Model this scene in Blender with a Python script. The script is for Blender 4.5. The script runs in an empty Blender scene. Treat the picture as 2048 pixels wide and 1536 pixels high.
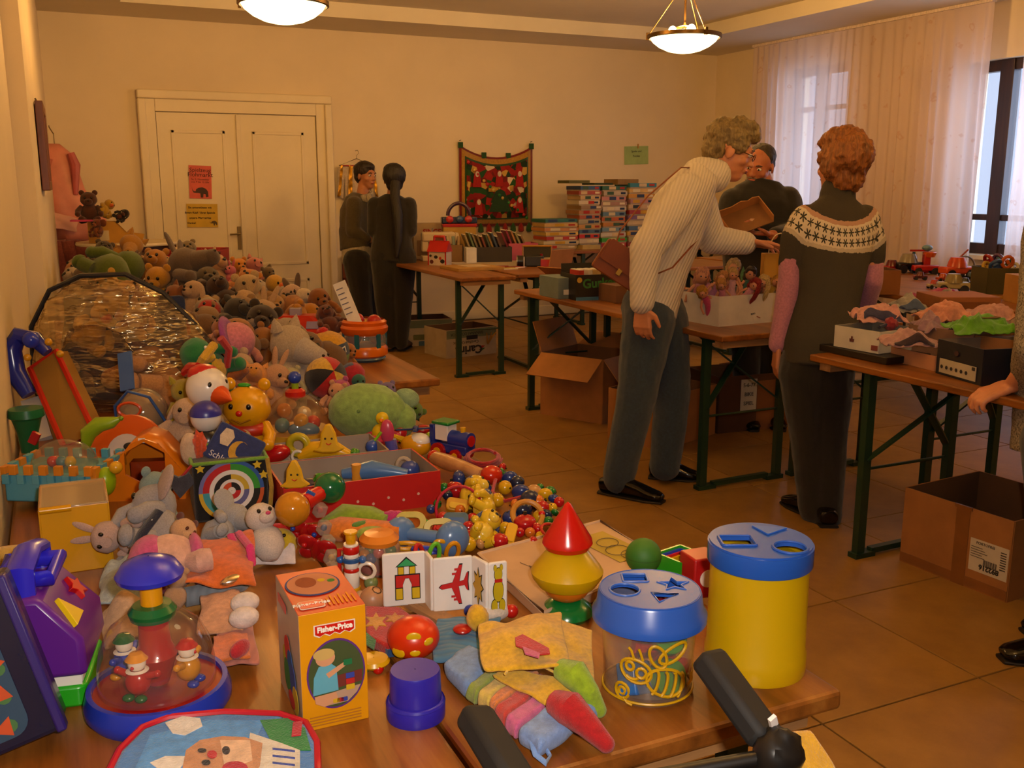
import bpy,math,random
from mathutils import Vector as V,Matrix,Euler,noise
from mathutils.geometry import tessellate_polygon
RND=random.Random(11)
SC=bpy.context.scene
COL=SC.collection
rad=math.radians
# ------------------------------------------------------------------ camera, world, light, exposure
FPX,HOR,YAW,CAMH=1950.0,368.0,25.0,1.44
PITCH=math.atan((768-HOR)/FPX)
cam_d=bpy.data.cameras.new('camera');cam_d.sensor_width=36.0;cam_d.lens=FPX/2048*36.0;cam_d.clip_start=0.05
cam=bpy.data.objects.new('camera',cam_d);COL.objects.link(cam)
cam.location=(0,0,CAMH);cam.rotation_euler=(math.pi/2-PITCH,0,-rad(YAW));SC.camera=cam
wd=bpy.data.worlds.new('daylight');SC.world=wd;wd.use_nodes=True
wd.node_tree.nodes['Background'].inputs[0].default_value=(0.84,0.90,1.0,1)
wd.node_tree.nodes['Background'].inputs[1].default_value=1.1
SC.view_settings.view_transform='Standard';SC.view_settings.look='None'
SC.view_settings.exposure=0.0;SC.view_settings.gamma=1.0;SC.view_settings.use_curve_mapping=False
LAMP_COL=(1.0,0.53,0.15)
def light(name,kind,loc,energy,color,**k):
    d=bpy.data.lights.new(name,kind);d.energy=energy;d.color=color
    for a,b in k.items():
        if a != 'rot':setattr(d,a,b)
    o=bpy.data.objects.new(name,d);COL.objects.link(o);o.location=loc
    if 'rot' in k:o.rotation_euler=k['rot']
    return o
light('camera_flash','SPOT',(0.055,-0.03,1.50),62,(1.0,0.88,0.76),shadow_soft_size=0.02,spot_size=rad(100),spot_blend=0.6,
      rot=(math.pi/2-PITCH-rad(3),0,-rad(YAW)))
light('window_daylight','AREA',(7.62,8.05,1.75),40,(0.72,0.84,1.0),shape='RECTANGLE',size=1.8,size_y=1.2,rot=(0,-math.pi/2,math.pi))
light('window_daylight','AREA',(7.62,5.3,1.65),60,(0.72,0.84,1.0),shape='RECTANGLE',size=1.8,size_y=1.8,rot=(0,-math.pi/2,math.pi))
# ------------------------------------------------------------------ pixel helpers (photograph is 2048 x 1536)
_y=rad(YAW);_F=V((math.sin(_y)*math.cos(PITCH),math.cos(_y)*math.cos(PITCH),-math.sin(PITCH)))
_R=V((math.cos(_y),-math.sin(_y),0));_U=_R.cross(_F)
def ray(px,py):return _F+_R*((px-1024)/FPX)-_U*((py-768)/FPX)
def at(px,py,z):r=ray(px,py);return V((0,0,CAMH))+r*((z-CAMH)/r.z)
def atd(px,py,d):return V((0,0,CAMH))+ray(px,py)*d
def aty(px,py,y):r=ray(px,py);return V((0,0,CAMH))+r*(y/r.y)
def mpp(p):return(V(p)-V((0,0,CAMH))).dot(_F)/FPX
FACE=-rad(25)
# ------------------------------------------------------------------ materials
_MC={}
def lin(h):
    if not isinstance(h,str):return h
    c=[int(h[i:i+2],16)/255 for i in(0,2,4)]
    return tuple(x/12.92 if x<=.04045 else((x+.055)/1.055)**2.4 for x in c)
def _new(n):
    m=bpy.data.materials.new(n);m.use_nodes=True;nt=m.node_tree
    return m,nt,nt.nodes['Principled BSDF']
def _coord(nt,scale=1):
    tc=nt.nodes.new('ShaderNodeTexCoord');return tc.outputs['Object']
def _noise(nt,co,scale,detail=3,rough=.55):
    n=nt.nodes.new('ShaderNodeTexNoise');n.inputs['Scale'].default_value=scale;n.inputs['Detail'].default_value=detail
    n.inputs['Roughness'].default_value=rough;nt.links.new(co,n.inputs['Vector']);return n.outputs['Fac']
def _ramp(nt,fac,stops):
    r=nt.nodes.new('ShaderNodeValToRGB');e=r.color_ramp.elements
    while len(e)<len(stops):e.new(.5)
    for i,(p,c)in enumerate(stops):e[i].position=p;e[i].color=(*lin(c),1)
    nt.links.new(fac,r.inputs[0]);return r.outputs[0]
def _bump(nt,b,h,strength,dist=.01):
    n=nt.nodes.new('ShaderNodeBump');n.inputs['Strength'].default_value=strength;n.inputs['Distance'].default_value=dist
    nt.links.new(h,n.inputs['Height']);nt.links.new(n.outputs[0],b.inputs['Normal'])
def _vary(c,k):return tuple(min(1,x*k)for x in c)
def mat(kind,hx,rough=None,sc=None):
    key=(kind,hx,rough,sc)
    if key in _MC:return _MC[key]
    m,nt,b=_new(kind+'_'+str(hx)[:6]);c=lin(hx);P=b.inputs
    P['Base Color'].default_value=(*c,1)
    if kind=='plastic':
        P['Roughness'].default_value=.27 if rough is None else rough
    elif kind=='fabric':
        P['Roughness'].default_value=.95;co=_coord(nt);s=sc or 60
        f=_noise(nt,co,s,4);nt.links.new(_ramp(nt,f,[(.3,_vary(c,.78)),(.7,_vary(c,1.15))]),P['Base Color'])
        _bump(nt,b,_noise(nt,co,s*6,2),.45,.004);P['Sheen Weight'].default_value=.25;P['Sheen Roughness'].default_value=.5
    elif kind=='card':
        P['Roughness'].default_value=.8 if rough is None else rough;co=_coord(nt)
        f=_noise(nt,co,sc or 9,5);nt.links.new(_ramp(nt,f,[(.3,_vary(c,.86)),(.7,_vary(c,1.08))]),P['Base Color'])
    elif kind=='paint':
        P['Roughness'].default_value=.7 if rough is None else rough;co=_coord(nt)
        f=_noise(nt,co,sc or 1.4,6,.6);nt.links.new(_ramp(nt,f,[(.3,_vary(c,.94)),(.7,_vary(c,1.03))]),P['Base Color'])
        _bump(nt,b,_noise(nt,co,120,3),.12,.003)
    elif kind=='metal':
        P['Metallic'].default_value=1;P['Roughness'].default_value=.35 if rough is None else rough
    elif kind=='skin':
        P['Roughness'].default_value=.5;P['Subsurface Weight'].default_value=.06;P['Subsurface Radius'].default_value=(.01,.004,.002)
        co=_coord(nt);f=_noise(nt,co,14,3);nt.links.new(_ramp(nt,f,[(.3,_vary(c,.88)),(.7,_vary(c,1.08))]),P['Base Color'])
    elif kind=='hair':
        P['Roughness'].default_value=.55;co=_coord(nt);mp=nt.nodes.new('ShaderNodeMapping');mp.inputs['Scale'].default_value=(60,60,9)
        nt.links.new(co,mp.inputs[0]);f=_noise(nt,mp.outputs[0],1.0,4,.65)
        nt.links.new(_ramp(nt,f,[(.3,_vary(c,.42)),(.52,c),(.72,_vary(c,1.55))]),P['Base Color']);_bump(nt,b,f,.9,.01)
    elif kind=='light':
        P['Emission Color'].default_value=(*c,1);P['Emission Strength'].default_value=rough or 4
    _MC[key]=m;return m
def PL(h,r=None):return mat('plastic',h,r)
def FB(h,s=None):return mat('fabric',h,None,s)
def CD(h,r=None):return mat('card',h,r)
def MT(h,r=None):return mat('metal',h,r)
def clear(hx='ffffff',a=.86,rough=.06,key='clear'):
    k=(key,hx,a,rough)
    if k in _MC:return _MC[k]
    m,nt,b=_new('clear_plastic');nt.nodes.remove(b);o=nt.nodes['Material Output']
    t=nt.nodes.new('ShaderNodeBsdfTransparent');t.inputs[0].default_value=(*lin(hx),1)
    g=nt.nodes.new('ShaderNodeBsdfGlossy');g.inputs['Roughness'].default_value=rough
    d=nt.nodes.new('ShaderNodeBsdfDiffuse');d.inputs[0].default_value=(*lin(hx),1)
    mx=nt.nodes.new('ShaderNodeMixShader');mx.inputs[0].default_value=1-a
    nt.links.new(t.outputs[0],mx.inputs[1]);nt.links.new(d.outputs[0],mx.inputs[2])
    lw=nt.nodes.new('ShaderNodeLayerWeight');lw.inputs[0].default_value=.5;pw=nt.nodes.new('ShaderNodeMath');pw.operation='POWER';nt.links.new(lw.outputs['Facing'],pw.inputs[0]);pw.inputs[1].default_value=3.5
    fr=nt.nodes.new('ShaderNodeMath');fr.operation='MULTIPLY_ADD';nt.links.new(pw.outputs[0],fr.inputs[0]);fr.inputs[1].default_value=.42;fr.inputs[2].default_value=.045
    m2=nt.nodes.new('ShaderNodeMixShader');nt.links.new(fr.outputs[0],m2.inputs[0]);nt.links.new(mx.outputs[0],m2.inputs[1]);nt.links.new(g.outputs[0],m2.inputs[2])
    nt.links.new(m2.outputs[0],o.inputs[0]);_MC[k]=m;return m
def wood(c0,c1,c2,axis='Y',rough=.32,key='wood',sc=1.0):
    k=(key,c0,c1,axis,rough,sc)
    if k in _MC:return _MC[k]
    m,nt,b=_new('wood_grain');co=_coord(nt);mp=nt.nodes.new('ShaderNodeMapping');s=[9*sc,9*sc,9*sc];s['XYZ'.index(axis)]=.7*sc
    mp.inputs['Scale'].default_value=s;nt.links.new(co,mp.inputs[0])
    f=_noise(nt,mp.outputs[0],2.2,7,.62);col=_ramp(nt,f,[(.28,c0),(.5,c1),(.72,c2)])
    nt.links.new(col,b.inputs['Base Color']);b.inputs['Roughness'].default_value=rough
    _bump(nt,b,_noise(nt,mp.outputs[0],9,4),.12,.002);_MC[k]=m;return m
TABLEWOOD=wood('5e3310','8a511c','a46c2e','Y',.34)
TABLEWOODX=wood('5e3310','8a511c','a46c2e','X',.34)
EDGEWOOD=wood('6f4a2c','a37646','c39a66','X',.7,'edge')
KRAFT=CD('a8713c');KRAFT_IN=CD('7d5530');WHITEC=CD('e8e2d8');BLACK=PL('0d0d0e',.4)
# ------------------------------------------------------------------ mesh kit
def XF(loc=(0,0,0),rot=(0,0,0),sc=(1,1,1)):
    if isinstance(sc,(int,float)):sc=(sc,)*3
    return Matrix.LocRotScale(V(loc),Euler(rot),V(sc))
class MB:
    def __init__(s):s.v=[];s.f=[];s.mi=[];s.cur=0
    def add(s,vs,fs,M=None):
        n=len(s.v)
        s.v+=[tuple(M@V(p))for p in vs]if M is not None else[tuple(p)for p in vs]
        s.f+=[tuple(i+n for i in f)for f in fs];s.mi+=[s.cur]*len(fs);return s
    def use(s,i):s.cur=i;return s
    def box(s,c,d,rot=(0,0,0),M=None):
        x,y,z=(d[0]/2,d[1]/2,d[2]/2)
        vs=[(-x,-y,-z),(x,-y,-z),(x,y,-z),(-x,y,-z),(-x,-y,z),(x,-y,z),(x,y,z),(-x,y,z)]
        X=XF(c,rot);X=M@X if M is not None else X
        return s.add(vs,[(3,2,1,0),(4,5,6,7),(0,1,5,4),(1,2,6,5),(2,3,7,6),(3,0,4,7)],X)
    def sph(s,c,r,rot=(0,0,0),seg=16,ring=10,nz=0,M=None,lo=0.0,hi=1.0):
        if isinstance(r,(int,float)):r=(r,)*3
        vs=[];fs=[]
        for j in range(ring+1):
            t=math.pi*(lo+(hi-lo)*j/ring)
            for i in range(seg):
                a=2*math.pi*i/seg;p=V((math.sin(t)*math.cos(a),math.sin(t)*math.sin(a),math.cos(t)))
                if nz:p *= 1+nz*noise.noise(p*2.3+V(c)*37)
                vs.append((p.x*r[0],p.y*r[1],p.z*r[2]))
        for j in range(ring):
            for i in range(seg):
                k=(i+1)%seg;fs.append((j*seg+i,(j+1)*seg+i,(j+1)*seg+k,j*seg+k))
        X=XF(c,rot);X=M@X if M is not None else X
        return s.add(vs,fs,X)
    def lathe(s,prof,c=(0,0,0),rot=(0,0,0),seg=28,M=None):
        vs=[];fs=[]
        for(r,z)in prof:
            for i in range(seg):
                a=2*math.pi*i/seg;vs.append((max(r,1e-5)*math.cos(a),max(r,1e-5)*math.sin(a),z))
        for j in range(len(prof)-1):
            for i in range(seg):
                k=(i+1)%seg;fs.append((j*seg+i,j*seg+k,(j+1)*seg+k,(j+1)*seg+i))
        X=XF(c,rot);X=M@X if M is not None else X
        return s.add(vs,fs,X)
    def tube(s,pts,r,seg=8,closed=False,M=None,flat=1.0):
        pts=[V(p)for p in pts];n=len(pts);vs=[];fs=[];up=V((0,0,1));prev=None
        for j in range(n):
            if closed:t=pts[(j+1)%n]-pts[j-1]
            else:t=pts[min(j+1,n-1)]-pts[max(j-1,0)]
            t.normalize()
            if prev is None:
                a=up if abs(t.dot(up))<.9 else V((1,0,0));u=t.cross(a).normalized()
            else:u=(prev-t*prev.dot(t)).normalized()
            prev=u;w=t.cross(u);rr=r[j]if isinstance(r,(list,tuple))else r
            for i in range(seg):
                a=2*math.pi*i/seg;vs.append(pts[j]+u*(rr*math.cos(a))+w*(rr*flat*math.sin(a)))
        m=n if closed else n-1
        for j in range(m):
            for i in range(seg):
                k=(i+1)%seg;q=((j+1)%n)*seg;fs.append((j*seg+i,j*seg+k,q+k,q+i))
        if not closed:fs+=[tuple(range(seg-1,-1,-1)),tuple(range((n-1)*seg,n*seg))]
        return s.add(vs,fs,M)
    def rod(s,p0,p1,r0,r1=None,seg=10,M=None):return s.tube([p0,p1],[r0,r0 if r1 is None else r1],seg,False,M)
    def bar(s,p0,p1,w,h,M=None,up=(0,0,1)):
        p0,p1=V(p0),V(p1);t=(p1-p0).normalized();u=V(up)
        if abs(t.dot(u))>.95:u=V((0,1,0))
        a=t.cross(u).normalized()*w/2;b=a.cross(t).normalized()*h/2;vs=[]
        for p in(p0,p1):vs+=[p-a-b,p+a-b,p+a+b,p-a+b]
        return s.add(vs,[(0,1,2,3),(7,6,5,4),(0,4,5,1),(1,5,6,2),(2,6,7,3),(3,7,4,0)],M)
    def poly(s,pts,t,M=None,holes=()):
        loops=[[V((p[0],p[1],0))for p in L]for L in(pts,*holes)];flat=[p for L in loops for p in L];n=len(flat)
        vs=[(p.x,p.y,0)for p in flat]+[(p.x,p.y,t)for p in flat];fs=[]
        if holes:
            for tri in tessellate_polygon(loops):fs+=[tuple(tri),tuple(i+n for i in reversed(tri))]
        else:fs+=[tuple(range(n-1,-1,-1)),tuple(range(n,2*n))]
        o=0
        for L in loops:
            m=len(L)
            for i in range(m):k=(i+1)%m;fs.append((o+i,o+k,n+o+k,n+o+i))
            o+=m
        return s.add(vs,fs,M)
    def obj(s,name,mats,parent=None,bev=0,sub=0,smooth=True,ang=38,sol=0):
        me=bpy.data.meshes.new(name);me.from_pydata(s.v,[],s.f)
        for m in(mats if isinstance(mats,(list,tuple))else[mats]):me.materials.append(m)
        if isinstance(mats,(list,tuple)):me.polygons.foreach_set('material_index',s.mi)
        me.update()
        if smooth:
            me.polygons.foreach_set('use_smooth',[True]*len(me.polygons));me.set_sharp_from_angle(angle=rad(ang))
        o=bpy.data.objects.new(name,me);COL.objects.link(o)
        if parent is not None:o.parent=parent
        if sol:md=o.modifiers.new('thick','SOLIDIFY');md.thickness=sol;md.offset=-1
        if bev:md=o.modifiers.new('bevel','BEVEL');md.width=bev;md.segments=2;md.limit_method='ANGLE';md.angle_limit=rad(50);md.harden_normals=False
        if sub:md=o.modifiers.new('sub','SUBSURF');md.levels=sub;md.render_levels=sub
        return o
def tag(o,label=None,cat=None,group=None,kind=None):
    if label:o['label']=label
    if cat:o['category']=cat
    if group:o['group']=group
    if kind:o['kind']=kind
    return o
def T(name,label,cat,loc=(0,0,0),rz=0,group=None,rot=None,sc=1.0):
    o=bpy.data.objects.new(name,None);o.empty_display_size=.05;COL.objects.link(o);o.location=loc
    o.rotation_euler=rot if rot is not None else(0,0,rz);o.scale=(sc,)*3 if isinstance(sc,(int,float))else sc
    return tag(o,label,cat,group)
def S(name,mb,m,parent=None,**k):
    o=mb.obj(name,m,parent,**k)
    if parent is None:o['kind']='structure'
    return o
def copy_tree(root,loc=None,rz=None,label=None):
    r=root.copy();COL.objects.link(r)
    if loc is not None:r.location=loc
    if rz is not None:r.rotation_euler=(0,0,rz)
    if label:r['label']=label
    for ch in root.children:
        c=ch.copy();COL.objects.link(c);c.parent=r
        for g in ch.children:
            d=g.copy();COL.objects.link(d);d.parent=c
    return r
def circ(r,n=24,cx=0,cy=0,ry=None,a0=0):return[(cx+r*math.cos(a0+2*math.pi*i/n),cy+(ry or r)*math.sin(a0+2*math.pi*i/n))for i in range(n)]
def star(r0,r1,n=5,cx=0,cy=0,a0=math.pi/2):return[(cx+(r0 if i%2==0 else r1)*math.cos(a0+math.pi*i/n),cy+(r0 if i%2==0 else r1)*math.sin(a0+math.pi*i/n))for i in range(2*n)]
def rrect(w,h,r,n=5,cx=0,cy=0):
    o=[]
    for(sx,sy,a)in((1,1,0),(-1,1,90),(-1,-1,180),(1,-1,270)):
        for i in range(n+1):
            t=rad(a+90*i/n);o.append((cx+sx*(w/2-r)+r*math.cos(t),cy+sy*(h/2-r)+r*math.sin(t)))
    return o
def text(body,size,m,parent,M,name='lettering',ext=.0006,bold=0.0,align='CENTER',sx=1.0):
    cu=bpy.data.curves.new('t','FONT');cu.body=body;cu.size=size;cu.align_x=align;cu.align_y='CENTER';cu.extrude=ext;cu.offset=bold;cu.resolution_u=3
    t=bpy.data.objects.new('t',cu);COL.objects.link(t);bpy.context.view_layer.update()
    me=bpy.data.meshes.new_from_object(t);bpy.data.objects.remove(t);bpy.data.curves.remove(cu)
    me.materials.clear();me.materials.append(m);me.transform(M@Matrix.Diagonal((sx,1,1,1)))
    o=bpy.data.objects.new(name,me);COL.objects.link(o);o.parent=parent;return o
def FR(o,ux,uy):
    ux=V(ux).normalized();uy=V(uy).normalized();n=ux.cross(uy)
    return Matrix(((ux.x,uy.x,n.x,o[0]),(ux.y,uy.y,n.y,o[1]),(ux.z,uy.z,n.z,o[2]),(0,0,0,1)))
def FRONT(o):return FR(o,(1,0,0),(0,0,1))
def decal(parent,M,pts,m,name='print',lift=.0008,t=.0005):return MB().poly(pts,t,M@XF((0,0,lift))).obj(name,m,parent,smooth=False)
def patch(name,c,m,parent=None,nu=14,nv=14,amp=.008,fr=14,seed=0,sol=.003,sub=1,sag=0.0):
    c=[V(p)for p in c];mb=MB();vs=[];fs=[]
    for j in range(nv+1):
        for i in range(nu+1):
            u,v=i/nu,j/nv;p=(c[0]*(1-u)+c[1]*u)*(1-v)+(c[3]*(1-u)+c[2]*u)*v
            q=noise.noise_vector(V((p.x*fr+seed,p.y*fr,p.z*fr+seed*3)))
            e=1+.4*math.sin(seed+9*u)
            vs.append(p+V((q.x*amp*.7,q.y*amp*.7,abs(q.z)*amp*e*1.6+sag*math.sin(math.pi*u)*math.sin(math.pi*v))))
    for j in range(nv):
        for i in range(nu):a=j*(nu+1)+i;fs.append((a,a+1,a+nu+2,a+nu+1))
    mb.add(vs,fs);return mb.obj(name,m,parent,sub=sub,sol=sol,ang=80)
cy=SC.cycles;cy.max_bounces=6;cy.diffuse_bounces=3;cy.glossy_bounces=2;cy.transmission_bounces=4;cy.transparent_max_bounces=10
cy.caustics_reflective=False;cy.caustics_refractive=False;cy.sample_clamp_indirect=4.0
# ------------------------------------------------------------------ the room
WALL=mat('paint','e6d3b0');CEIL=mat('paint','e2d6bc');TRIM=mat('paint','e8d8b4',.45,3.0)
YB,XR,ZS,ZC=9.75,7.18,2.90,3.03
_tile,_nt,_b=_new('floor_tile');_co=_coord(_nt)
_nt.links.new(_ramp(_nt,_noise(_nt,_co,5,6,.65),[(.3,'835e2c'),(.55,'966e34'),(.75,'a3793d')]),_b.inputs['Base Color']);_b.inputs['Roughness'].default_value=.42
floor=S('floor',MB().box((3.5,3.3,-.03),(8.4,13.4,.05)),mat('paint','4a3520',.9))
_tm=MB().box((0,0,0),(.594,.594,.02)).obj('tile',_tile,floor,bev=.002,smooth=False);_tm.location=(2.385+.3,2.43+.3,-.008)
for i in range(-5,8):
    for j in range(-8,12):
        if(i,j)==(0,0):continue
        x,y=2.685+.6*i,2.73+.6*j
        d=V((x,y,0))-cam.location;zz=d.dot(_F)
        if zz<.6:continue
        px,py=1024+FPX*d.dot(_R)/zz,768-FPX*d.dot(_U)/zz
        if not(-700<px<2700 and py<2400):continue
        t=_tm.copy();COL.objects.link(t);t.location=(x,y,-.008-.0006*RND.random());t.parent=floor
w=MB().box((XR/2-.1,YB+.1,1.5),(XR+.6,.2,3.2));wall_back=S('wall_back',w,WALL,smooth=False)
w=MB()
def quadwall(mb,a,b,th,z0=0,z1=3.1):
    a,b=V((*a,0)),V((*b,0));n=(b-a).cross(V((0,0,1))).normalized()*th
    vs=[(p.x,p.y,z)for z in(z0,z1)for p in(a,b,b+n,a+n)]
    mb.add(vs,[(3,2,1,0),(4,5,6,7),(0,1,5,4),(1,2,6,5),(2,3,7,6),(3,0,4,7)])
quadwall(w,(.04,YB+.05),(-.052,5.0),.3);S('wall_left',w,WALL,smooth=False)
w=MB();quadwall(w,(-.125,5.02),(-.17,-3.2),.3);S('wall_left_near',w,WALL,smooth=False)
S('wall_front',MB().box((3.4,-3.2,1.5),(8,.2,3.2)),WALL,smooth=False)
W1=(7.62,8.5,.85,2.62);W2=(4.35,6.25,.85,2.45)
w=MB()
for(y0,y1,z0,z1)in((W1[1],YB+.1,0,3.1),(W2[1],W1[0],0,3.1),(-3.2,W2[0],0,3.1),(W1[0],W1[1],0,W1[2]),(W1[0],W1[1],W1[3],3.1),(W2[0],W2[1],0,W2[2]),(W2[0],W2[1],W2[3],3.1)):
    w.box((XR+.15,(y0+y1)/2,(z0+z1)/2),(.3,y1-y0,z1-z0))
S('wall_right',w,WALL,smooth=False)
DARKWOOD=wood('1c0d07','2e160b','3d2011','Z',.4,'dark')
def window(name,W,posts,rails,m):
    y0,y1,z0,z1=W;root=bpy.data.objects.new(name,None);COL.objects.link(root);root['kind']='structure';f=.09
    for(a,b,c,d,n)in((y0,y0+f,z0,z1,'jamb'),(y1-f,y1,z0,z1,'jamb'),(y0,y1,z1-f,z1,'head_rail'),(y0,y1,z0,z0+f,'bottom_rail')):
        MB().box((XR+.12,(a+b)/2,(c+d)/2),(.08,b-a,d-c)).obj(n,m,root,bev=.004,smooth=False)
    for p in posts:MB().box((XR+.11,p,(z0+z1)/2),(.09,.13,z1-z0)).obj('mullion',m,root,bev=.004,smooth=False)
    for p in rails:MB().box((XR+.115,(y0+y1)/2,p),(.07,y1-y0,.05)).obj('glazing_bar',m,root,bev=.003,smooth=False)
    ys=sorted([y0+f,*posts,y1-f])
    for a,b in zip(ys,ys[1:]):MB().box((XR+.12,(a+b)/2,(z0+z1)/2),(.006,b-a-.02,z1-z0-.1)).obj('pane',clear('eef4ff',.96,.02,'glass'),root,smooth=False)
    MB().box((XR-.02,(y0+y1)/2,z0-.02),(.12,y1-y0+.1,.04)).obj('window_sill',TRIM,root,bev=.004,smooth=False)
    return root
window('window_1',W1,(8.08,),(2.2,),DARKWOOD)
window('window_2',W2,(5.88,),(1.16,),DARKWOOD)
S('ceiling',MB().box((3.5,3.3,ZC+.06),(8.6,13.4,.12)),CEIL,smooth=False)
S('trim_1',MB().box((3.5,(9.0+YB)/2+.03,(ZS+ZC)/2+.001),(7.6,YB-9.0+.06,ZC-ZS+.002)),CEIL,smooth=False)
S('trim_2',MB().box(((6.2+XR)/2+.05,3.0,(ZS+ZC)/2+.001),(XR-6.2+.1,12.0,ZC-ZS+.002)),CEIL,smooth=False)
S('trim_3',MB().box((.23,3.0,(ZS+ZC)/2+.001),(.86,12.0,ZC-ZS+.002)),CEIL,smooth=False)
S('trim_4',MB().box((-.02,4.0,2.74),(.2,.22,.34)),DARKWOOD,bev=.005,smooth=False)
S('baseboard_back',MB().box((4.95,YB-.008,.05),(4.6,.016,.10)),TRIM,bev=.003,smooth=False)
D0,D1,DM,DT=.94,2.42,1.675,2.09
door=bpy.data.objects.new('door_1',None);COL.objects.link(door);door['kind']='structure'
for(x0,x1,z0,z1,n,dy)in((D0-.115,D0+.0,0,DT+.145,'casing',.05),(D1,D1+.125,0,DT+.145,'casing',.05),(D0,D1,DT,DT+.145,'casing',.05)):
    MB().box(((x0+x1)/2,YB-dy/2,(z0+z1)/2),(x1-x0,dy,z1-z0)).obj(n,TRIM,door,bev=.006,smooth=False)
for(x0,x1,z0,z1)in((D0-.15,D0-.08,0,DT+.109),(D1+.085,D1+.155,0,DT+.109),(D0-.15,D1+.155,DT+.11,DT+.19)):
    MB().box(((x0+x1)/2,YB-.04,(z0+z1)/2),(x1-x0,.08,z1-z0)).obj('casing_moulding',TRIM,door,bev=.012,smooth=False)
for(x0,x1)in((D0+.005,DM-.004),(DM+.004,D1-.005)):
    leaf=MB().box(((x0+x1)/2,YB-.015,DT/2),(x1-x0,.03,DT-.01)).obj('door_leaf',TRIM,door,bev=.003,smooth=False)
    for(z0,z1)in((.12,.52),(.66,DT-.16)):
        a,b=x0+.12,x1-.12
        for(p,q,r_,s_)in((a,b,z1-.03,z1),(a,b,z0,z0+.03),(a,a+.03,z0,z1),(b-.03,b,z0,z1)):
            MB().box(((p+q)/2,YB-.034,(r_+s_)/2),(q-p,.014,s_-r_)).obj('panel_moulding',TRIM,leaf,bev=.005,smooth=False)
        MB().box(((a+b)/2,YB-.031,(z0+z1)/2),(b-a-.06,.004,z1-z0-.06)).obj('panel',TRIM,leaf,smooth=False)
MB().box((DM,YB-.04,DT/2),(.045,.02,DT-.02)).obj('meeting_strip',TRIM,door,bev=.006,smooth=False)
BRASS=MT('7a6a4c',.4)
MB().box((DM-.045,YB-.036,.93),(.035,.012,.22)).obj('handle_plate',BRASS,door,bev=.003,smooth=False)
MB().tube([(DM-.045,YB-.04,.97),(DM-.045,YB-.085,.97),(DM-.14,YB-.09,.968)],.009).obj('door_handle',BRASS,door)
def sheer():
    m,nt,b=_new('sheer_voile');nt.nodes.remove(b);o=nt.nodes['Material Output'];co=_coord(nt)
    col=_ramp(nt,_noise(nt,co,9,2,.5),[(.64,'f0dcd2'),(.70,'e6c4b2'),(.74,'f0dcd2')])
    t=nt.nodes.new('ShaderNodeBsdfTransparent');tr=nt.nodes.new('ShaderNodeBsdfTranslucent');d=nt.nodes.new('ShaderNodeBsdfDiffuse')
    nt.links.new(col,tr.inputs[0]);nt.links.new(col,d.inputs[0])
    a=nt.nodes.new('ShaderNodeMixShader');a.inputs[0].default_value=.4;nt.links.new(d.outputs[0],a.inputs[1]);nt.links.new(tr.outputs[0],a.inputs[2])
    w_=nt.nodes.new('ShaderNodeMixShader');w_.inputs[0].default_value=.8;nt.links.new(t.outputs[0],w_.inputs[1]);nt.links.new(a.outputs[0],w_.inputs[2])
    nt.links.new(w_.outputs[0],o.inputs[0]);return m
SHEER=sheer()
def curtain(y0,y1,x,label,n=260,seed=1):
    mb=MB();vs=[];fs=[];zs=[.06,.8,1.6,2.4,2.80,2.885]
    for j,z in enumerate(zs):
        for i in range(n+1):
            y=y0+(y1-y0)*i/n;k=.25+.75*(z<2.7)*(1.0-.2*(z>2.3));ph=3.1*noise.noise(V((y*2.1,seed,z*.12)))
            vs.append((x+k*(.022*math.sin(y*52+ph*3)+.018*math.sin(y*23+ph*4+seed))+.01*(2.9-z)*noise.noise(V((y,z,seed))),y,z))
    for j in range(len(zs)-1):
        for i in range(n):a=j*(n+1)+i;fs.append((a,a+1,a+n+2,a+n+1))
    c=T('sheer_curtain',label,'curtain',(0,0,0));mb.add(vs,fs).obj('voile',SHEER,c,ang=180)
    MB().box((x,(y0+y1)/2,2.886),(.05,abs(y1-y0),.026)).obj('heading_tape',FB('e6d2c4'),c,smooth=False)
curtain(5.86,8.86,7.0,'long pale voile curtain with faint red sprigs hanging behind the women')
curtain(3.9,5.58,7.02,'narrow white voile curtain at the right edge of the photo',130,4)
BRONZE=MT('6b5230',.35)
GLASSB=mat('light','ffe2a0',5.5)
def bowl_lamp(x,y,label,z=2.47,r=.255,lit=True):
    t=T('bowl_ceiling_lamp',label,'ceiling lamp',(x,y,z),group='bowl lamps under the ceiling')
    prof=[(.001,-.115),(.06,-.112),(.12,-.098),(.18,-.070),(.225,-.035),(r-.008,0),(r-.016,0),(.215,-.035),(.17,-.066),(.11,-.090),(.001,-.106)]
    MB().lathe(prof,seg=40).obj('glass_bowl',GLASSB,t)
    MB().lathe([(r-.004,-.016),(r+.008,-.012),(r+.008,.012),(r-.004,.014),(r-.004,-.016)],seg=40).obj('rim',BRONZE,t)
    h=ZC-z
    for k in range(3):
        a=2.1*k+.5;c_,s_=math.cos(a),math.sin(a)
        MB().rod((c_*r,s_*r,.01),(c_*.02,s_*.02,h*.62),.0035).obj('stay_rod',BRONZE,t)
        MB().box((c_*(r+.006),s_*(r+.006),.004),(.02,.02,.05),(0,0,a)).obj('clip',BRONZE,t,smooth=False)
        MB().sph((c_*.085,s_*.085,.03),(.032,.032,.042)).obj('bulb',mat('light','ffe9b8',28),t)
        MB().rod((0,0,.07),(c_*.085,s_*.085,.05),.008).obj('bulb_arm',BRONZE,t)
    MB().rod((0,0,0),(0,0,h-.01),.008).obj('stem',BRONZE,t)
    MB().lathe([(.001,h-.03),(.06,h-.028),(.065,h),(.001,h)],seg=28).obj('ceiling_rose',BRONZE,t)
    if lit:
        l=light('lamp_light','POINT',(0,0,.10),112,LAMP_COL,shadow_soft_size=.07);l.parent=t
    return t
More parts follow.
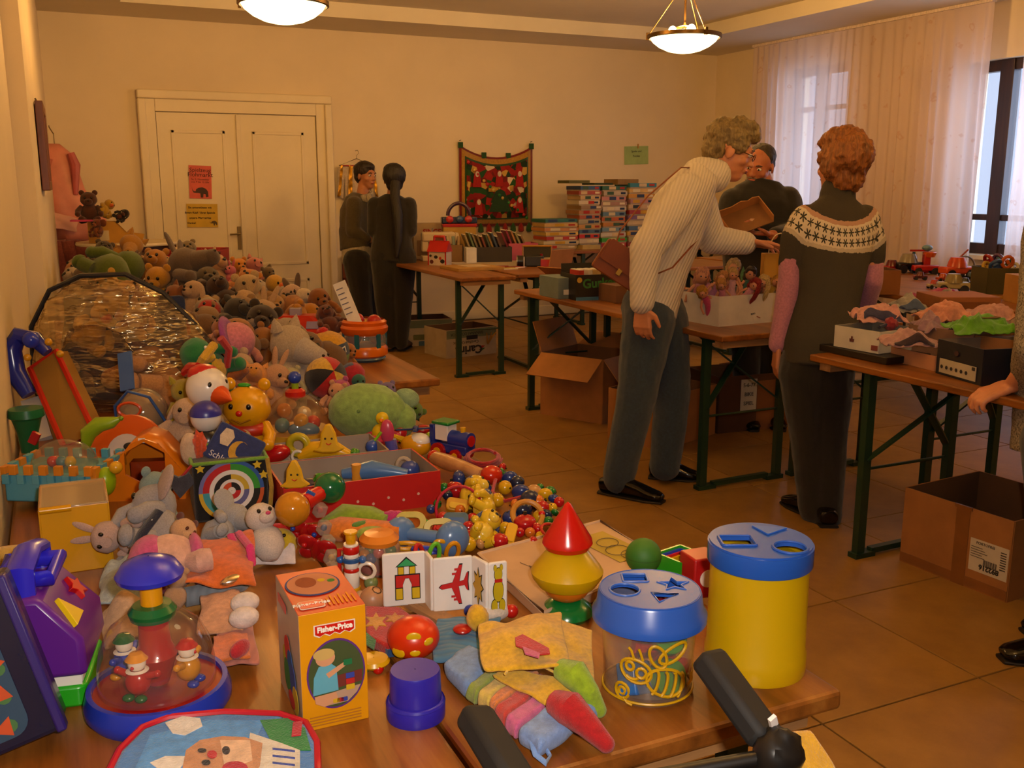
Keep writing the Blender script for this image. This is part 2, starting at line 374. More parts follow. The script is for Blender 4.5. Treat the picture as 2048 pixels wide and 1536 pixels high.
bowl_lamp(1.33,6.0,'glowing bowl lamp cut by the top edge of the photo, above the double door')
bowl_lamp(4.2,6.1,'glowing frosted bowl lamp with bronze rim hanging above the woman in white')
bowl_lamp(1.33,1.6,'bowl lamp added out of view over the toy table near the photographer')  # unseen copy of the visible lamps, added to light the near tables
bowl_lamp(4.2,1.6,'bowl lamp added out of view over the aisle near the photographer')  # second lamp copy added outside the frame for the room light
# ------------------------------------------------------------------ beer tables
GREEN=mat('plastic','12301f',.45)
TZ=.77
def leg_set(t,cx,cy,w,d,inward,axis):
    def P(a,b,z):return(cx+a,cy+b,z)if axis=='Y' else(cx+b,cy+a,z)
    for s in(-1,1):MB().bar(P(s*w,0,.01),P(s*w,0,TZ-.03),.038,.03).obj('leg',GREEN,t,smooth=False)
    MB().bar(P(-w-.03,0,.012),P(-w+.07,0,.012),.045,.02).bar(P(-w+.06,0,.022),P(w-.06,0,.026),.028,.022).bar(P(w-.07,0,.012),P(w+.03,0,.012),.045,.02).obj('foot_rail',GREEN,t,smooth=False)
    MB().rod(P(-w,0,.36),P(w,0,.36),.006,seg=6).obj('tie_rod',GREEN,t)
    for s in(-1,1):MB().bar(P(s*w,.01*s,.40),P(-s*w*.8,inward*.16,TZ-.035),.03,.008).obj('strut',GREEN,t,smooth=False)
    MB().bar(P(-w,0,TZ-.04),P(w,0,TZ-.04),.035,.03).obj('top_rail',GREEN,t,smooth=False)
def beer_table(x0,x1,y0,y1,axis,label,ins=.17,ends=(0,1),name='beer_table'):
    t=T(name,label,'table',((x0+x1)/2,(y0+y1)/2,0),group='folding beer tables');W,D=x1-x0,y1-y0
    wd_=TABLEWOOD if axis=='Y' else TABLEWOODX
    MB().box((0,0,TZ-.014),(W,D,.028)).obj('table_top',wd_,t,bev=.006,smooth=False)
    half=(W if axis=='Y' else D)/2-.045;L=D if axis=='Y' else W
    for e in ends:
        c=(-1 if e==0 else 1)*(L/2-ins)
        leg_set(t,0 if axis=='Y' else c,c if axis=='Y' else 0,half,0,1 if e==0 else-1,axis)
    for e in(-1,1):
        c=e*(L/2-.06)
        if axis=='Y':MB().box((0,c,TZ-.045),(W-.06,.06,.034)).obj('batten',EDGEWOOD,t,smooth=False)
        else:MB().box((c,0,TZ-.045),(.06,D-.06,.034)).obj('batten',EDGEWOOD,t,smooth=False)
    return t
beer_table(.394,.915,.905,3.10,'Y','toy-covered beer table whose worn corner carries the yellow cylinder')
beer_table(-.125,.388,.905,3.10,'Y','toy-covered beer table along the left wall nearest the camera')
beer_table(.56,1.195,3.16,5.36,'Y','beer table whose bare corner carries the orange toy drum')
beer_table(-.03,.55,3.16,5.36,'Y','beer table under the foil gift bag by the left wall')
beer_table(.12,1.15,5.40,7.45,'Y','beer table under the far heap of plush animals')
beer_table(2.68,3.22,3.52,5.72,'Y','beer table carrying the white box of dolls in the middle of the room')
beer_table(3.24,3.78,3.52,5.72,'Y','beer table behind the box of dolls, partly hidden')
beer_table(2.72,3.26,.80,3.00,'Y','beer table at the right carrying boxes of doll clothes',ins=.29)
beer_table(2.66,3.10,6.58,8.78,'Y','beer table carrying the small red-roofed farm tin at the back')
beer_table(3.16,5.36,6.66,7.40,'X','beer table carrying the camera and pink book box at the back')
beer_table(4.75,6.95,8.78,9.45,'X','beer table against the back wall under the puzzle stacks')
beer_table(4.68,6.10,3.2,5.44,'Y','beer table under the toy vehicles near the curtains')
beer_table(5.45,6.1,5.48,7.6,'Y','beer table behind the man near the curtains')
# ------------------------------------------------------------------ people
FH=V((math.sin(_y),math.cos(_y),0))
RT=_R.copy()
UP=V((0,0,1))
def loft(mb,rings,S,seg=22):
    """rings: (centre, half width along S, half depth); S is the sideways direction."""
    n=len(rings);vs=[];fs=[];C=[V(r[0])for r in rings]
    for j in range(n):
        t=(C[min(j+1,n-1)]-C[max(j-1,0)]).normalized();f=V(S).cross(t).normalized();s=t.cross(f).normalized()
        for i in range(seg):
            a=2*math.pi*i/seg;ca,sa=math.cos(a),math.sin(a)
            k=(abs(ca)**2.5+abs(sa)**2.5)**(-1/2.5)
            vs.append(C[j]+s*(rings[j][1]*ca*k)+f*(rings[j][2]*sa*k))
    for j in range(n-1):
        for i in range(seg):k=(i+1)%seg;fs.append((j*seg+i,j*seg+k,(j+1)*seg+k,(j+1)*seg+i))
    fs+=[tuple(range(seg-1,-1,-1)),tuple(range((n-1)*seg,n*seg))]
    return mb.add(vs,fs)
def limb(mb,pts,rs,seg=14):
    pts=[V(p)for p in pts];P=[];Rr=[]
    for j in range(len(pts)-1):
        for k in range(5):
            t=k/5;P.append(pts[j].lerp(pts[j+1],t));Rr.append(rs[j]*(1-t)+rs[j+1]*t)
    P.append(pts[-1]);Rr.append(rs[-1]);mb.tube(P,Rr,seg)
    for p,r in zip(pts,rs):mb.sph(p,r*.99,seg=seg,ring=8)
    return mb
def solid(mb,name,m,parent,vox=.007,it=4,fac=.5,wr=0,wsc=.12,org=None):
    o=mb.obj(name,m,parent,ang=180)
    if org is not None:o.data.transform(Matrix.Translation(-V(org)))
    r=o.modifiers.new('skin','REMESH');r.mode='VOXEL';r.voxel_size=vox;r.use_smooth_shade=True
    s=o.modifiers.new('soft','SMOOTH');s.factor=fac;s.iterations=it
    if wr:
        tx=bpy.data.textures.new('folds','CLOUDS');tx.noise_scale=wsc;tx.noise_depth=2
        d=o.modifiers.new('folds','DISPLACE');d.texture=tx;d.strength=wr;d.mid_level=.5
    return o
def hand(mb,wrist,fd,pn,th,curl=.35,sc=1.0,spread=.1):
    """fd finger direction, pn palm normal (palm side), th thumb side."""
    fd,pn,th=V(fd).normalized(),V(pn).normalized(),V(th).normalized();w=V(wrist);L=.088*sc
    for k in range(7):
        t=k/6;c=w+fd*(L*t)
        for q in(-1,-.33,.33,1):mb.sph(c+th*(q*(.022+.012*t)*sc),(.0135*sc,)*3,seg=10,ring=6)
    for i,ln in enumerate((.072,.082,.077,.060)):
        q=1-i*.667;b=w+fd*(L*1.02)+th*(q*.033*sc);d=(fd+th*(q*spread)).normalized();p=b;pts=[p];rr=[.0098*sc];a=curl*.6
        for s_ in(.42,.32,.26):
            dd=(d*math.cos(a)+pn*math.sin(a)).normalized();p=p+dd*(ln*s_*sc);pts.append(p);rr.append(rr[-1]*.92);a+=curl*(1.0+.15*i)
        limb(mb,pts,rr,10)
    b=w+fd*(.02*sc)+th*(.03*sc);d1=(fd*.55+th*.75+pn*.35).normalized();d2=(fd*.9+th*.25+pn*.35).normalized()
    limb(mb,[b,b+d1*.035*sc,b+d1*.035*sc+d2*.032*sc,b+d1*.035*sc+d2*.055*sc],[.0145*sc,.0125*sc,.011*sc,.009*sc],10)
class Head:
    """head frame: c centre, f facing, u up"""
    def __init__(s,c,f,u=(0,0,1),k=1.0):
        s.c=V(c);s.f=V(f).normalized();s.r=s.f.cross(V(u)).normalized();s.u=s.r.cross(s.f).normalized();s.k=k
        s.M=Matrix(((s.r.x,-s.f.x,s.u.x,s.c.x),(s.r.y,-s.f.y,s.u.y,s.c.y),(s.r.z,-s.f.z,s.u.z,s.c.z),(0,0,0,1)))@Matrix.Diagonal((k,k,k,1))
    def p(s,x,y,z):return s.M@V((x,y,z))
    def skull(s,mb):
        M=s.M
        mb.sph((0,.012,.035),(.073,.092,.080),M=M,seg=20,ring=12);mb.sph((0,-.022,-.015),(.061,.072,.095),M=M,seg=20,ring=12)
        mb.sph((0,-.048,-.080),(.040,.042,.036),M=M);mb.sph((0,-.030,-.055),(.055,.055,.05),M=M)
        mb.sph((.04,-.052,-.022),(.024,.028,.024),M=M);mb.sph((-.04,-.052,-.022),(.024,.028,.024),M=M)
        mb.sph((0,-.082,.030),(.046,.014,.013),M=M);mb.sph((0,-.098,-.004),(.010,.014,.026),(rad(-16),0,0),M=M);mb.sph((0,-.108,-.022),(.014,.013,.011),M=M)
        mb.sph((.011,-.099,-.026),.008,M=M);mb.sph((-.011,-.099,-.026),.008,M=M)
        mb.sph((0,-.092,-.050),(.023,.009,.006),M=M);mb.sph((0,-.090,-.060),(.020,.009,.0065),M=M)
        for q in(-1,1):mb.sph((q*.076,.010,-.008),(.009,.021,.031),(0,0,q*.35),M=M)
    def face(s,body,org,iris='3a2a1c',lip='a8584a',brow='3a2a1c'):
        X=Matrix.Translation(-V(org))
        for q in(-1,1):
            e=MB().sph((q*.031,-.0815,.010),(.0135,.010,.0085),M=s.M).obj('eye',PL('e8e2d6',.3),body);e.data.transform(X)
            i=MB().sph((q*.031,-.0905,.010),(.0058,.0035,.0058),M=s.M).obj('iris',PL(iris,.15),e);i.data.transform(X)
            b=MB().tube([(q*.014,-.0915,.030),(q*.031,-.0925,.035),(q*.048,-.080,.030)],[.0035,.004,.0025],6,M=s.M).obj('eyebrow',FB(brow),body);b.data.transform(X)
        l=MB().tube([(-.022,-.092,-.055),(-.009,-.1005,-.0525),(.009,-.1005,-.0525),(.022,-.092,-.055)],[.002,.0042,.0042,.002],6,M=s.M).tube([(-.018,-.093,-.0575),(0,-.100,-.0605),(.018,-.093,-.0575)],[.002,.0048,.002],6,M=s.M)
        l=l.obj('lips',mat('skin',lip),body);l.data.transform(X)
    def hair(s,body,org,blobs,m,wr=.018,wsc=.025,vox=.006):
        mb=MB()
        for(c,r)in blobs:mb.sph(c,r,M=s.M,seg=18,ring=10)
        return solid(mb,'hair',m,body,vox,2,.4,wr,wsc,org)
def dep(p):return(V(p)-V((0,0,CAMH))).dot(_F)
SHORT=[((0,.022,.052),(.088,.098,.084)),((0,.062,-.005),(.076,.056,.072)),((0,-.055,.092),(.066,.048,.036)),((.062,-.008,.035),(.026,.055,.042)),((-.062,-.008,.035),(.026,.055,.042))]
def ribbed(hx,vec,freq,stren=.8):
    m,nt,b=_new('rib_knit');b.inputs['Roughness'].default_value=.95;c=lin(hx);co=_coord(nt)
    vm=nt.nodes.new('ShaderNodeVectorMath');vm.operation='DOT_PRODUCT';nt.links.new(co,vm.inputs[0]);vm.inputs[1].default_value=tuple(V(vec).normalized()*freq)
    sn=nt.nodes.new('ShaderNodeMath');sn.operation='SINE';nt.links.new(vm.outputs['Value'],sn.inputs[0])
    r=nt.nodes.new('ShaderNodeMapRange');r.inputs[1].default_value=-1;r.inputs[2].default_value=.6;nt.links.new(sn.outputs[0],r.inputs[0])
    nt.links.new(_ramp(nt,r.outputs[0],[(0,_vary(c,.86)),(1,c)]),b.inputs['Base Color']);_bump(nt,b,r.outputs[0],stren,.006);b.inputs['Sheen Weight'].default_value=.2;return m
def shoe(name,heel,toe,m,parent,org,w=.045,h=.07):
    h0,t0=V(heel),V(toe);d=(t0-h0);L=d.length;d.normalize();s=d.cross(UP).normalized();mb=MB()
    prof=[(-.01,.85,.9),(.06,1,1.15),(.14,1,1.2),(.22,.95,.95),(.28,1.02,.7),(.33,.95,.55),(.36,.6,.4)]
    rings=[(h0+d*(L*q[0]/.34)+UP*(h*q[2]/2+.012),w*q[1],h*q[2]/2)for q in prof]
    loft(mb,rings,s,16);o=solid(mb,name,m,parent,.006,2,.5,0,.1,org)
    so=MB();loft(so,[(h0+d*(L*q/.34)+UP*.008,w*k*1.06,.009)for q,k in((-.015,.85),(.1,.98),(.28,1.04),(.365,.6))],s,14).obj('sole',PL('0c0a09',.6),o).data.transform(Matrix.Translation(-V(org)))
    return o
JEANS=FB('2b3a4c',90);BLACKC=FB('131110',80);SKIN=mat('skin','c98660');SHOEB=PL('0b0909',.16)
# --- woman in the white ribbed sweater, bending over the box of dolls
g=at(1275,985,0);g.z=0;D=dep(at(1262,985,0));O=g
def J(px,py,dd=0.0):return atd(px,py,D+dd)
pA=T('person','short-haired woman in white ribbed sweater and jeans reaching over the dolls','person',g)
bd=MB();hA=Head(J(1459,303,.02),RT*.93-FH*.02-UP*.34,UP*.93+RT*.35,1.12);hA.skull(bd)
limb(bd,[J(1412,362,.02),hA.p(0,.02,-.05)],[.062,.058])
loft(bd,[(J(1300,570),.12,.09),(J(1345,460),.13,.09),(J(1395,360),.11,.07)],FH)
limb(bd,[J(1368,388,-.17),J(1290,505,-.29),J(1284,612,-.29)],[.045,.036,.026]);hand(bd,J(1284,614,-.29),-UP+RT*.05,RT*.5+FH*.85,RT*.8-FH*.5,.42,1.0)
limb(bd,[J(1400,410,.17),J(1425,482,.24),J(1492,486,.20)],[.045,.036,.026]);hand(bd,J(1498,485,.20),RT*1-UP*.12,-UP*.8-FH*.35,-FH*.7+RT*.1+UP*.2,.3,1.05,.22)
for a in([J(1300,640,-.08),J(1270,800,-.08),J(1238,965,-.06)],[J(1328,640,.08),J(1345,800,.10),J(1330,940,.12)]):limb(bd,a,[.08,.055,.04])
body=solid(bd,'body',SKIN,pA,.0062,3,.5,0,.1,O)
sw=MB();sp=(J(1395,350)-J(1300,600)).normalized()
loft(sw,[(J(1297,628),.175,.125),(J(1308,585),.17,.128),(J(1322,530),.168,.13),(J(1342,470),.185,.142),(J(1362,415),.20,.138),(J(1385,370),.185,.105),(J(1404,345),.12,.075)],FH)
limb(sw,[J(1374,385,-.15),J(1335,440,-.23),J(1292,500,-.29),J(1284,604,-.29)],[.092,.088,.074,.056])
limb(sw,[J(1398,408,.16),J(1425,480,.23),J(1490,486,.20)],[.085,.075,.058])
limb(sw,[J(1400,352,.01),J(1428,352,.01)],[.092,.083])
swo=solid(sw,'sweater',ribbed('ddd3c4',RT*.9-UP*.42,420,.5),pA,.007,4,.5,.014,.11,O)
tr=MB();limb(tr,[J(1296,612,-.02),J(1298,640,-.085),J(1272,800,-.085),J(1237,955,-.06)],[.13,.125,.092,.077]);limb(tr,[J(1312,615,.04),J(1328,645,.085),J(1345,800,.10),J(1330,932,.12)],[.13,.12,.088,.076])
solid(tr,'jeans',JEANS,pA,.008,4,.5,.014,.09,O)
hA.hair(body,O,SHORT+[((0,.075,.045),(.078,.05,.075)),((0,-.02,.115),(.07,.075,.04))],mat('hair','7d6a44'),.03,.03)
hA.face(body,O)
gl=MB();M=hA.M
for q in(-1,1):gl.tube([M@V((q*.031+.02*math.cos(a),-.103,.008+.015*math.sin(a)))for a in[i*math.pi/8 for i in range(16)]],.0018,6,True).rod(M@V((q*.05,-.1,.01)),M@V((q*.078,.01,.012)),.002,seg=6)
gl.obj('spectacles',MT('3b3024',.3),body).data.transform(Matrix.Translation(-O))
shoe('shoe',at(1206,985,0),at(1318,1006,0),SHOEB,pA,O);shoe('shoe',at(1302,955,0),at(1392,962,0),SHOEB,pA,O)
LEATH=mat('card','7a3a10',.6);bp=J(1252,535,-.205);B=T('shoulder_bag','brown leather shoulder bag at the hip of the woman in white','bag',bp);ang=rad(33)
bM=FR((0,0,0),RT*math.cos(ang)-UP*math.sin(ang),UP*math.cos(ang)+RT*math.sin(ang))
MB().poly(rrect(.26,.15,.012),.045,bM@XF((-.01,-.005,-.02))).obj('pouch',LEATH,B,bev=.006)
MB().poly(rrect(.24,.105,.012),.006,bM@XF((-.01,.025,.031))).obj('flap',LEATH,B,bev=.002)
MB().box((-.02,-.035,.039),(.022,.03,.006),M=bM).obj('clasp',MT('b08a3a',.3),B,bev=.002)
st=[bM@V((-.1,.065,.005)),J(1240,462,-.24)-bp,J(1296,392,-.22)-bp,J(1362,335,-.16)-bp,J(1410,336,-.02)-bp,J(1420,395,.06)-bp,J(1396,478,-.13)-bp,J(1345,535,-.24)-bp,bM@V((.125,.04,.005))]
MB().tube(st,.007,6,flat=.4).obj('strap',LEATH,B)
# --- woman seen from behind in the grey patterned sweater
g=at(1640,1045,0);D=dep(g);O=g.copy();pB=T('person','woman from behind in grey sweater with white snowflake yoke and pink sleeves','person',g)
bd=MB();hB=Head(J(1680,332,-.01),FH*.9-RT*.35,UP,1.05);hB.skull(bd);limb(bd,[J(1668,420),hB.p(0,.02,-.06)],[.065,.058])
loft(bd,[(J(1640,700),.13,.09),(J(1660,560),.12,.09),(J(1668,440),.15,.07)],RT)
limb(bd,[J(1596,470),J(1582,550,.02),J(1556,690,.06)],[.045,.036,.027]);hand(bd,J(1555,694,.06),-UP*1+FH*.1,FH*.3+RT*.8,FH*.9,.35,1.0)
limb(bd,[J(1740,470),J(1742,560,.04),J(1722,640,.22)],[.045,.036,.027]);hand(bd,J(1720,645,.23),FH+-UP*.4-RT*.3,-UP,-RT,.3,1.0)
for a in([J(1605,740),J(1618,880),J(1625,1015,.05)],[J(1660,740),J(1655,880),J(1655,1035,0)]):limb(bd,a,[.08,.055,.04])
body=solid(bd,'body',SKIN,pB,.0065,3,.5,0,.1,O)
def fairisle(nk):
    m,nt,b=_new('yoke_knit');b.inputs['Roughness'].default_value=.95;co=_coord(nt);L=nt.links.new
    def nd(t,op=None):n=nt.nodes.new(t);n.operation=op if op else n.operation;return n
    sb=nd('ShaderNodeVectorMath','SUBTRACT');L(co,sb.inputs[0]);sb.inputs[1].default_value=nk
    ln=nd('ShaderNodeVectorMath','LENGTH');L(sb.outputs[0],ln.inputs[0])
    zig=_noise(nt,co,70,2);ad=nd('ShaderNodeMath','MULTIPLY_ADD');L(zig,ad.inputs[0]);ad.inputs[1].default_value=.014;L(ln.outputs['Value'],ad.inputs[2])
    r=nt.nodes.new('ShaderNodeValToRGB');r.color_ramp.interpolation='CONSTANT';e=r.color_ramp.elements
    for _ in range(6):e.new(.5)
    st_=[(0,'3a352c'),(.150,'3a352c'),(.157,'b38d78'),(.176,'d6cab4'),(.262,'b9ac98'),(.280,'3a352c'),(.4,'3a352c'),(1,'3a352c')]
    for i,(p,c)in enumerate(st_):e[i].position=p;e[i].color=(*lin(c),1)
    L(ad.outputs[0],r.inputs[0])
    sp_=nt.nodes.new('ShaderNodeSeparateXYZ');L(sb.outputs[0],sp_.inputs[0]);at2=nd('ShaderNodeMath','ARCTAN2');L(sp_.outputs[0],at2.inputs[0]);L(sp_.outputs[1],at2.inputs[1])
    au=nd('ShaderNodeMath','MULTIPLY');L(at2.outputs[0],au.inputs[0]);au.inputs[1].default_value=34/(2*math.pi)
    fu=nd('ShaderNodeMath','FRACT');L(au.outputs[0],fu.inputs[0]);dv=nd('ShaderNodeMath','MULTIPLY_ADD');L(ln.outputs['Value'],dv.inputs[0]);dv.inputs[1].default_value=1/.039;dv.inputs[2].default_value=-.178/.039
    fv=nd('ShaderNodeMath','FRACT');L(dv.outputs[0],fv.inputs[0]);cu=nd('ShaderNodeMath','SUBTRACT');L(fu.outputs[0],cu.inputs[0]);cu.inputs[1].default_value=.5
    cv=nd('ShaderNodeMath','SUBTRACT');L(fv.outputs[0],cv.inputs[0]);cv.inputs[1].default_value=.5
    th=nd('ShaderNodeMath','ARCTAN2');L(cv.outputs[0],th.inputs[0]);L(cu.outputs[0],th.inputs[1]);t8=nd('ShaderNodeMath','MULTIPLY');L(th.outputs[0],t8.inputs[0]);t8.inputs[1].default_value=6
    cs=nd('ShaderNodeMath','COSINE');L(t8.outputs[0],cs.inputs[0]);rr=nd('ShaderNodeMath','MULTIPLY_ADD');L(cs.outputs[0],rr.inputs[0]);rr.inputs[1].default_value=.17;rr.inputs[2].default_value=.30
    h2=nd('ShaderNodeVectorMath','LENGTH');cx=nt.nodes.new('ShaderNodeCombineXYZ');L(cu.outputs[0],cx.inputs[0]);L(cv.outputs[0],cx.inputs[1]);L(cx.outputs[0],h2.inputs[0])
    lt=nd('ShaderNodeMath','LESS_THAN');L(h2.outputs['Value'],lt.inputs[0]);L(rr.outputs[0],lt.inputs[1])
    g1=nd('ShaderNodeMath','GREATER_THAN');L(ln.outputs['Value'],g1.inputs[0]);g1.inputs[1].default_value=.178;g2=nd('ShaderNodeMath','LESS_THAN');L(ln.outputs['Value'],g2.inputs[0]);g2.inputs[1].default_value=.256
    m1=nd('ShaderNodeMath','MULTIPLY');L(g1.outputs[0],m1.inputs[0]);L(g2.outputs[0],m1.inputs[1]);m2=nd('ShaderNodeMath','MULTIPLY');L(m1.outputs[0],m2.inputs[0]);L(lt.outputs[0],m2.inputs[1])
    mx=nt.nodes.new('ShaderNodeMix');mx.data_type='RGBA';L(m2.outputs[0],mx.inputs[0]);L(r.outputs[0],mx.inputs[6]);mx.inputs[7].default_value=(*lin('34332a'),1);L(mx.outputs[2],b.inputs['Base Color'])
    _bump(nt,b,_noise(nt,co,300,2),.5,.004);return m
sw=MB()
loft(sw,[(J(1636,734),.150,.125),(J(1640,690),.152,.125),(J(1655,600),.135,.11),(J(1664,520),.155,.115),(J(1670,460),.175,.11),(J(1672,425),.15,.085),(J(1674,402),.085,.07)],RT)
limb(sw,[J(1612,440),J(1592,480,.0),J(1586,528,.02)],[.07,.068,.064]);limb(sw,[J(1728,440),J(1742,480,.02),J(1742,520,.04)],[.068,.064,.060])
limb(sw,[J(1674,405,0),J(1676,384,0)],[.078,.076])
solid(sw,'sweater',fairisle(tuple(J(1675,398)-O)),pB,.008,4,.5,.008,.14,O)
sl=MB();limb(sl,[J(1588,505,.01),J(1582,560,.02),J(1556,688,.06)],[.060,.056,.042]);solid(sl,'sleeve',FB('b97a92',120),pB,.007,3,.5,.006,.06,O)
sl=MB();limb(sl,[J(1742,505,.04),J(1742,560,.04),J(1724,636,.22)],[.056,.052,.042]);solid(sl,'sleeve',FB('b97a92',120),pB,.007,3,.5,.006,.06,O)
tr=MB();limb(tr,[J(1612,720),J(1606,750),J(1618,880,.02),J(1630,1020,.03)],[.105,.105,.080,.068]);limb(tr,[J(1655,720),J(1660,750),J(1657,880),J(1652,1032,0)],[.105,.105,.080,.068])
solid(tr,'trousers',BLACKC,pB,.008,4,.5,.012,.1,O)
hB.hair(body,O,SHORT+[((0,.078,.045),(.094,.065,.088)),((0,.058,-.055),(.072,.052,.055)),((0,.01,.11),(.080,.095,.052)),((.07,.03,.0),(.035,.05,.06)),((-.07,.03,.0),(.035,.05,.06))],mat('hair','8a5220'),.026,.028)
hB.face(body,O);shoe('shoe',at(1655,1046,0),at(1590,1028,0)+FH*.13,SHOEB,pB,O);shoe('shoe',at(1657,1056,0),at(1648,1040,0)+FH*.16,SHOEB,pB,O)
# --- bearded man in black holding a cardboard tray
D=5.95;g=atd(1520,700,D);g.z=0;O=g.copy();pC=T('person','bearded man in a black jumper holding a torn cardboard tray','person',g)
bd=MB();hC=Head(J(1519,332,-.02),-FH*.74-RT*.55-UP*.30,UP*.95-FH*.3,1.05);hC.skull(bd);limb(bd,[J(1530,385,.03),hC.p(0,.02,-.06)],[.07,.062])
loft(bd,[(J(1520,560),.15,.10),(J(1520,470),.16,.10),(J(1522,395),.16,.07)],RT)
limb(bd,[J(1460,410),J(1446,470,-.06),J(1462,462,-.30)],[.05,.04,.03]);hand(bd,J(1464,462,-.31),RT*.9+UP*.05,-FH*.2+UP*.9,-FH*.4+UP*.2,.55)
limb(bd,[J(1582,405),J(1592,480,-.06),J(1545,470,-.30)],[.05,.04,.03]);hand(bd,J(1540,468,-.31),-RT*.95+UP*.05,UP*.9,-FH*.6,.55)
for a in([J(1490,590),J(1490,700),J(1494,790)],[J(1548,590),J(1545,700),J(1545,790)]):limb(bd,a,[.09,.06,.045])
body=solid(bd,'body',mat('skin','b8704c'),pC,.0068,3,.5,0,.1,O)
sw=MB();loft(sw,[(J(1522,575),.215,.15),(J(1520,520),.225,.155),(J(1520,460),.23,.15),(J(1522,410),.225,.125),(J(1526,380),.17,.09),(J(1530,362),.09,.075)],RT)
limb(sw,[J(1468,405),J(1450,465,-.07),J(1466,466,-.26)],[.09,.078,.055]);limb(sw,[J(1574,402),J(1585,470,-.07),J(1552,472,-.26)],[.09,.078,.055])
solid(sw,'jumper',FB('0f0d0c',90),pC,.009,4,.5,.012,.12,O)
tr=MB()
for(a,b,c)in(((1498,570),(1492,700),(1494,795)),((1545,570),(1546,700),(1546,795))):limb(tr,[J(*a),J(*b),J(*c)],[.125,.09,.075])
solid(tr,'trousers',BLACKC,pC,.010,4,.5,.01,.1,O)
hC.hair(body,O,[((0,.028,.048),(.080,.088,.076)),((0,.06,.0),(.072,.045,.06))],mat('hair','2b2119'),.008,.02)
bm=MB()
for(c,r)in(((0,-.062,-.098),(.040,.036,.030)),((.038,-.04,-.075),(.024,.036,.036)),((-.038,-.04,-.075),(.024,.036,.036)),((0,-.092,-.042),(.030,.010,.007))):bm.sph(c,r,M=hC.M)
solid(bm,'beard',mat('hair','8a7a66'),body,.005,2,.4,.008,.02,O);hC.face(body,O)
for q in(1494,1546):
    a=atd(q,800,D);a.z=0;shoe('shoe',a+FH*.06,a-FH*.2,SHOEB,pC,O)
# --- two young women by the door
D=dep(at(790,705,0));g=at(795,702,0);O=g.copy();pE=T('person','young woman from behind with a long black ponytail and dark top','person',g)
bd=MB();hE=Head(J(787,360),FH*.96-RT*.25,UP,1.0);hE.skull(bd);limb(bd,[J(785,398),hE.p(0,.02,-.06)],[.055,.052])
loft(bd,[(J(785,520),.12,.09),(J(785,460),.11,.08),(J(785,405),.12,.06)],RT)
limb(bd,[J(745,410),J(744,462,-.02),J(765,475,.22)],[.042,.034,.026]);limb(bd,[J(822,410),J(824,462,-.02),J(805,475,.22)],[.042,.034,.026]);hand(bd,J(767,475,.23),RT+FH*.1,FH,UP,.4);hand(bd,J(803,478,.23),-RT,FH,UP,.4)
for a in([J(768,530),J(770,620),J(778,690)],[J(806,530),J(806,620),J(802,690)]):limb(bd,a,[.08,.055,.04])
body=solid(bd,'body',mat('skin','a8714e'),pE,.008,3,.5,0,.1,O)
sw=MB();loft(sw,[(J(783,526),.19,.13),(J(784,495),.18,.125),(J(785,455),.165,.115),(J(785,420),.18,.10),(J(785,400),.14,.075),(J(786,390),.07,.06)],RT)
limb(sw,[J(750,410),J(747,462,-.02),J(766,476,.2)],[.07,.058,.042]);limb(sw,[J(818,410),J(821,462,-.02),J(806,476,.2)],[.07,.058,.042])
solid(sw,'top',FB('1d1913',90),pE,.010,4,.5,.012,.1,O)
tr=MB()
for a in([J(770,515),J(769,600),J(779,684)],[J(804,515),J(806,600),J(802,686)]):limb(tr,a,[.13,.088,.062])
solid(tr,'trousers',BLACKC,pE,.010,4,.5,.01,.1,O)
HB=mat('hair','120c08');hE.hair(body,O,SHORT[:2]+[((0,.055,.04),(.104,.085,.104)),((0,.01,.085),(.09,.095,.062)),((0,.06,-.04),(.075,.05,.06))],HB,.008,.03,.008)
pt=MB().tube([hE.p(0,.10,-.02),J(790,395,-.13),J(795,430,-.15),J(796,480,-.15),J(793,515,-.14)],[.045,.042,.046,.036,.012],12).obj('ponytail',HB,body);pt.data.transform(Matrix.Translation(-O))
hE.face(body,O)
for q,x in((-1,778),(1,803)):
    a=at(x,702,0);shoe('shoe',a,a+FH*.22+RT*q*.04,PL('2a170e',.5),pE,O)
D=D+.32;g=atd(722,690,D);g.z=0;O=g.copy();pD=T('person','young woman in olive cardigan and striped scarf glancing over her shoulder','person',g)
bd=MB();hD=Head(J(732,352),-FH*.62+RT*.78-UP*.08,UP,1.0);hD.skull(bd);limb(bd,[J(724,392),hD.p(0,.02,-.06)],[.055,.052]);S2=(FH*.75+RT*.45).normalized()
loft(bd,[(J(722,520),.12,.09),(J(718,460),.11,.08),(J(720,405),.12,.06)],S2)
limb(bd,[J(706,408,-.1),J(704,462,-.12),J(735,478,-.1)],[.042,.034,.026]);hand(bd,J(738,478,-.1),RT,FH,UP,.4)
limb(bd,[J(738,410,.12),J(742,462,.14),J(755,470,.06)],[.042,.034,.026]);hand(bd,J(757,470,.06),RT,-FH,UP,.4)
for a in([J(716,530,-.07),J(726,610,-.06),J(736,684,-.05)],[J(730,530,.08),J(738,610,.08),J(748,684,.08)]):limb(bd,a,[.08,.055,.04])
body=solid(bd,'body',mat('skin','b87a52'),pD,.0075,3,.5,0,.1,O)
sw=MB();loft(sw,[(J(716,500),.165,.14),(J(712,460),.16,.13),(J(714,425),.17,.12),(J(719,402),.15,.09),(J(722,390),.08,.07)],S2)
limb(sw,[J(708,408,-.12),J(706,462,-.15),J(733,478,-.12)],[.075,.064,.045]);limb(sw,[J(738,410,.12),J(742,462,.14),J(754,470,.07)],[.07,.06,.045])
solid(sw,'cardigan',FB('4a4028',90),pD,.010,4,.5,.014,.1,O)
ss=MB();loft(ss,[(J(718,528),.16,.135),(J(717,495),.155,.13)],S2);solid(ss,'undershirt',FB('b8ab8c'),pD,.012,3,.5,.01,.08,O)
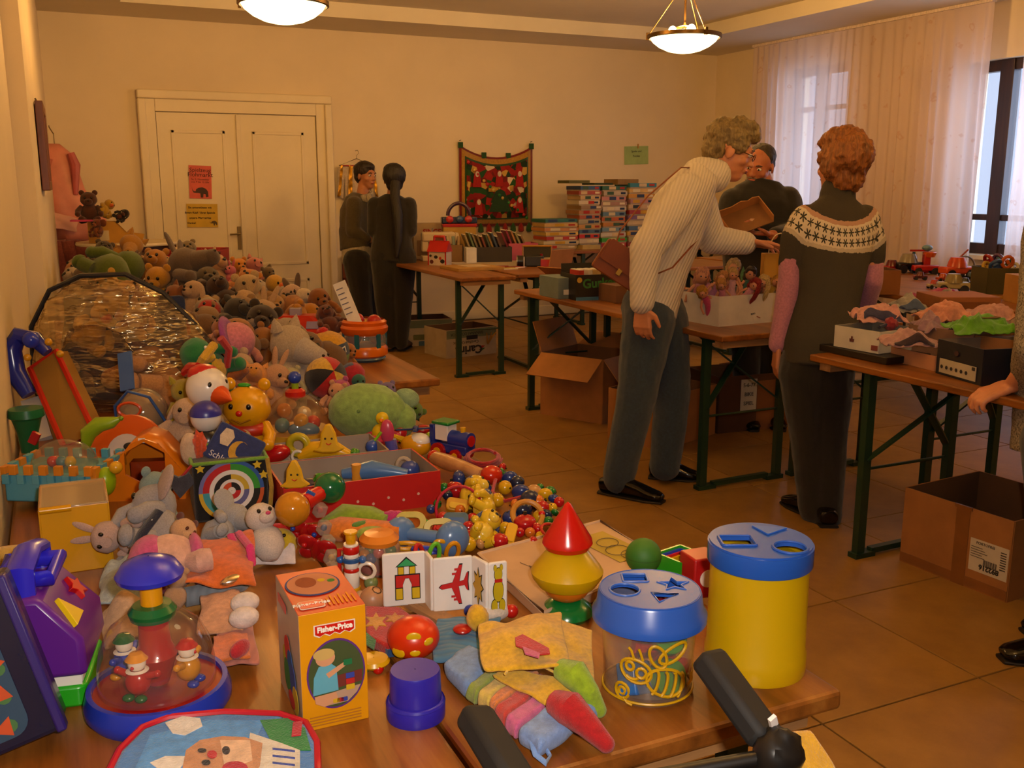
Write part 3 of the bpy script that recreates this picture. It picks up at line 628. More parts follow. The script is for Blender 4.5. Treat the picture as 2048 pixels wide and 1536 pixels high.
sc_=MB()
for k in range(3):sc_.tube([J(724,391+3*k)+(S2*math.cos(a)*.085+S2.cross(UP)*math.sin(a)*.085)+UP*(.02*math.cos(a+k))for a in[i*math.pi/8 for i in range(16)]],.022,8,True)
sc_.tube([J(738,392,-.1),J(744,405,-.12),J(747,425,-.13)],[.03,.035,.03],8)
so_=sc_.obj('scarf',ribbed('a89c86',RT,260,.4),pD);so_.data.transform(Matrix.Translation(-O))
tr=MB()
for a in([J(714,522,-.07),J(725,605,-.06),J(737,676,-.05)],[J(730,522,.07),J(738,605,.08),J(748,680,.08)]):limb(tr,a,[.13,.09,.062])
solid(tr,'trousers',BLACKC,pD,.010,4,.5,.01,.1,O)
hD.hair(body,O,SHORT[:2]+[((0,.055,.04),(.084,.07,.082)),((0,.0,.085),(.072,.085,.045)),((0,.105,.06),(.045,.045,.045))],mat('hair','1c110a'),.008,.03,.0075);hD.face(body,O,'1c110a','a05248','160d08')
for x in(740,752):
    a=atd(x,690,D);a.z=0;shoe('shoe',a,a-FH*.1+RT*.2,PL('1a0f0a',.5),pD,O)
# --- person at the right edge, hand on the table
D=3.12;g=atd(2145,1300,D);g.z=0;O=g.copy();pF=T('person','person in grey tweed jacket gripping the table edge at the right border','person',g)
bd=MB();hF=Head(J(2151,300,0),-RT*.7+FH*.6,UP,1.0);hF.skull(bd);limb(bd,[J(2151,400),hF.p(0,.02,-.06)],[.06,.055])
loft(bd,[(J(2156,880),.13,.1),(J(2156,650),.12,.09),(J(2154,450),.14,.07)],FH)
hw=at(2026,770,.80);limb(bd,[J(2111,480,-.12),J(2088,690,-.18),hw],[.045,.038,.028]);hand(bd,hw,-RT*.85-UP*.35+FH*.1,-UP*.75+RT*.55+FH*.1,FH*.8+UP*.1,.55,1.02)
for a in([J(2131,900,-.1),J(2131,1150,-.1),J(2136,1370,-.1)],[J(2166,900,.1),J(2166,1150,.1),J(2166,1350,.1)]):limb(bd,a,[.08,.06,.045])
body=solid(bd,'body',SKIN,pF,.0068,3,.5,0,.1,O)
def tweed():
    m,nt,b=_new('tweed');co=_coord(nt);b.inputs['Roughness'].default_value=.95
    nt.links.new(_ramp(nt,_noise(nt,co,160,4,.7),[(.38,'38332b'),(.5,'857a68'),(.62,'a09582')]),b.inputs['Base Color']);return m
sw=MB();loft(sw,[(J(2156,905),.19,.19),(J(2156,800),.18,.175),(J(2156,650),.18,.16),(J(2154,520),.2,.14),(J(2152,450),.17,.10),(J(2152,410),.09,.08)],FH)
limb(sw,[J(2116,470,-.12),J(2088,690,-.19),hw+RT*.045+UP*.02],[.10,.085,.055])
solid(sw,'jacket',tweed(),pF,.009,4,.5,.012,.1,O)
tr=MB()
for a in([J(2131,880,-.1),J(2131,1150,-.1),J(2136,1360,-.1)],[J(2166,880,.1),J(2166,1150,.1),J(2166,1340,.1)]):limb(tr,a,[.13,.095,.08])
solid(tr,'trousers',BLACKC,pF,.010,4,.5,.01,.1,O);hF.hair(body,O,SHORT,mat('hair','4a3a28'),.02,.03,.009);hF.face(body,O)
for q in(-.1,.1):
    a=atd(2136 if q<0 else 2166,1370,D+q);a.z=0;shoe('shoe',a+RT*.06,a-RT*.2,SHOEB,pF,O)
# ------------------------------------------------------------------ things on the walls
def place_box(name,label,cat,c,d,m,rz=0,group=None,bev=.002,part='carton'):
    t=T(name,label,cat,c,rz,group);MB().box((0,0,d[2]/2),d).obj(part,m,t,bev=bev,smooth=False);return t
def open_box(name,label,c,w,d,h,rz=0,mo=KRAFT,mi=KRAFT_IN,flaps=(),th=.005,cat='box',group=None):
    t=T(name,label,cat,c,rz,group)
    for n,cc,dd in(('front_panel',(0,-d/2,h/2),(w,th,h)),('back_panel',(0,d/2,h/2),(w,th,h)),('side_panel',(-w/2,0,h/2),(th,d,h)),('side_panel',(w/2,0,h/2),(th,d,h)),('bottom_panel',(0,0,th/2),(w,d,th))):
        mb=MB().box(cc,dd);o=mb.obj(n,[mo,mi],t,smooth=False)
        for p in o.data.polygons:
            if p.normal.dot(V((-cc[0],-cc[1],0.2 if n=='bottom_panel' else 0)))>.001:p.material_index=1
    for(s,a,L)in flaps:
        a=rad(a);ex,ez=math.sin(a)*L,math.cos(a)*L
        if s in 'fb':q=-1 if s=='f' else 1;p0,p1=(0,q*d/2,h),(0,q*(d/2+ex),h+ez);MB().bar(p0,p1,w*.98,th,up=(0,q*math.cos(a),-math.sin(a))if True else None).obj('flap',mo,t,smooth=False)
        else:q=-1 if s=='l' else 1;p0,p1=(q*w/2,0,h),(q*(w/2+ex),0,h+ez);MB().bar(p0,p1,d*.98,th,up=(q*math.cos(a),0,-math.sin(a))).obj('flap',mo,t,smooth=False)
    return t
INK=CD('2a2420');DW=YB-.043
def wall_frame(x,z):return FR((0,0,0),(1,0,0),(0,0,1))
ELE=[(-.5,.28),(-.46,.1),(-.38,0),(-.28,.0),(-.25,.12),(-.12,.2),(.1,.24),(.3,.16),(.42,0),(.44,-.3),(.3,-.34),(.28,-.16),(.16,-.14),(.14,-.36),(0,-.36),(-.02,-.12),(-.14,-.1),(-.26,-.1),(-.4,-.08),(-.47,.06)]
def sheet(name,label,px0,py0,px1,py1,y,m,cat='poster',tilt=0):
    a,b=aty(px0,py0,y),aty(px1,py1,y);c=(a+b)/2;w,h=abs(b.x-a.x),abs(a.z-b.z)
    t=T(name,label,cat,c,rot=(0,tilt,0));MB().poly([(-w/2,-h/2),(w/2,-h/2),(w/2,h/2),(-w/2,h/2)],.001,FRONT((0,0,0))).obj('sheet',m,t,smooth=False);return t,w,h
t,w_,h_=sheet('pink_poster','pink paper poster with an elephant taped to the door',376,331,425,397,DW,CD('d9675c'),tilt=rad(2))
text('Spielzeug',.052,INK,t,FRONT((0,-.002,h_*.36)));text('Flohmarkt',.055,INK,t,FRONT((0,-.002,h_*.22)))
for k,s_ in enumerate(('Sa. 5. November','von 9 bis 12 Uhr')):text(s_,.024,INK,t,FRONT((0,-.002,h_*(.08-.08*k))))
decal(t,FRONT((0,0,-h_*.28))@XF((0,0,.001),sc=(.16,.16,1)),ELE,CD('4a3630'),'elephant_print')
t,w_,h_=sheet('yellow_poster','yellow paper notice with black lettering taped to the door',372,408,437,454,DW,CD('d2ad3c'),tilt=rad(1))
for k,s_ in enumerate(('Sie unterstützen mit','Ihrem Kauf / Ihrer Spende','unsere Pfarrcaritas','Danke!')):text(s_,.026,INK,t,FRONT((-.02 if k<3 else-.1,-.002,h_*(.34-.22*k))),bold=.0006)
decal(t,FRONT((.1,0,-h_*.30))@XF((0,0,.001),sc=(.075,.075,1)),ELE,CD('5a4a30'),'elephant_print')
t,w_,h_=sheet('green_note','pale green paper note clipped to the back wall',1249,292,1296,329,YB-.004,CD('9db878'),'note',rad(-2))
for k,s_ in enumerate(('Spiele und','Puzzles')):text(s_,.032,INK,t,FRONT((0,-.002,h_*(.22-.26*k))))
MB().box((.02,-.008,h_*.5),(.012,.012,.05)).obj('peg',CD('b08448'),t,bev=.002,smooth=False)
QA,QB=aty(918,300,YB-.03),aty(1065,440,YB-.03);qw,qh=QB.x-QA.x,QA.z-QB.z+.12
def quiltmat():
    m,nt,b=_new('christmas_print');co=_coord(nt);b.inputs['Roughness'].default_value=.9
    vo=nt.nodes.new('ShaderNodeTexVoronoi');vo.inputs['Scale'].default_value=17;nt.links.new(co,vo.inputs['Vector'])
    sp=nt.nodes.new('ShaderNodeSeparateColor');nt.links.new(vo.outputs['Color'],sp.inputs[0])
    r=nt.nodes.new('ShaderNodeValToRGB');r.color_ramp.interpolation='CONSTANT';e=r.color_ramp.elements
    st_=[(0,'8c1512'),(.28,'1d4a1c'),(.48,'9a1c14'),(.62,'16321a'),(.74,'c9a04a'),(.84,'d8c4a4'),(.92,'6b0f0f')]
    for _ in range(5):e.new(.5)
    for i,(p,c)in enumerate(st_):e[i].position=p;e[i].color=(*lin(c),1)
    nt.links.new(sp.outputs[0],r.inputs[0]);nt.links.new(r.outputs[0],b.inputs['Base Color']);_bump(nt,b,vo.outputs['Distance'],.4,.01);return m
Q=T('christmas_wall_hanging','red and green christmas wall hanging with tassels pinned to the back wall','wall hanging',(QA.x,YB-.03,QB.z-.06))
def qtop(u):return qh-.13*math.sin(math.pi*u)**.8
def qstrip(x0,x1,v0,v1,yo,m,name,n=14,th=.006):
    mb=MB();vs=[];fs=[]
    for i in range(n+1):
        u=x0+(x1-x0)*i/n;x=u*qw
        for v in(v0,v1):vs.append((x,yo+.008*math.sin(u*9+v*5),v*qtop(u)))
    for i in range(n):a=i*2;fs.append((a,a+2,a+3,a+1))
    return mb.add(vs,fs).obj(name,m,Q,sol=th,ang=180)
qstrip(0,1,0,1,0,FB('7d1210'),'backing');qstrip(.03,.97,.04,.97,-.006,FB('b4842c'),'gold_border');qstrip(.07,.93,.10,.90,-.012,FB('1f4a20'),'green_border');qstrip(.09,.91,.12,.87,-.018,quiltmat(),'printed_panel')
qstrip(.38,.72,.50,.58,-.026,FB('c0922c'),'gold_cloud',8)
for(u,v,s_)in((.22,.66,1),(.52,.70,.8),(.80,.66,1),(.24,.28,.9),(.80,.30,.8)):
    f=MB().poly([(-.05,-.09),(.05,-.09),(.035,.03),(.012,.085),(-.012,.085),(-.035,.03)],.006,FRONT((u*qw,-.03,v*qtop(u)))).obj('red_figure',FB('a3150f'),Q,smooth=False)
    f.scale=(1,1,1);MB().poly(circ(.022,12,0,.045,.03),.004,FRONT((u*qw,-.037,v*qtop(u)))).obj('white_beard',FB('d8c8ac'),f,smooth=False)
MB().poly([(-.13,-.12),(.13,-.12),(.09,-.02),(.11,-.02),(.05,.1),(0,.12),(-.05,.1),(-.11,-.02),(-.09,-.02)],.006,FRONT((.53*qw,-.03,.32*qh))).obj('green_tree',FB('163a1c'),Q,smooth=False)
for k in range(16):
    u,v=.06+.88*((k*.381)%1),.08+.8*((k*.618)%1)
    MB().sph((u*qw,-.035,v*qtop(u)),(.018,.01,.018),seg=8,ring=6).obj('bell',PL(('c8a24a','1f6a2a','b01c14')[k%3],.3),Q)
for k in range(9):p=(k+.5)/9;MB().lathe([(.006,.04),(.03,.0),(.034,-.05),(.02,-.06)],(p*qw,-.01,-.005),seg=8).obj('tassel',FB(('1f4a20','8c1512')[k%2]),Q)
for u in(.02,.33,.66,.98):MB().box((u*qw,0,qtop(u)+.005),(.05,.02,.06)).obj('loop',FB('1f4a20'),Q,smooth=False)
for u in(.02,.98):MB().rod((u*qw,.028,qtop(u)+.05),(u*qw,-.012,qtop(u)+.055),.004).obj('nail',MT('555046'),Q)
gp=aty(714,352,YB-.06);G=T('gold_carnival_jacket','gold and white carnival jacket on a wire hanger behind the young women','costume',gp);GOLD=MT('b08028',.28)
MB().tube([(0,0,.17),(.0,0,.20),(.025,0,.225),(.015,0,.25),(-.01,.0,.245)],.004).tube([(0,0,.17),(-.18,0,.10),(.18,0,.10),(0,0,.17)],.004).obj('hanger',MT('8a7a60'),G)
MB().poly([(-.10,.11),(-.19,.08),(-.21,-.2),(-.15,-.22),(-.13,-.05),(-.13,-.36),(.13,-.36),(.13,-.05),(.15,-.22),(.21,-.2),(.19,.08),(.10,.11),(.0,.02)],.02,FRONT((0,.01,0))).obj('cloth',FB('c9b49a'),G,bev=.006)
for(a,b)in((-.105,-.06),(.06,.105),(-.212,-.18),(.18,.212)):
    patch('gold_trim',[(a,-.025,-.21),(b,-.025,-.21),(b*.8,-.025,.10),(a*.8,-.025,.10)],GOLD,G,4,12,.012,30,a,.002)
MB().box((0,-.02,.1),(.3,.01,.01)).obj('red_piping',FB('a01c18'),G,smooth=False)
b_=aty(690,530,YB-.05);t=T('brown_board','small brown board leaning by the door frame','board',(b_.x,YB-.04,.40));MB().box((0,0,.21),(.05,.03,.24)).obj('panel',CD('6b3216'),t,smooth=False);MB().box((0,0,.0),(.05,.03,.2)).obj('foot_block',CD('6b3216'),t,smooth=False)
t=T('pink_folder','bright pink card folder beside the brown board','folder',(b_.x+.09,YB-.04,.49));MB().box((0,0,.09),(.09,.02,.2)).obj('cover',CD('b8306a'),t,smooth=False);MB().box((0,.014,.088),(.085,.006,.19)).obj('pages',WHITEC,t,smooth=False)
t=T('framed_picture','narrow brown wooden picture frame hanging on the left wall','picture',(-.015,6.25,1.64),rz=rad(-1.1))
for(c,d)in(((.012,0,.21),(.04,.62,.05)),((.012,0,-.21),(.04,.62,.05)),((.012,-.29,0),(.04,.05,.47)),((.012,.29,0),(.04,.05,.47))):MB().box(c,d).obj('frame_bar',wood('4a2410','6a3618','7d4420','Z',.4,'frm'),t,bev=.004,smooth=False)
MB().box((.008,0,0),(.012,.54,.38)).obj('picture',CD('cdb890'),t,smooth=False);MB().rod((.01,0,.23),(-.01,0,.27),.005).obj('nail',MT('554a3a'),t)
dp=aty(140,380,9.5);t=T('pink_costume_dress','long pink satin costume dress hanging in the corner','costume',(dp.x,9.5,0));PK=mat('card','d98a76',.45)
mb=MB();rings=[(1.78,.05,.03,-.10),(1.70,.13,.06,-.09),(1.58,.15,.08,-.07),(1.40,.17,.10,-.05),(1.20,.22,.12,.0),(1.02,.27,.13,.06),(.94,.28,.13,.09)];vs=[];fs=[];n=40
for(z,rx,ry,dx)in rings:
    for i in range(n):a=2*math.pi*i/n;k=1+.10*math.sin(7*a+z*3)*(1.8-z);vs.append((dx+rx*k*math.cos(a),ry*k*math.sin(a),z))
for j in range(len(rings)-1):
    for i in range(n):k=(i+1)%n;fs.append((j*n+i,(j+1)*n+i,(j+1)*n+k,j*n+k))
mb.add(vs,fs).obj('gown',PK,t,ang=180,sol=.006)
MB().tube([(-.16,-.05,1.66),(-.24,-.06,1.45),(-.23,-.08,1.2),(-.20,-.08,1.05)],[.05,.06,.055,.04],10).obj('sleeve',mat('card','c97864',.45),t)
MB().tube([(0.03,-.09,1.70),(.06,-.1,1.6),(.04,-.11,1.35)],[.03,.04,.02],8).obj('collar',mat('card','b85a5a',.5),t)
patch('bow',[(-.2,-.16,1.08),(.02,-.18,1.02),(.05,-.17,1.14),(-.16,-.15,1.2)],mat('card','e0a894',.4),t,6,6,.02,20,2)
for k in range(3):MB().tube([(-.16+.1*k,-.12,.96),(-.14+.1*k,-.12,.80),(-.10+.09*k,-.12,.62)],[.09,.09,.08],12).obj('underskirt',FB('9c5244'),t)
MB().tube([(-.09,0,1.76),(-.09,0,1.86),(-.12,.05,1.92),(-.12,.2,1.94)],.005).obj('hanger_hook',MT('8a7a60'),t)
rt=aty(225,478,8.75);rc=V((rt.x+.12,8.8,0));t=T('round_bistro_table','high white round table in the back corner','table',rc)
MB().lathe([(.001,.97),(.40,.97),(.405,.955),(.40,.945),(.001,.945)],seg=40).obj('table_top',TRIM,t);MB().box((.22,-.1,.915),(.3,.06,.06)).obj('bracket',wood('4a2410','6a3618','7d4420','X',.4,'brk'),t,smooth=False);MB().rod((0,0,.0),(0,0,.95),.04,seg=16).obj('column',TRIM,t);MB().lathe([(.001,.04),(.28,.03),(.3,0)],seg=30).obj('base',TRIM,t)
MB().box((.06,.05,.45),(.5,.02,.88)).obj('skirt_board',TRIM,t,smooth=False)
bxp=aty(215,462,8.7);t=T('yellow_card_display','yellow card display box holding dark plush heads on the round table','box',(bxp.x,8.7,.972),rz=rad(-6));YC=CD('b9862c')
MB().poly([(-.14,0),(.26,0),(.28,.06),(.14,.08),(.06,.17),(-.14,.17)],.012,FRONT((0,-.08,0))).obj('front',YC,t,smooth=False);MB().poly([(-.14,0),(.26,0),(.28,.06),(.14,.08),(.06,.17),(-.14,.17)],.012,FRONT((0,.09,0))).obj('back',YC,t,smooth=False)
MB().box((-.13,0,.085),(.01,.17,.17)).box((.06,0,.006),(.4,.17,.012)).obj('tray',YC,t,smooth=False);MB().box((-.02,-.094,.06),(.07,.002,.08)).obj('sticker',CD('c9b890'),t,smooth=False)
MB().poly([(-.28,.0),(-.05,.0),(-.05,.012),(-.28,.012)],.14,FRONT((.02,-.03,.175))).obj('pink_lid',CD('b83a6a'),t,smooth=False)
# ------------------------------------------------------------------ soft toys
def plush(name,label,p,h,col,ear='round',muz='snout',yaw=0,pitch=0,roll=0,col2=None,earcol=None,limbs=True,eye='140d0a',group=None,tail=None,beak='d9641e',fat=1.0,hd=1.0,kindcat='plush toy',sc=(1,1,1),mk=FB,nosec=None):
    """h = height in metres of the sitting figure, p = its centre."""
    t=T(name,label,kindcat,p,group=group,rot=(rad(pitch),rad(roll),FACE+rad(yaw)),sc=(h*sc[0],h*sc[1],h*sc[2]))
    m=mk(col);m2=mk(col2 or col);me=mk(earcol or col)
    MB().sph((0,0,-.2),(.27*fat,.23*fat,.30),seg=16,ring=10,nz=.10).obj('body',m,t)
    if col2 and limbs:MB().sph((0,-.10*fat,-.2),(.19*fat,.15*fat,.22),seg=12,ring=8).obj('belly',m2,t)
    Hd=MB().sph((0,-.05,.22),(.25*hd,.23*hd,.23*hd),seg=18,ring=12,nz=.06).obj('head',m,t)
    if muz=='snout':
        s=MB().sph((0,-.25,.15),(.13,.11,.10),seg=14,ring=8).obj('muzzle',m2,Hd);MB().sph((0,-.355,.185),(.045,.03,.032),seg=10,ring=6).obj('nose',PL(nosec or eye,.3),Hd)
    elif muz=='beak':MB().lathe([(.10,0),(.095,.04),(.06,.12),(.001,.17)],(0,-.24,.16),(rad(90),0,0),seg=12).obj('beak',mk(beak),Hd)
    elif muz=='trunk':MB().tube([(0,-.22,.18),(0,-.36,.10),(0,-.42,-.05),(0,-.48,-.12)],[.085,.07,.055,.05],10).obj('trunk',m,Hd)
    elif muz=='long':MB().tube([(0,-.12,.2),(0,-.32,.13),(0,-.44,.10)],[.17,.14,.11],12).sph((0,-.45,.10),.112,seg=12,ring=8).obj('muzzle',m2,Hd);MB().sph((.045,-.55,.13),.018,seg=8,ring=6).sph((-.045,-.55,.13),.018,seg=8,ring=6).obj('nostrils',PL('2a1a12'),Hd)
    elif muz=='pig':MB().lathe([(.08,0),(.085,.06),(.001,.065)],(0,-.26,.17),(rad(90),0,0),seg=12).obj('snout',m2,Hd)
    for q in(-1,1):
        if ear=='round':MB().sph((q*.19*hd,.0,.42*hd),(.085,.045,.085),seg=12,ring=8).obj('ear',me,Hd)
        elif ear=='long':MB().sph((q*.10,.02,.56),(.06,.03,.20),(0,q*.25,0),seg=12,ring=8).obj('ear',me,Hd)
        elif ear=='flop':MB().sph((q*.24,-.02,.16),(.05,.09,.18),(0,q*-.25,0),seg=12,ring=8).obj('ear',me,Hd)
        elif ear=='big':MB().sph((q*.34,.02,.24),(.19,.04,.20),(0,0,q*.3),seg=14,ring=8).obj('ear',me,Hd)
        elif ear=='point':MB().lathe([(.08,0),(.05,.08),(.001,.16)],(q*.16,0,.40),(0,q*.3,0),seg=8).obj('ear',me,Hd)
        MB().sph((q*.095*hd,-.05-.205*hd if muz != 'long' else-.2,.22+.05*hd),(.034,.030,.040),seg=10,ring=6).obj('eye',PL(eye,.15),Hd)
        if limbs:
            MB().tube([(q*.22,-.03,-.02),(q*.33,-.14,-.14),(q*.33,-.24,-.22)],[.085,.085,.08],10).sph((q*.33,-.25,-.225),.088,seg=10,ring=8).obj('arm',m,t)
            MB().tube([(q*.16,-.08,-.40),(q*.22,-.28,-.42)],[.11,.10],10).sph((q*.23,-.33,-.40),(.10,.075,.12),seg=10,ring=8).obj('leg',m,t)
    if tail:MB().tube([(0,.2,-.4),(0,.32,-.3),(.1,.38,-.1)],[.04,.035,.03],8).obj('tail',mk(tail),t)
    return t
def heap(name,label,px,py,z,hpx,col,*a,**k):
    p=at(px,py,z);return plush(name,label,p,hpx*mpp(p),col,*a,**k)
q=aty(178,408,8.75);plush('brown_plush_bear','shaggy dark brown plush on the round table behind the pink dress',q+V((0,0,-.02)),.26,'4a2412',yaw=20);q=aty(212,415,8.78)
plush('yellow_plush_duck','yellow plush duck lying on the card display',q,.17,'b98f1c','none','beak',yaw=60,roll=50);q=aty(246,430,8.66);plush('black_plush_dog','black plush dog slumped over the card display end',q,.13,'1c100a','flop',roll=60,col2='5a2a14')
q=aty(196,455,8.52);plush('rust_plush_monkey','rust-brown plush monkey low behind the dress hem',q,.15,'6a3012','big',yaw=-20,col2='8a4a24')
c0=aty(396,520,7.25);t=T('red_plastic_crate','red plastic crate standing behind the plush heap before the door','crate',(c0.x,c0.y,.775),FACE+rad(4));RC=PL('8f1216',.4);cw=104*mpp(c0)
for(c,d,n)in(((0,-.14,.11),(cw,.012,.2),'front_wall'),((0,.14,.11),(cw,.012,.2),'back_wall'),((-cw/2,0,.11),(.012,.28,.2),'side_wall'),((cw/2,0,.11),(.012,.28,.2),'side_wall'),((0,0,.008),(cw,.28,.012),'bottom')):MB().box(c,d).obj(n,RC,t,bev=.003,smooth=False)
MB().tube([(-cw/2,-.14,.21),(cw/2,-.14,.21),(cw/2,.14,.21),(-cw/2,.14,.21)],.009,6,True).obj('rim',RC,t)
for k in range(12):MB().box((-cw/2+cw*(k+.5)/12,-.148,.13),(.006,.006,.09)).obj('rib',RC,t,smooth=False)
# ------------------------------------------------------------------ back tables
CREAM=PL('cdb892',.4)
def onback(px,py,z=TZ):return at(px,py,z)
p=at(885,531,TZ);s_=mpp(p);t=T('farm_lunch_tin','small white farm-shaped tin with red roof and red handle','tin',p+V((.0,.06,0)),FACE+rad(-22));w,d,h=40*s_,26*s_,27*s_
MB().box((0,0,h/2),(w,d,h)).obj('walls',CD('c9b8a4',.4),t,bev=.002,smooth=False)
MB().add([(-w/2-.006,-d/2-.01,h),(w/2+.006,-d/2-.01,h),(w/2+.006,d/2+.01,h),(-w/2-.006,d/2+.01,h),(-w/2-.006,0,h+.09),(w/2+.006,0,h+.09)],[(0,1,5,4),(2,3,4,5),(0,4,3),(1,2,5),(3,2,1,0)]).obj('roof',PL('b01410',.35),t,smooth=False)
MB().tube([(-.05,0,h+.09),(-.045,0,h+.125),(.045,0,h+.125),(.05,0,h+.09)],.011).obj('handle',PL('c02414',.3),t)
for(x,z,a,b,c)in((-.05,.03,.03,.025,'5a1c12'),(-.01,.07,.03,.02,'1a1612'),(.05,.035,.035,.025,'20180f'),(.03,.06,.02,.02,'a83020'),(-.06,.08,.02,.015,'1a1612')):decal(t,FRONT((x,-d/2,z)),circ(a*.6,12,0,0,b*.7),CD(c),'animal_print')
for x in(-w/2+.004,w/2-.004):decal(t,FRONT((x,-d/2,h/2)),[(-.006,-h/2),(.006,-h/2),(.006,h/2),(-.006,h/2)],CD('b01410'),'red_post')
p=at(850,492,TZ)+V((0,.5,0));s_=mpp(p);t=T('sewing_machine_box','pale carton lettered SINGER behind the sewing machine','box',(aty(868,480,8.5).x,8.5,TZ),rz=rad(-8));MB().box((0,0,.16),(.42,.2,.32)).obj('carton',CD('b59a74'),t,bev=.003,smooth=False)
text('SINGER',.062,CD('9a1a12'),t,FRONT((-.02,-.102,.245)),bold=.002);MB().box((.09,-.102,.21),(.18,.002,.02)).obj('red_stripe',CD('9a1a12'),t,smooth=False);MB().box((-.1,-.102,.1),(.16,.002,.14)).obj('picture_print',CD('8a6a4a'),t,smooth=False)
t=T('sewing_machine','cream sewing machine standing before its lettered carton','sewing machine',(aty(876,480,8.2).x,8.2,TZ),rz=rad(-12));MB().box((0,0,.025),(.3,.14,.05)).obj('base',CREAM,t,bev=.008,smooth=False);MB().box((.12,0,.14),(.07,.11,.2)).obj('pillar',CREAM,t,bev=.015);MB().box((0,0,.21),(.3,.1,.09)).obj('arm',CREAM,t,bev=.02);MB().box((-.12,0,.13),(.06,.08,.1)).obj('needle_head',CREAM,t,bev=.012);MB().lathe([(.001,.03),(.045,.03),(.05,0)],(.152,0,.2),(0,rad(90),0),seg=20).obj('hand_wheel',CREAM,t);MB().box((.02,-.052,.2),(.14,.004,.04)).obj('stitch_panel',CD('6a3a28'),t,smooth=False)
MB().rod((-.05,0,.255),(-.05,0,.29),.004).obj('spool_pin',MT('888888'),t)
t=T('brown_jar','small brown jar beside the sewing machine','jar',V((2.74,8.45,TZ)));MB().lathe([(.001,0),(.045,0),(.05,.05),(.045,.09),(.001,.09)],seg=18).obj('glass',PL('5a2414',.25),t);MB().lathe([(.001,.112),(.04,.11),(.043,.09)],seg=18).obj('lid',PL('8a4420'),t)
p=V((aty(918,470,8.3).x,8.3,TZ));t=T('purple_toy_case','yellow toy case with red rim and big purple ring handle','toy case',p,FACE+rad(10));MB().box((0,0,.15),(.30,.14,.30)).obj('case',CD('b58a2a',.45),t,bev=.01,smooth=False);MB().box((0,0,.305),(.31,.15,.03)).obj('red_rim',PL('a01818'),t,bev=.006,smooth=False);MB().box((0,0,.35),(.32,.12,.06)).obj('blue_top',PL('23304f'),t,bev=.01)
MB().tube([(.10*math.cos(a),0,.39+.11*math.sin(a))for a in[math.pi*i/12 for i in range(13)]],.017).obj('handle',PL('3f2440',.35),t)
for x,c in((-.09,'c23a34'),(.0,'2f4d7a'),(.08,'b83a34')):MB().sph((x,-.065,.36),(.035,.02,.032),seg=10,ring=6).obj('knob',PL(c),t)
def book_box(label,p,w,d,h,mo,n,cols,rz=0,lean=-18,hb=.24,group='books in the back boxes',lab='book'):
    t=open_box('book_box',label,p,w,d,h,rz,mo,mo,th=.004);R_=Matrix.Rotation(rz,3,'Z')
    for k in range(n):
        u=(k+.6)/(n+.6);hh=hb*(.82+.3*RND.random());c=cols[k%len(cols)];off=V(((u-.5)*(w-.03),0,0))
        b=T('picture_book',f'{lab[0]} {("first", "second", "third", "fourth", "fifth", "sixth", "seventh", "eighth", "ninth", "tenth")[k]} from the near end of the {lab[1]}','book',V(p)+R_@(off+V((0,0,.008))),group=group,rot=(0,rad(lean-4*RND.random()),rz))
        MB().box((0,0,hh/2),(.016,d*.86,hh)).obj('cover',CD(c,.4),b,bev=.001,smooth=False);MB().box((0,0,hh/2+.002),(.011,d*.83,hh*.995)).obj('pages',WHITEC,b,smooth=False)
book_box('white and black card box of picture books at the back',at(985,524,TZ)+V((.02,.11,0)),.36,.22,.13,CD('3a332c'),9,['8a7a52','5a6a4a','70644c','6e5a32','7a3a24','3a4a3a','8a6a2a','3a4a62','5a4436'],rz=rad(-14),lab=('book','dark book box'))
place_box('white_card_box','small white card box beside the dark book box','box',at(955,526,TZ)+V((-.03,.1,0)),(.09,.2,.13),WHITEC,rad(-14))
book_box('pink card box holding red picture books',at(1050,520,TZ)+V((.0,.10,0)),.27,.22,.15,CD('b8546a'),5,['7a1a2c','86203a','9a6a3a','8a8a5a','7a5a3a'],rz=rad(-10),lean=-22,hb=.26,lab=('book','pink book box'))
t=open_box('paper_bag','brown paper bag with rolled papers beside the farm tin',at(915,524,TZ)+V((.0,.05,0)),.13,.10,.15,FACE,CD('8a6a44'),CD('6a5030'),th=.002,cat='bag')
for k in range(3):MB().rod((-.03+.03*k,0,.03),(-.07+.05*k,.02,.22),.014).obj('paper_roll',CD(('b8a890','8a9a90','b89a70')[k]),t)
p=at(953,540,TZ);t=T('flat_game_board','flat tan game board with a white sheet at the table end','board',p+V((0,.1,0)),rad(3));MB().box((0,0,.012),(.40,.36,.024)).obj('board',CD('a8803c'),t,bev=.002,smooth=False);MB().box((.02,0,.026),(.2,.2,.003)).obj('paper_sheet',CD('c8b08a'),t,smooth=False)
p=at(1065,534,TZ)+V((0,.06,0));t=T('toy_camera','black toy camera with a silver lens ring lying on the back table','camera',p,FACE);MB().rod((-.10,0,.045),(-.05,0,.045),.045,seg=20).obj('lens',PL('15120f',.3),t);MB().rod((-.105,0,.045),(-.098,0,.045),.047,seg=20).obj('lens_ring',MT('a09a8a'),t);MB().box((.04,0,.045),(.16,.08,.09)).obj('camera_body',PL('12100e',.4),t,bev=.01);MB().box((-.035,0,.04),(.03,.07,.08)).obj('silver_band',MT('9a8f7a'),t,smooth=False);MB().rod((.1,-.0,.09),(.1,0,.105),.012).obj('shutter_button',PL('8a1414'),t)
p=at(1084,533,TZ)+V((0,.09,0));t=T('small_chalkboard','little chalkboard in a yellow frame on the back table','chalkboard',p,FACE,rot=(rad(-14),0,FACE));MB().box((0,0,.085),(.24,.008,.16)).obj('slate',CD('2a2418'),t,smooth=False);MB().tube([(-.12,0,0),(.12,0,0),(.12,0,.165),(-.12,0,.165)],.012,8,True).obj('frame',PL('a8741c',.4),t)
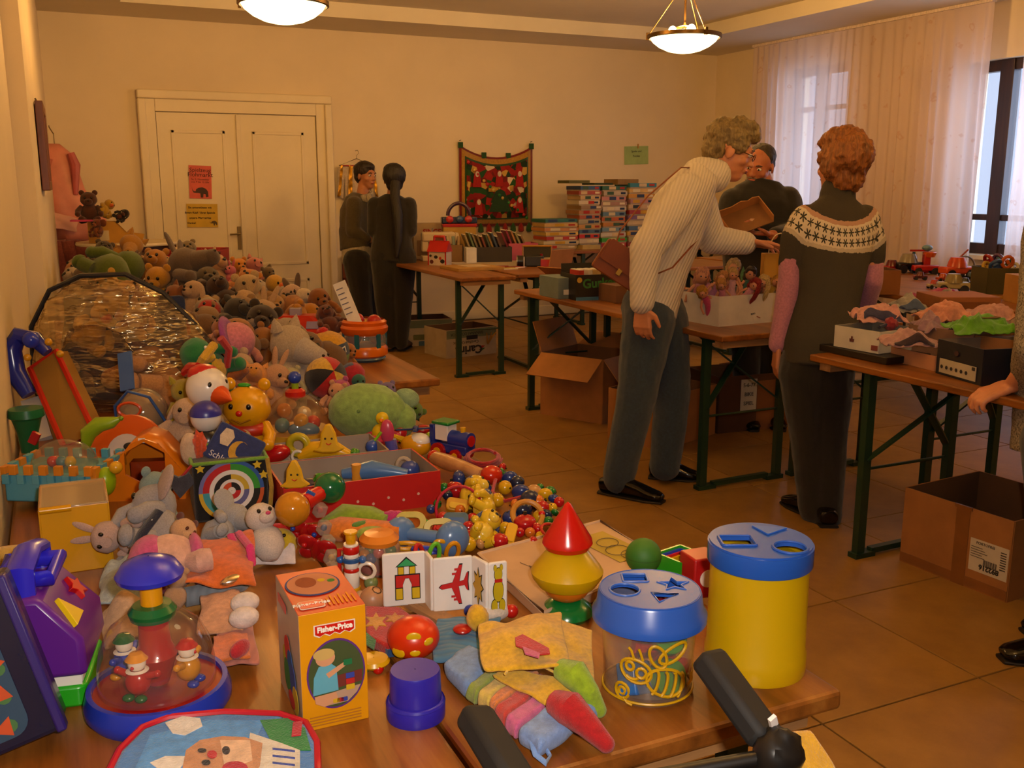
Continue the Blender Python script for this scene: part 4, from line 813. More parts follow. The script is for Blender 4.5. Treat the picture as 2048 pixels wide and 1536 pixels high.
p=at(1118,534,TZ)+V((0,.1,0));t=T('red_game_case','flat red game case with a cream lid at the table edge','game case',p,FACE);MB().box((0,0,.03),(.22,.16,.06)).obj('case',PL('a01412',.35),t,bev=.006,smooth=False);MB().box((0,0,.064),(.215,.155,.008)).obj('lid',CD('b59a70'),t,smooth=False);MB().box((0,-.082,.03),(.05,.004,.02)).obj('latch',PL('3a0a08'),t,smooth=False)
for k,(px,py,c,n)in enumerate(((1000,526,'8a1c16','red'),(1016,530,'b8a040','yellow'),(1030,527,'7a2a1a','dark red'),(984,527,'2f5a3a','green'))):
    p=at(px,py+8,TZ)+V((0,.0,0));t=T('flat_booklet',f'{n} booklet lying flat before the boxes of books','booklet',p,FACE+rad(20*k));MB().box((0,0,.004),(.14,.10,.008)).obj('cover',CD(c),t,smooth=False);MB().box((0,-.001,.004),(.137,.1,.005)).obj('pages',WHITEC,t,smooth=False)
# ------------------------------------------------------------------ stacks of puzzle boxes
PC=[['2f6a5a','c9a25a','c98a4a','d8b45a','b03018','c8b890','b8a070','c8902a'],['2c4f7a','a84838','c9a878','d8c8a8','9a7a50','b07c50','b05c38','a8a080','c09048','4a6a88','c82820','c8b8a0'],['2a5a3a','b8a890','c0807a','a07a6a','c8b8a0','5a7a90','b85a24','b87a2a','6a8aa0','c8c0b0','3fa030','a82420'],['2f7a8a','d0a85a','c8902a','b07a7a','c0a080','a03028','7a5a8a','c8b08a','4a6a8a','c89a3a','a8a070','8a3a2a']]
SW=[(1088,1158,438),(1158,1202,372),(1203,1254,372),(1255,1310,366)];ORD=('lowest','second','third','fourth','fifth','sixth','seventh','eighth','ninth','tenth','eleventh','twelfth','thirteenth','fourteenth')
CN={'leftmost stack':0}
ys=9.05
for si,(xa,xb,top)in enumerate(SW):
    a,b=aty(xa,495,ys),aty(xb,495,ys);w=b.x-a.x;cx=(a.x+b.x)/2;zt=aty((xa+xb)/2,top,ys).z;n=(7,13,12,12)[si];h=(zt-TZ)/n
    for k in range(n):
        c=PC[si][(n-1-k)%len(PC[si])];hh=h
        t=T('puzzle_box',f'{ORD[k]} puzzle box from the table in the {("first", "second", "third", "fourth")[si]} puzzle stack','puzzle box',(cx+(RND.random()-.5)*.02,ys+.16+(RND.random()-.5)*.02,TZ+k*h),rad(RND.uniform(-3,3)),'stacked puzzle boxes')
        W_=w*RND.uniform(.88,1.0);MB().box((0,0,hh*.27),(W_*.97,.29,hh*.54)).obj('tray',CD('a89880'),t,smooth=False);MB().box((0,0,hh*.62),(W_,.30,hh*.74)).obj('lid',CD(c,.45),t,bev=.001,smooth=False)
        x=RND.uniform(-.3,.1)*W_;c2=RND.choice(['2a3f6a','d8c8a0','b02a1a','c89a2a','3a5a4a','20303f','d0b890'])
        decal(t,FRONT((x,-.15,hh*.62)),[(-W_*.14,-hh*.3),(W_*.14,-hh*.3),(W_*.14,hh*.3),(-W_*.14,hh*.3)],CD(c2),'side_print');decal(t,FRONT((W_*.32,-.15,hh*.62)),[(-W_*.1,-hh*.2),(W_*.1,-hh*.2),(W_*.1,hh*.2),(-W_*.1,hh*.2)],CD(RND.choice(['e0d0b0','20304f','a83020'])),'side_print')
for k,(px,py,w,h,c,lb)in enumerate(((1162,366,48,6,'5a5a30','thin olive game box lying across the puzzle stacks'),(1210,370,44,4,'2a3a20','thin dark green game box lying across the puzzle stacks'),(1258,366,52,11,'8a6a3a','brown game box lying on top of the puzzle stacks'))):
    p=aty(px,py,ys);s_=mpp(p);place_box('game_box',lb,'game box',(p.x,ys+.16,p.z-h*s_/2+.012),(w*s_,.25,h*s_),CD(c),rad(3*k))
p=aty(1296,378,ys);t=T('pink_playing_card_box','upright pink card box at the end of the puzzle stacks','card box',(p.x,ys+.1,p.z-.055),rad(-8));MB().box((0,0,.055),(.10,.05,.11)).obj('carton',CD('c88a80'),t,bev=.002,smooth=False);decal(t,FRONT((0,-.025,.055)),rrect(.055,.07,.004),CD('a83a58'),'front_print')
for k,(px,py,w,c,lb)in enumerate(((1118,497,54,'2a5a4a','flat teal puzzle box in front of the stacks'),(1178,498,42,'b8a060','flat cream puzzle box in front of the stacks'),(1222,494,34,'7a3a2a','dark red puzzle box in front of the stacks'))):
    p=at(px,py,TZ);s_=mpp(p);place_box('flat_puzzle_box',lb,'puzzle box',p+V((0,.05,0)),(w*s_,.2,.045),CD(c),rad(2))
# ------------------------------------------------------------------ boxes on the floor
def cornerbox(name,label,c,w,d,h,rz,mo=KRAFT,flaps=(),**k):return open_box(name,label,c,w,d,h,rz,mo,k.pop('mi',KRAFT_IN),flaps,**k)
def banana(label,px,py,rz,full):
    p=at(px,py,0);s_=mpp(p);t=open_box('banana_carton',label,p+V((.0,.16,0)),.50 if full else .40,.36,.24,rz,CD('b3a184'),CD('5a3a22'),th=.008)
    w=.50 if full else .40;Ff=lambda x,z:FR((x,-.186,z),(1,0,0),(0,0,1))@XF((0,0,0),(0,0,math.pi))
    decal(t,FRONT((0,-.184,.2)),[(-w/2,-.035),(w/2,-.035),(w/2,.035),(-w/2,.035)],CD('6a7058'),'green_band')
    if full:
        text('Carina',.10,CD('1f1a14'),t,Ff(-.03,.06),bold=.003);text('Certified Organic',.036,CD('1f1a14'),t,Ff(-.06,.125));text('BANANAS ECUADOR',.034,CD('2a2a1c'),t,Ff(-.05,.2)@XF((0,0,.001)))
        for a in(-.25,0,.25):MB().tube([(.16,-.188,.09),(.18+a*.1,-.19,.13+a*.1),(.20+a*.2,-.188,.19)],[.012,.02,.008],8,flat=.2).obj('banana_print',CD('b8842a'),t)
        for a,c in((0,'2f5a2a'),(1,'a82a1a')):decal(t,FRONT((.10,-.185,.05+.02*a)),[(-.03,0),(0,-.012),(.035,.01),(0,.014)],CD(c),'leaf_print')
    else:
        for x,z,c in((-.1,.08,'6a6a40'),(.08,.1,'3a3a2a'),(-.05,.02,'4a6a7a'),(.1,.02,'4a6a7a')):decal(t,FRONT((x,-.184,z)),rrect(.12,.05,.01),CD(c),'side_print')
    MB().box((0,-.19,.165),(.11,.004,.035)).obj('grip_hole',CD('1a120c'),t,smooth=False)
    return t
banana('white banana carton lettered Carina upside down under the back table',935,712,rad(10),True);banana('older banana carton half hidden behind the lettered one',865,690,rad(-8),False)
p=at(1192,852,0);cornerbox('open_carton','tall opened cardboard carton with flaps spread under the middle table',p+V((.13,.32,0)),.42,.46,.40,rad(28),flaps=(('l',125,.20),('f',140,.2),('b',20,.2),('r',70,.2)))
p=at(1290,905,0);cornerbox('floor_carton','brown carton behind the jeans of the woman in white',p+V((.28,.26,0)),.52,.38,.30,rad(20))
t=T('plastic_bag','crumpled clear plastic bag poking out of the brown carton','bag',at(1375,780,.32)+V((0,.25,0)));MB().sph((0,0,0),(.07,.05,.09),nz=.5,seg=20,ring=14).obj('film',clear('d8d4cc',.6,.15),t);MB().tube([(-.02,0,.07),(0,0,.1),(.03,0,.085)],.012).obj('knot',clear('d8d4cc',.5,.15),t)
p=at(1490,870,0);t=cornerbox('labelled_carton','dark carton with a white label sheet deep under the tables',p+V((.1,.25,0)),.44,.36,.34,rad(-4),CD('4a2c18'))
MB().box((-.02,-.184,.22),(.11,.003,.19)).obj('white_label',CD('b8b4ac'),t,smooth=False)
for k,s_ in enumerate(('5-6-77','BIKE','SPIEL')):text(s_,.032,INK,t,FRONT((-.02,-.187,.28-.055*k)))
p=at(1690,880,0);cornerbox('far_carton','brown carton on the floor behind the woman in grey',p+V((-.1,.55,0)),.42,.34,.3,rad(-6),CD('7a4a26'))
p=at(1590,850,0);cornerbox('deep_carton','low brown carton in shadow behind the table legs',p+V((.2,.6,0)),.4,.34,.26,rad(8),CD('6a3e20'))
a,b=at(1800,1122,0),at(2012,1206,0);ex=(b-a);L=ex.length;rz=math.atan2(ex.y,ex.x);c=(a+b)/2+V((-math.sin(rz),math.cos(rz),0))*.22
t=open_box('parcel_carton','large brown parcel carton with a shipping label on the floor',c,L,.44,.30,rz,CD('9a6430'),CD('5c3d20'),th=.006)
MB().box((.03,-.2235,.15),(.055,.003,.30)).box((.03,-.2235,.296),(.07,.008,.012)).obj('packing_tape',CD('7d4d24',.35),t,smooth=False);MB().box((0,-.2235,.025),(L,.002,.035)).obj('base_tape',CD('84522a',.35),t,smooth=False)
MB().poly([(-.07,-.06),(.08,-.06),(.08,.06),(-.07,.06)],.001,FRONT((L*.31,-.2235,.135))).obj('shipping_label',CD('c2b49c'),t,smooth=False)
up=FR((L*.31,-.225,.135),(1,0,0),(0,0,1))@XF((0,0,0),(0,0,math.pi))
text('892216',.026,INK,t,up@XF((-.01,.038,0)),bold=.001);text('PORTOFREI',.014,INK,t,FRONT((L*.31-.01,-.225,.182)))
for k in range(5):decal(t,FRONT((L*.31-.02,-.224,.165-.009*k)),[(-.045,-.001),(.0+.01*(k%3),-.001),(.0+.01*(k%3),.001),(-.045,.001)],INK,'fine_print')
for k in range(12):decal(t,FRONT((L*.31-.012+.0045*k,-.224,.115)),[(-.001-.0008*(k%2),-.012),(.001,-.012),(.001,.012),(-.001-.0008*(k%2),.012)],INK,'barcode_bar')
for k in range(8):decal(t,FRONT((L*.31+.06,-.224,.175-.009*k)),[(-.01,-.0015-.001*(k%2)),(.012,-.0015),(.012,.002),(-.01,.002)],INK,'barcode_bar')
# ------------------------------------------------------------------ middle table
rzT=0
p=at(1126,598,TZ);t=place_box('grey_blue_shoe_box','grey-blue shoe box at the end of the middle table','box',p+V((.03,.12,0)),(.13,.25,.125),CD('6a7a7e'),0);MB().box((0,-.126,.04),(.06,.002,.03)).obj('size_label',WHITEC,t,smooth=False)
p=at(1190,602,TZ);t=open_box('black_game_carton','black open carton with green brush lettering on the middle table',p+V((.05,.16,0)),.27,.24,.15,rad(-6),CD('15120f',.4),CD('2a2018'),flaps=(('b',5,.05),))
text('Gurken',.075,CD('2f6a2a'),t,FRONT((.02,-.124,.10))@Matrix.Rotation(rad(3),4,'Z'),bold=.002);MB().box((0,-.122,.01),(.27,.003,.02)).obj('blue_base',CD('3a6a90'),t,smooth=False);MB().poly(circ(.016,16),.001,FRONT((-.115,-.123,.12))).obj('round_seal',CD('b8902a'),t,smooth=False);MB().box((.09,-.124,.05),(.035,.002,.05)).obj('barcode_label',CD('b8a488'),t,smooth=False)
for k in range(4):
    t2=T('small_card_game',f'{("red", "white", "cream", "brown")[k]} card game standing in the black carton','card game',p+V((-.03+.05*k,.17,.02)),rad(10*k));MB().box((0,0,.075),(.03,.12,.15)).obj('pack',CD(('a82a1c','d0c4b0','c0a070','7a4a2a')[k]),t2,smooth=False);MB().box((0,0,.152),(.026,.11,.004)).obj('lid',WHITEC,t2,smooth=False)
p=V((2.87,5.36,TZ));open_box('kraft_tray','opened brown cardboard tray with raised lid on the middle table',p+V((.13,.16,0)),.24,.22,.10,rad(24),KRAFT,KRAFT_IN,flaps=(('b',-12,.16),('l',60,.12)))
p=at(1228,606,TZ);place_box('brown_shoe_box','brown shoe box beside the hip of the woman in white','box',p+V((.07,.1,0)),(.15,.26,.10),CD('6a4630'),0)
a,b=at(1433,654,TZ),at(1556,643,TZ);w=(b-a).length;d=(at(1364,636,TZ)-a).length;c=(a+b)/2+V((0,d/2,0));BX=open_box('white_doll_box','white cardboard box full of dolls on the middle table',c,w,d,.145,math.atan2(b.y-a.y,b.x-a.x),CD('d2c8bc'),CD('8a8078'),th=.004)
text('BERG',.012,INK,BX,FRONT((.015,-d/2-.004,.05))@Matrix.Rotation(rad(5),4,'Z'));decal(BX,FRONT((.05,-d/2-.003,.03)),[(-.012,.004),(.012,-.006),(.014,-.002),(-.01,.008)],CD('8a4a2a'),'scuff_mark')
def doll(label,p,h,hair,dress,rot,skin='c98a66',long=False):
    t=T('doll',label,'doll',p,group='dolls in the white box',rot=rot,sc=h);SK=mat('skin',skin)
    MB().lathe([(.001,.5),(.07,.48),(.085,.4),(.07,.3),(.13,.1),(.17,0),(.001,0)],seg=14).obj('dress',FB(dress),t);MB().sph((0,0,.62),(.105,.11,.125),seg=14,ring=10).obj('head',SK,t)
    MB().sph((0,.03,.66),(.125,.12,.125),seg=14,ring=10,nz=.25).sph((0,.09,.55),(.12,.07,.14),seg=12,ring=8,nz=.3).obj('hair',mat('hair',hair),t)
    for q in(-1,1):MB().tube([(q*.08,0,.46),(q*.17,-.03,.32),(q*.18,-.08,.2)],[.03,.026,.022],8).sph((q*.18,-.085,.185),.028,seg=8,ring=6).obj('arm',SK,t);MB().sph((q*.04,-.10,.64),.014,seg=8,ring=6).obj('eye',PL('22304a'),t);MB().rod((q*.06,0,.02),(q*.07,0,-.3),.04,.03).obj('leg',SK,t)
    if long:MB().tube([(.04,-.02,.74),(.10,-.12,.62),(.13,-.16,.40),(.12,-.17,.25)],[.05,.055,.05,.03],10).obj('hair_strand',mat('hair',hair),t)
BR=Matrix.Rotation(math.atan2(b.y-a.y,b.x-a.x),3,'Z')
for i,(u,v,z,h,ha,dr,ro,lb,lg)in enumerate((
    (-.38,.25,.04,.30,'c98a70','c07a8a',(.15,.2,FACE),'doll in a fluffy pink bonnet leaning at the box back',0),(-.42,-.25,.05,.22,'b8842a','c03a6a',(.4,-.5,FACE),'blond doll lying at the left end of the white box',0),
    (-.02,-.28,.09,.22,'8a1414','d890a0',(.55,.5,FACE),'doll with long red hair hanging over the box edge',1),(.18,.22,.07,.30,'c9a870','b85a4a',(.1,.1,FACE),'doll with wild blond hair standing tallest in the box',0),
    (.20,-.26,.08,.23,'d0b070','8a4a2a',(.5,.3,FACE),'blond doll bent forward at the box rim',1),(.42,-.2,.08,.22,'b88a3a','b8902a',(.3,.5,FACE),'doll with straw-yellow hair and skirt near the pink sleeve',0),
    (-.10,.2,.07,.24,'a86a3a','d88a98',(.1,-.3,FACE),'brown-haired doll in pale pink between the taller dolls',0),(.42,.22,.07,.25,'2a1a14','3a6a5a',(.2,.2,FACE),'black-haired doll peeking behind the yellow gift bag',0),(-.22,-.2,.08,.21,'c08a4a','d07a90',(.5,-.2,FACE),'small doll in pink pressed against the bonnet doll',0),
    (.05,.0,.10,.22,'c09a60','d8a0a8',(.3,.0,FACE),'pale doll in the centre of the white box',0),(-.28,.02,.10,.22,'b07a4a','a86a9a',(.3,.4,FACE),'doll in a violet dress under the bonnet doll',0))):
    doll(lb,c+BR@V((u*w,v*d,z)),h,ha,dr,ro,long=bool(lg))
for k,(px,py,c)in enumerate(((1455,545,'5a8a5a'),(1486,548,'4a7a5a'))):t=T('felt_leaf',f'{("first", "second")[k]} green felt leaf sticking up among the dolls','felt leaf',at(px,py,.92),FACE);MB().poly([(-.012,-.04),(.012,-.04),(.016,0),(0,.045),(-.016,0)],.004,FRONT((0,0,0))).obj('blade',FB(c),t,smooth=False);MB().rod((0,-.002,-.05),(0,-.002,.03),.002).obj('vein',FB('3a5a3a'),t)
for k,(c,z)in enumerate((('b88a3a',0),('3a7a3a',.03),('c05a3a',.06),('d0b060',.085))):
    p=at(1372,612,TZ);place_box('flat_game_box',f'{("lowest ochre", "green", "orange", "topmost cream")[k]} game box in the pile beside the white doll box','game box',p+V((.05,.34,z)),(.26-.02*k,.2,.028),CD(c),rad(4*k),'game boxes beside the dolls')
p=atd(1553,560,4.92);p.z=TZ;t=T('yellow_gift_bag','yellow printed gift bag with pale handle beside the doll box','bag',p,FACE);MB().box((0,0,.165),(.15,.08,.33)).obj('paper_body',CD('b8862c'),t,bev=.004,smooth=False);MB().tube([(.055*math.cos(a),-.03,.33+.10*math.sin(a))for a in[math.pi*i/12 for i in range(13)]],.006,flat=.5).obj('handle',PL('c8b890'),t)
for k in range(4):decal(t,FRONT((-.04+.025*k,-.04,.2-.02*k)),circ(.012,10),CD('7a4a1c'),'flower_print')
p=J_=atd(1490,440,5.58);t=T('torn_cardboard_tray','torn brown cardboard tray held up by the bearded man','box',p,rot=(rad(38),rad(-20),FACE+rad(8)))
MB().box((0,0,0),(.26,.18,.006)).obj('base',KRAFT_IN,t,smooth=False)
MB().poly([(-.13,0),(.13,0),(.13,.05),(.09,.06),(.06,.048),(.02,.065),(-.04,.05),(-.13,.055)],.005,FRONT((0,.09,0))).obj('torn_side',KRAFT,t,smooth=False);MB().box((-.13,0,.025),(.005,.18,.05)).obj('end_side',KRAFT,t,smooth=False);MB().box((.13,0,.025),(.005,.18,.05)).obj('end_side',KRAFT,t,smooth=False);decal(t,XF((.03,-.02,.003)),[(-.02,0),(0,.012),(.02,0),(0,-.012)],CD('c09a80'),'logo_print')
# ------------------------------------------------------------------ right table
def Z(px,py):return at(px,py,TZ)
p=Z(1705,706);t=T('red_paper_sheets','red and white striped paper sheets under the black tray on the right table','paper stack',p+V((.08,-.02,0)),rad(-88))
for k in range(4):MB().box((.002*k,.003*k,.003+.005*k),(.32,.22,.004)).obj('sheet',CD(('b02a24','d0a8a0','b83a34','c8948c')[k]),t,smooth=False)
a,b=Z(1668,690),Z(1757,708)
def edgebox(name,label,p0,p1,z,d,h,mo,mi,th=.004):
    a,b=at(*p0,z),at(*p1,z);e=b-a;r=math.atan2(e.y,e.x);return open_box(name,label,(a+b)/2+V((-math.sin(r),math.cos(r),0))*(d/2),e.length,d,h,r,mo,mi,th=th)
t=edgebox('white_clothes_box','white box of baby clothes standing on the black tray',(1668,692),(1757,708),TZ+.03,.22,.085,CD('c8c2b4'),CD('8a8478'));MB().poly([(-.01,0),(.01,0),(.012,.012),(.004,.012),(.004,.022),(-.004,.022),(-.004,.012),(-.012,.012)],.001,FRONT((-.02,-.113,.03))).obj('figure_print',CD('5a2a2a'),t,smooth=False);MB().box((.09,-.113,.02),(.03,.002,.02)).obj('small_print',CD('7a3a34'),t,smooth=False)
place_box('black_tray','flat black tray under the white clothes box','tray',(at(1668,692,TZ+.03)+at(1757,708,TZ+.03))/2+V((.1,0,-.028)),(.24,.36,.026),CD('161412',.4),0)
t=edgebox('pale_low_box','low pale pink box of doll shirts on the right table',(1748,712),(1868,742),TZ,.2,.055,CD('b8805a'),CD('9a7a60'))
t=edgebox('navy_shoe_box','dark navy shoe box with a white size label on the right table',(1872,746),(1962,772),TZ,.32,.125,CD('141824',.5),CD('7a6a5a'));MB().box((.0,-.166,.035),(.19,.003,.05)).obj('size_label',CD('b0a48c'),t,smooth=False)
for k in range(6):decal(t,FRONT((-.08+.026*k,-.168,.032)),circ(.007,8),INK,'label_icon')
decal(t,FRONT((.085,-.168,.052)),rrect(.016,.012,.002),INK,'label_logo');MB().poly(circ(.012,14,0,0,.009),.001,FRONT((-.01,-.166,.09))).obj('embossed_crest',CD('3a2024'),t,smooth=False)
open_box('open_brown_box','brown open box of clothes behind the navy shoe box',V((3.16,2.32,TZ)),.34,.24,.13,rad(-84),CD('8a5a30'),CD('6a4424'))
open_box('grey_open_box','grey-brown open box in the middle of the right table',V((3.14,2.66,TZ)),.28,.2,.13,rad(-84),CD('7a5a48'),CD('5a4030'))
def cloth(label,px,py,z,w,h,col,amp=.03,seed=0,cat='garment',name='folded_garment',y=0,par=None,cols=None):
    p=at(px,py,z);s_=mpp(p);w,h=w*s_*.88,h*s_*.9;t=T(name,label,cat,p,FACE+rad(y))
    patch('cloth',[(-w/2,-h,0),(w/2,-h,0),(w/2,h,.01),(-w/2,h,.01)],FB(col),t,22,22,amp*.62,34,seed,.005,1,amp*1.3);
    if cols:patch('trim',[(-w*.4,-h*1.03,.004),(w*.4,-h*1.03,.004),(w*.4,-h*.7,.012),(-w*.4,-h*.7,.012)],FB(cols),t,8,4,amp*.8,16,seed,.006,1,amp)
    return t
cloth('pink baby bonnet heaped in the white clothes box',1755,640,.90,110,50,'c9928a',.04,1,cols='3a3a5a');t=T('red_pompom','red pompom lying on the white clothes box','pompom',at(1782,648,.90));MB().sph((0,0,0),.026,nz=.3,seg=18,ring=12).obj('wool_ball',FB('8a2030',200),t);MB().rod((-.02,0,0),(-.06,0,-.008),.006).obj('wool_cord',FB('2a2a4a'),t)
cloth('cream and blue cloth behind the white clothes box',1815,622,.90,80,40,'9a948a',.04,2,cols='4a5a7a');cloth('mauve doll shirt folded in the low pale box',1815,690,.85,120,44,'a87f80',.035,3,cols='3a2a34');cloth('rose doll dress draped over the grey open box',1890,640,.91,120,46,'c08068',.045,4);cloth('lilac cloth hanging from the grey open box',1858,660,.88,60,50,'8a6a7a',.04,5)
t=cloth('bright green shirt with a brown print on the navy shoe box',1962,664,.91,140,50,'4f8a12',.04,6);MB().poly([(-.04,0),(-.02,.012),(.03,.012),(.05,0),(.03,-.01),(-.02,-.012)],.003,XF((.01,-.015,.055),(rad(12),0,0))).obj('brown_print',CD('6a4a2a'),t,smooth=False)
cloth('pale rose cloth behind the bright green shirt',1985,640,.91,110,40,'b08078',.04,7);cloth('magenta fluffy scarf lying across the back of the right table',1880,605,.90,130,30,'a02f5c',.04,8,'scarf','fluffy_scarf',y=-20);cloth('crumpled newspaper under the magenta scarf',1890,618,.88,110,26,'9a8d7c',.05,9,'paper','crumpled_newspaper')
t=place_box('tall_brown_carton','tall brown taped carton standing behind the doll clothes','box',V((3.55,3.02,TZ)),(.26,.24,.20),CD('8f5526'),rad(-24));MB().box((0,-.122,.15),(.16,.003,.06)).obj('tape_strip',CD('6e3f1c',.4),t,smooth=False);MB().poly(circ(.012,14),.001,FRONT((.0,-.121,.08))).obj('red_stamp',CD('8a2a1a'),t,smooth=False)
beer_table(3.30,3.80,.9,3.1,'Y','beer table behind the doll clothes at the right')
place_box('flat_brown_box','flat brown box behind the tall carton','box',V((3.5,2.55,TZ)),(.30,.30,.05),CD('7a4a24'),rad(-10))
# ------------------------------------------------------------------ toy vehicles near the curtains
def veh(name,label,px,py,L,col,col2,rz=0,cab=True,wheels=True,z=TZ):
    p=at(px,py,z);s_=mpp(p);l=L*s_;t=T(name,label,'toy vehicle',p,FACE+rad(rz));w=l*.45;h=l*.22
    MB().box((0,0,h*1.1),(l,w,h)).obj('chassis',PL(col),t,bev=l*.05)
    if cab:MB().lathe([(.001,h*2.9),(l*.2,h*2.85),(l*.26,h*2.2),(l*.30,h*1.5)],(0,0,0),seg=4*4).obj('cabin',PL(col2,.2),t)
    if wheels:
        for a in(-.32,.32):
            for b in(-1,1):MB().rod((a*l,b*w*.42,h*.6),(a*l,b*w*.56,h*.6),h*.62,seg=14).obj('wheel',PL('14110f',.5),t)
    return t
veh('toy_jeep','black toy jeep with silver grille on the vehicle table',1815,545,60,'15120f','7a705c',15);veh('red_sports_car','low red toy car left of the black jeep',1782,545,40,'8f1512','5a1010',5,z=TZ+.0);veh('red_racing_car','flat red racing car right of the black jeep',1850,548,50,'a01a14','701210',-6,cab=False)
veh('orange_digger','orange toy digger with a white stripe',1912,556,66,'c4481a','b83f16',12);veh('blue_van','light blue toy van beside the olive container',1960,560,44,'4a6478','3a5468',-10);veh('cream_truck','cream toy truck lying before the orange digger',1905,585,60,'a89a6a','8a7a50',-14,z=TZ)
veh('white_eyed_car','small white car with round headlights at the table edge',1868,577,28,'b09a7a','a82a1c',8)
p=at(1862,548,TZ);t=T('toy_crane_tower','red and blue toy garage tower with a crane arm','toy',p+V((.05,.1,0)),FACE);MB().box((0,0,.08),(.05,.05,.16)).obj('tower',PL('b02418'),t,bev=.004);MB().box((-.06,0,.17),(.14,.018,.014)).obj('crane_arm',PL('a02018'),t,smooth=False);MB().lathe([(.04,0),(.052,.035),(.045,.04),(.035,.005)],(.02,0,.12),seg=18).obj('funnel',PL('c8581c'),t);MB().sph((0,0,.19),(.04,.03,.025)).obj('cap',PL('5a7a88'),t);MB().box((-.1,0,.08),(.015,.02,.16)).obj('post',PL('2f4a5a'),t,smooth=False)
p=at(1940,555,TZ);t=T('loop_track','grey plastic loop of toy race track','toy track',p+V((0,.06,0)),FACE);MB().tube([(.075*math.cos(a),0,.075+.075*math.sin(a))for a in[2*math.pi*i/20 for i in range(20)]],.012,8,True,flat=.5).obj('loop',PL('6a6458',.4),t);MB().rod((-.05,0,.13),(.02,0,.2),.006).obj('red_rod',PL('8a2a1a'),t);MB().box((0,0,.006),(.14,.05,.012)).obj('loop_base',PL('4a463e'),t,smooth=False)
p=at(2000,590,TZ);t=open_box('olive_container','olive plastic bin filled with toy parts at the right',p+V((.12,.12,0)),.24,.22,.16,FACE,PL('3f3a1c',.5),PL('2a2612',.5),cat='bin')
for k in range(9):
    a=k*.9;o=T('toy_block_part',f'{("brown", "teal", "red", "yellow", "blue", "orange", "white", "dark green", "purple")[k]} toy part heaped in the olive bin','toy part',p+V((.12+.08*math.cos(a),.12+.07*math.sin(a),.155+.02*(k%3))),group='toy parts in the olive bin',rot=(k,k*1.7,k*.6));c=('5a2a18','2f5a62','9a2018','b8902a','2f4a7a','b8581c','b8b0a0','2a4a2a','5a3a62')[k];MB().tube([(.035*math.cos(q),.035*math.sin(q),0)for q in[2*math.pi*i/14 for i in range(14)]],.011,8,True).obj('ring',PL(c),o);MB().box((.0,0,0),(.03,.02,.02)).obj('hub',PL(c),o,bev=.003)
p=at(2008,596,TZ);t=T('yellow_rail_piece','flat yellow toy rail lying at the table edge','toy part',p+V((-.02,-.02,0)),FACE+rad(4));MB().poly(rrect(.17,.035,.012),.014).obj('rail',PL('b8821c'),t,bev=.003);MB().poly(circ(.008,12),.004,XF((.06,0,.014))).obj('peg',PL('8a5a10'),t)
place_box('kraft_box_right','plain tan carton at the right edge of the vehicle table','box',at(2040,610,TZ)+V((.15,0,0)),(.26,.3,.16),CD('a8763a'),FACE)
p=at(1790,600,TZ)+V((.0,.15,0));open_box('brown_toy_carton','brown carton of toy cars standing before the jeep',V((4.62,4.62,TZ)),.32,.24,.15,FACE,CD('8a5426'),CD('6a4020'))
for k,(px,py,c,n)in enumerate(((1770,552,'7a1a14','dark red'),(1786,556,'2f3f2a','dark green'),(1840,560,'5a1a18','maroon'),(1885,563,'a8401a','rust'),(1930,572,'2a2a2f','black'),(1950,580,'6a2a1a','brown'),(1975,575,'3a4a52','slate'))):veh('small_toy_car',f'{n} small toy car on the vehicle table',px,py,26,c,c,20*k-50)
# ------------------------------------------------------------------ big toys on the near table
def on(px,py):return at(px,py,TZ)
def ztop(P,py):
    lo,hi=0.0,3.0
    for _ in range(50):
        m=(lo+hi)/2;d=V((P[0],P[1],m))-cam.location
        if 768-FPX*d.dot(_U)/d.dot(_F)>py:lo=m
        else:hi=m
    return lo
def flat(name,pts,z,th,m,parent,org,bev=0):
    P=[at(x,y,z)-V(org)for(x,y)in pts];mb=MB();n=len(P)
    a=sum(P[i].x*P[(i+1)%n].y-P[(i+1)%n].x*P[i].y for i in range(n))
    if a<0:P.reverse()
    return mb.poly([(p.x,p.y)for p in P],th,XF((0,0,P[0].z-th))).obj(name,m,parent,bev=bev,smooth=bool(bev))
BLUEP=PL('2456b8');YELP=PL('c09c06',.3);REDP=PL('b8140e');GRNP=PL('0d7a34');ORGP=PL('d8720a');WHTP=PL('e4ded4');PURP=PL('5a1f86')
P=on(1508,1328);s_=mpp(P);r=96*s_;H=ztop(P,1078)-TZ;t=T('yellow_shape_canister','tall yellow canister with a blue shape-sorting lid at the table corner','toy canister',P,FACE)
MB().lathe([(.001,.002),(r*1.02,0),(r*1.03,.004),(r*1.03,.028),(r*1.0,.032),(r*.98,H-.012),(r*.93,H-.012),(r*.93,.01)],seg=56).obj('canister',YELP,t)
RL=r*1.055
lid=MB();lid.lathe([(RL*.955,H-.004),(RL,H-.004),(RL,H-.030),(RL*.985,H-.032),(RL*.955,H-.028),(RL*.955,H-.004)],seg=56).poly(circ(RL*.97,56),.005,XF((0,0,H-.006)),[rrect(.042,.034,.003,3,-.034,-.006),circ(.021,24,.032,-.032)]).obj('lid',BLUEP,t)
MB().poly([(.0,.052),(.048,.042),(.014,.016)],.002,XF((0,0,H-.0005))).obj('raised_triangle',PL('2f66cc'),t,smooth=False)
MB().poly(circ(r*.9,40),.003,XF((0,0,H-.03))).obj('inner_cover',YELP,t)
for L_ in(rrect(.046,.038,.004,3,-.034,-.006),circ(.023,24,.032,-.032)):MB().tube([(x,y,H-.0)for x,y in L_],.0022,6,True).obj('hole_rim',BLUEP,t)
P=on(1294,1372);s_=mpp(P);r=96*s_;H=ztop(P,1176)-TZ;hb=H-.052;t=T('bee_shape_bucket','clear sorting bucket with a yellow bee print and blue lid','toy bucket',P,FACE)
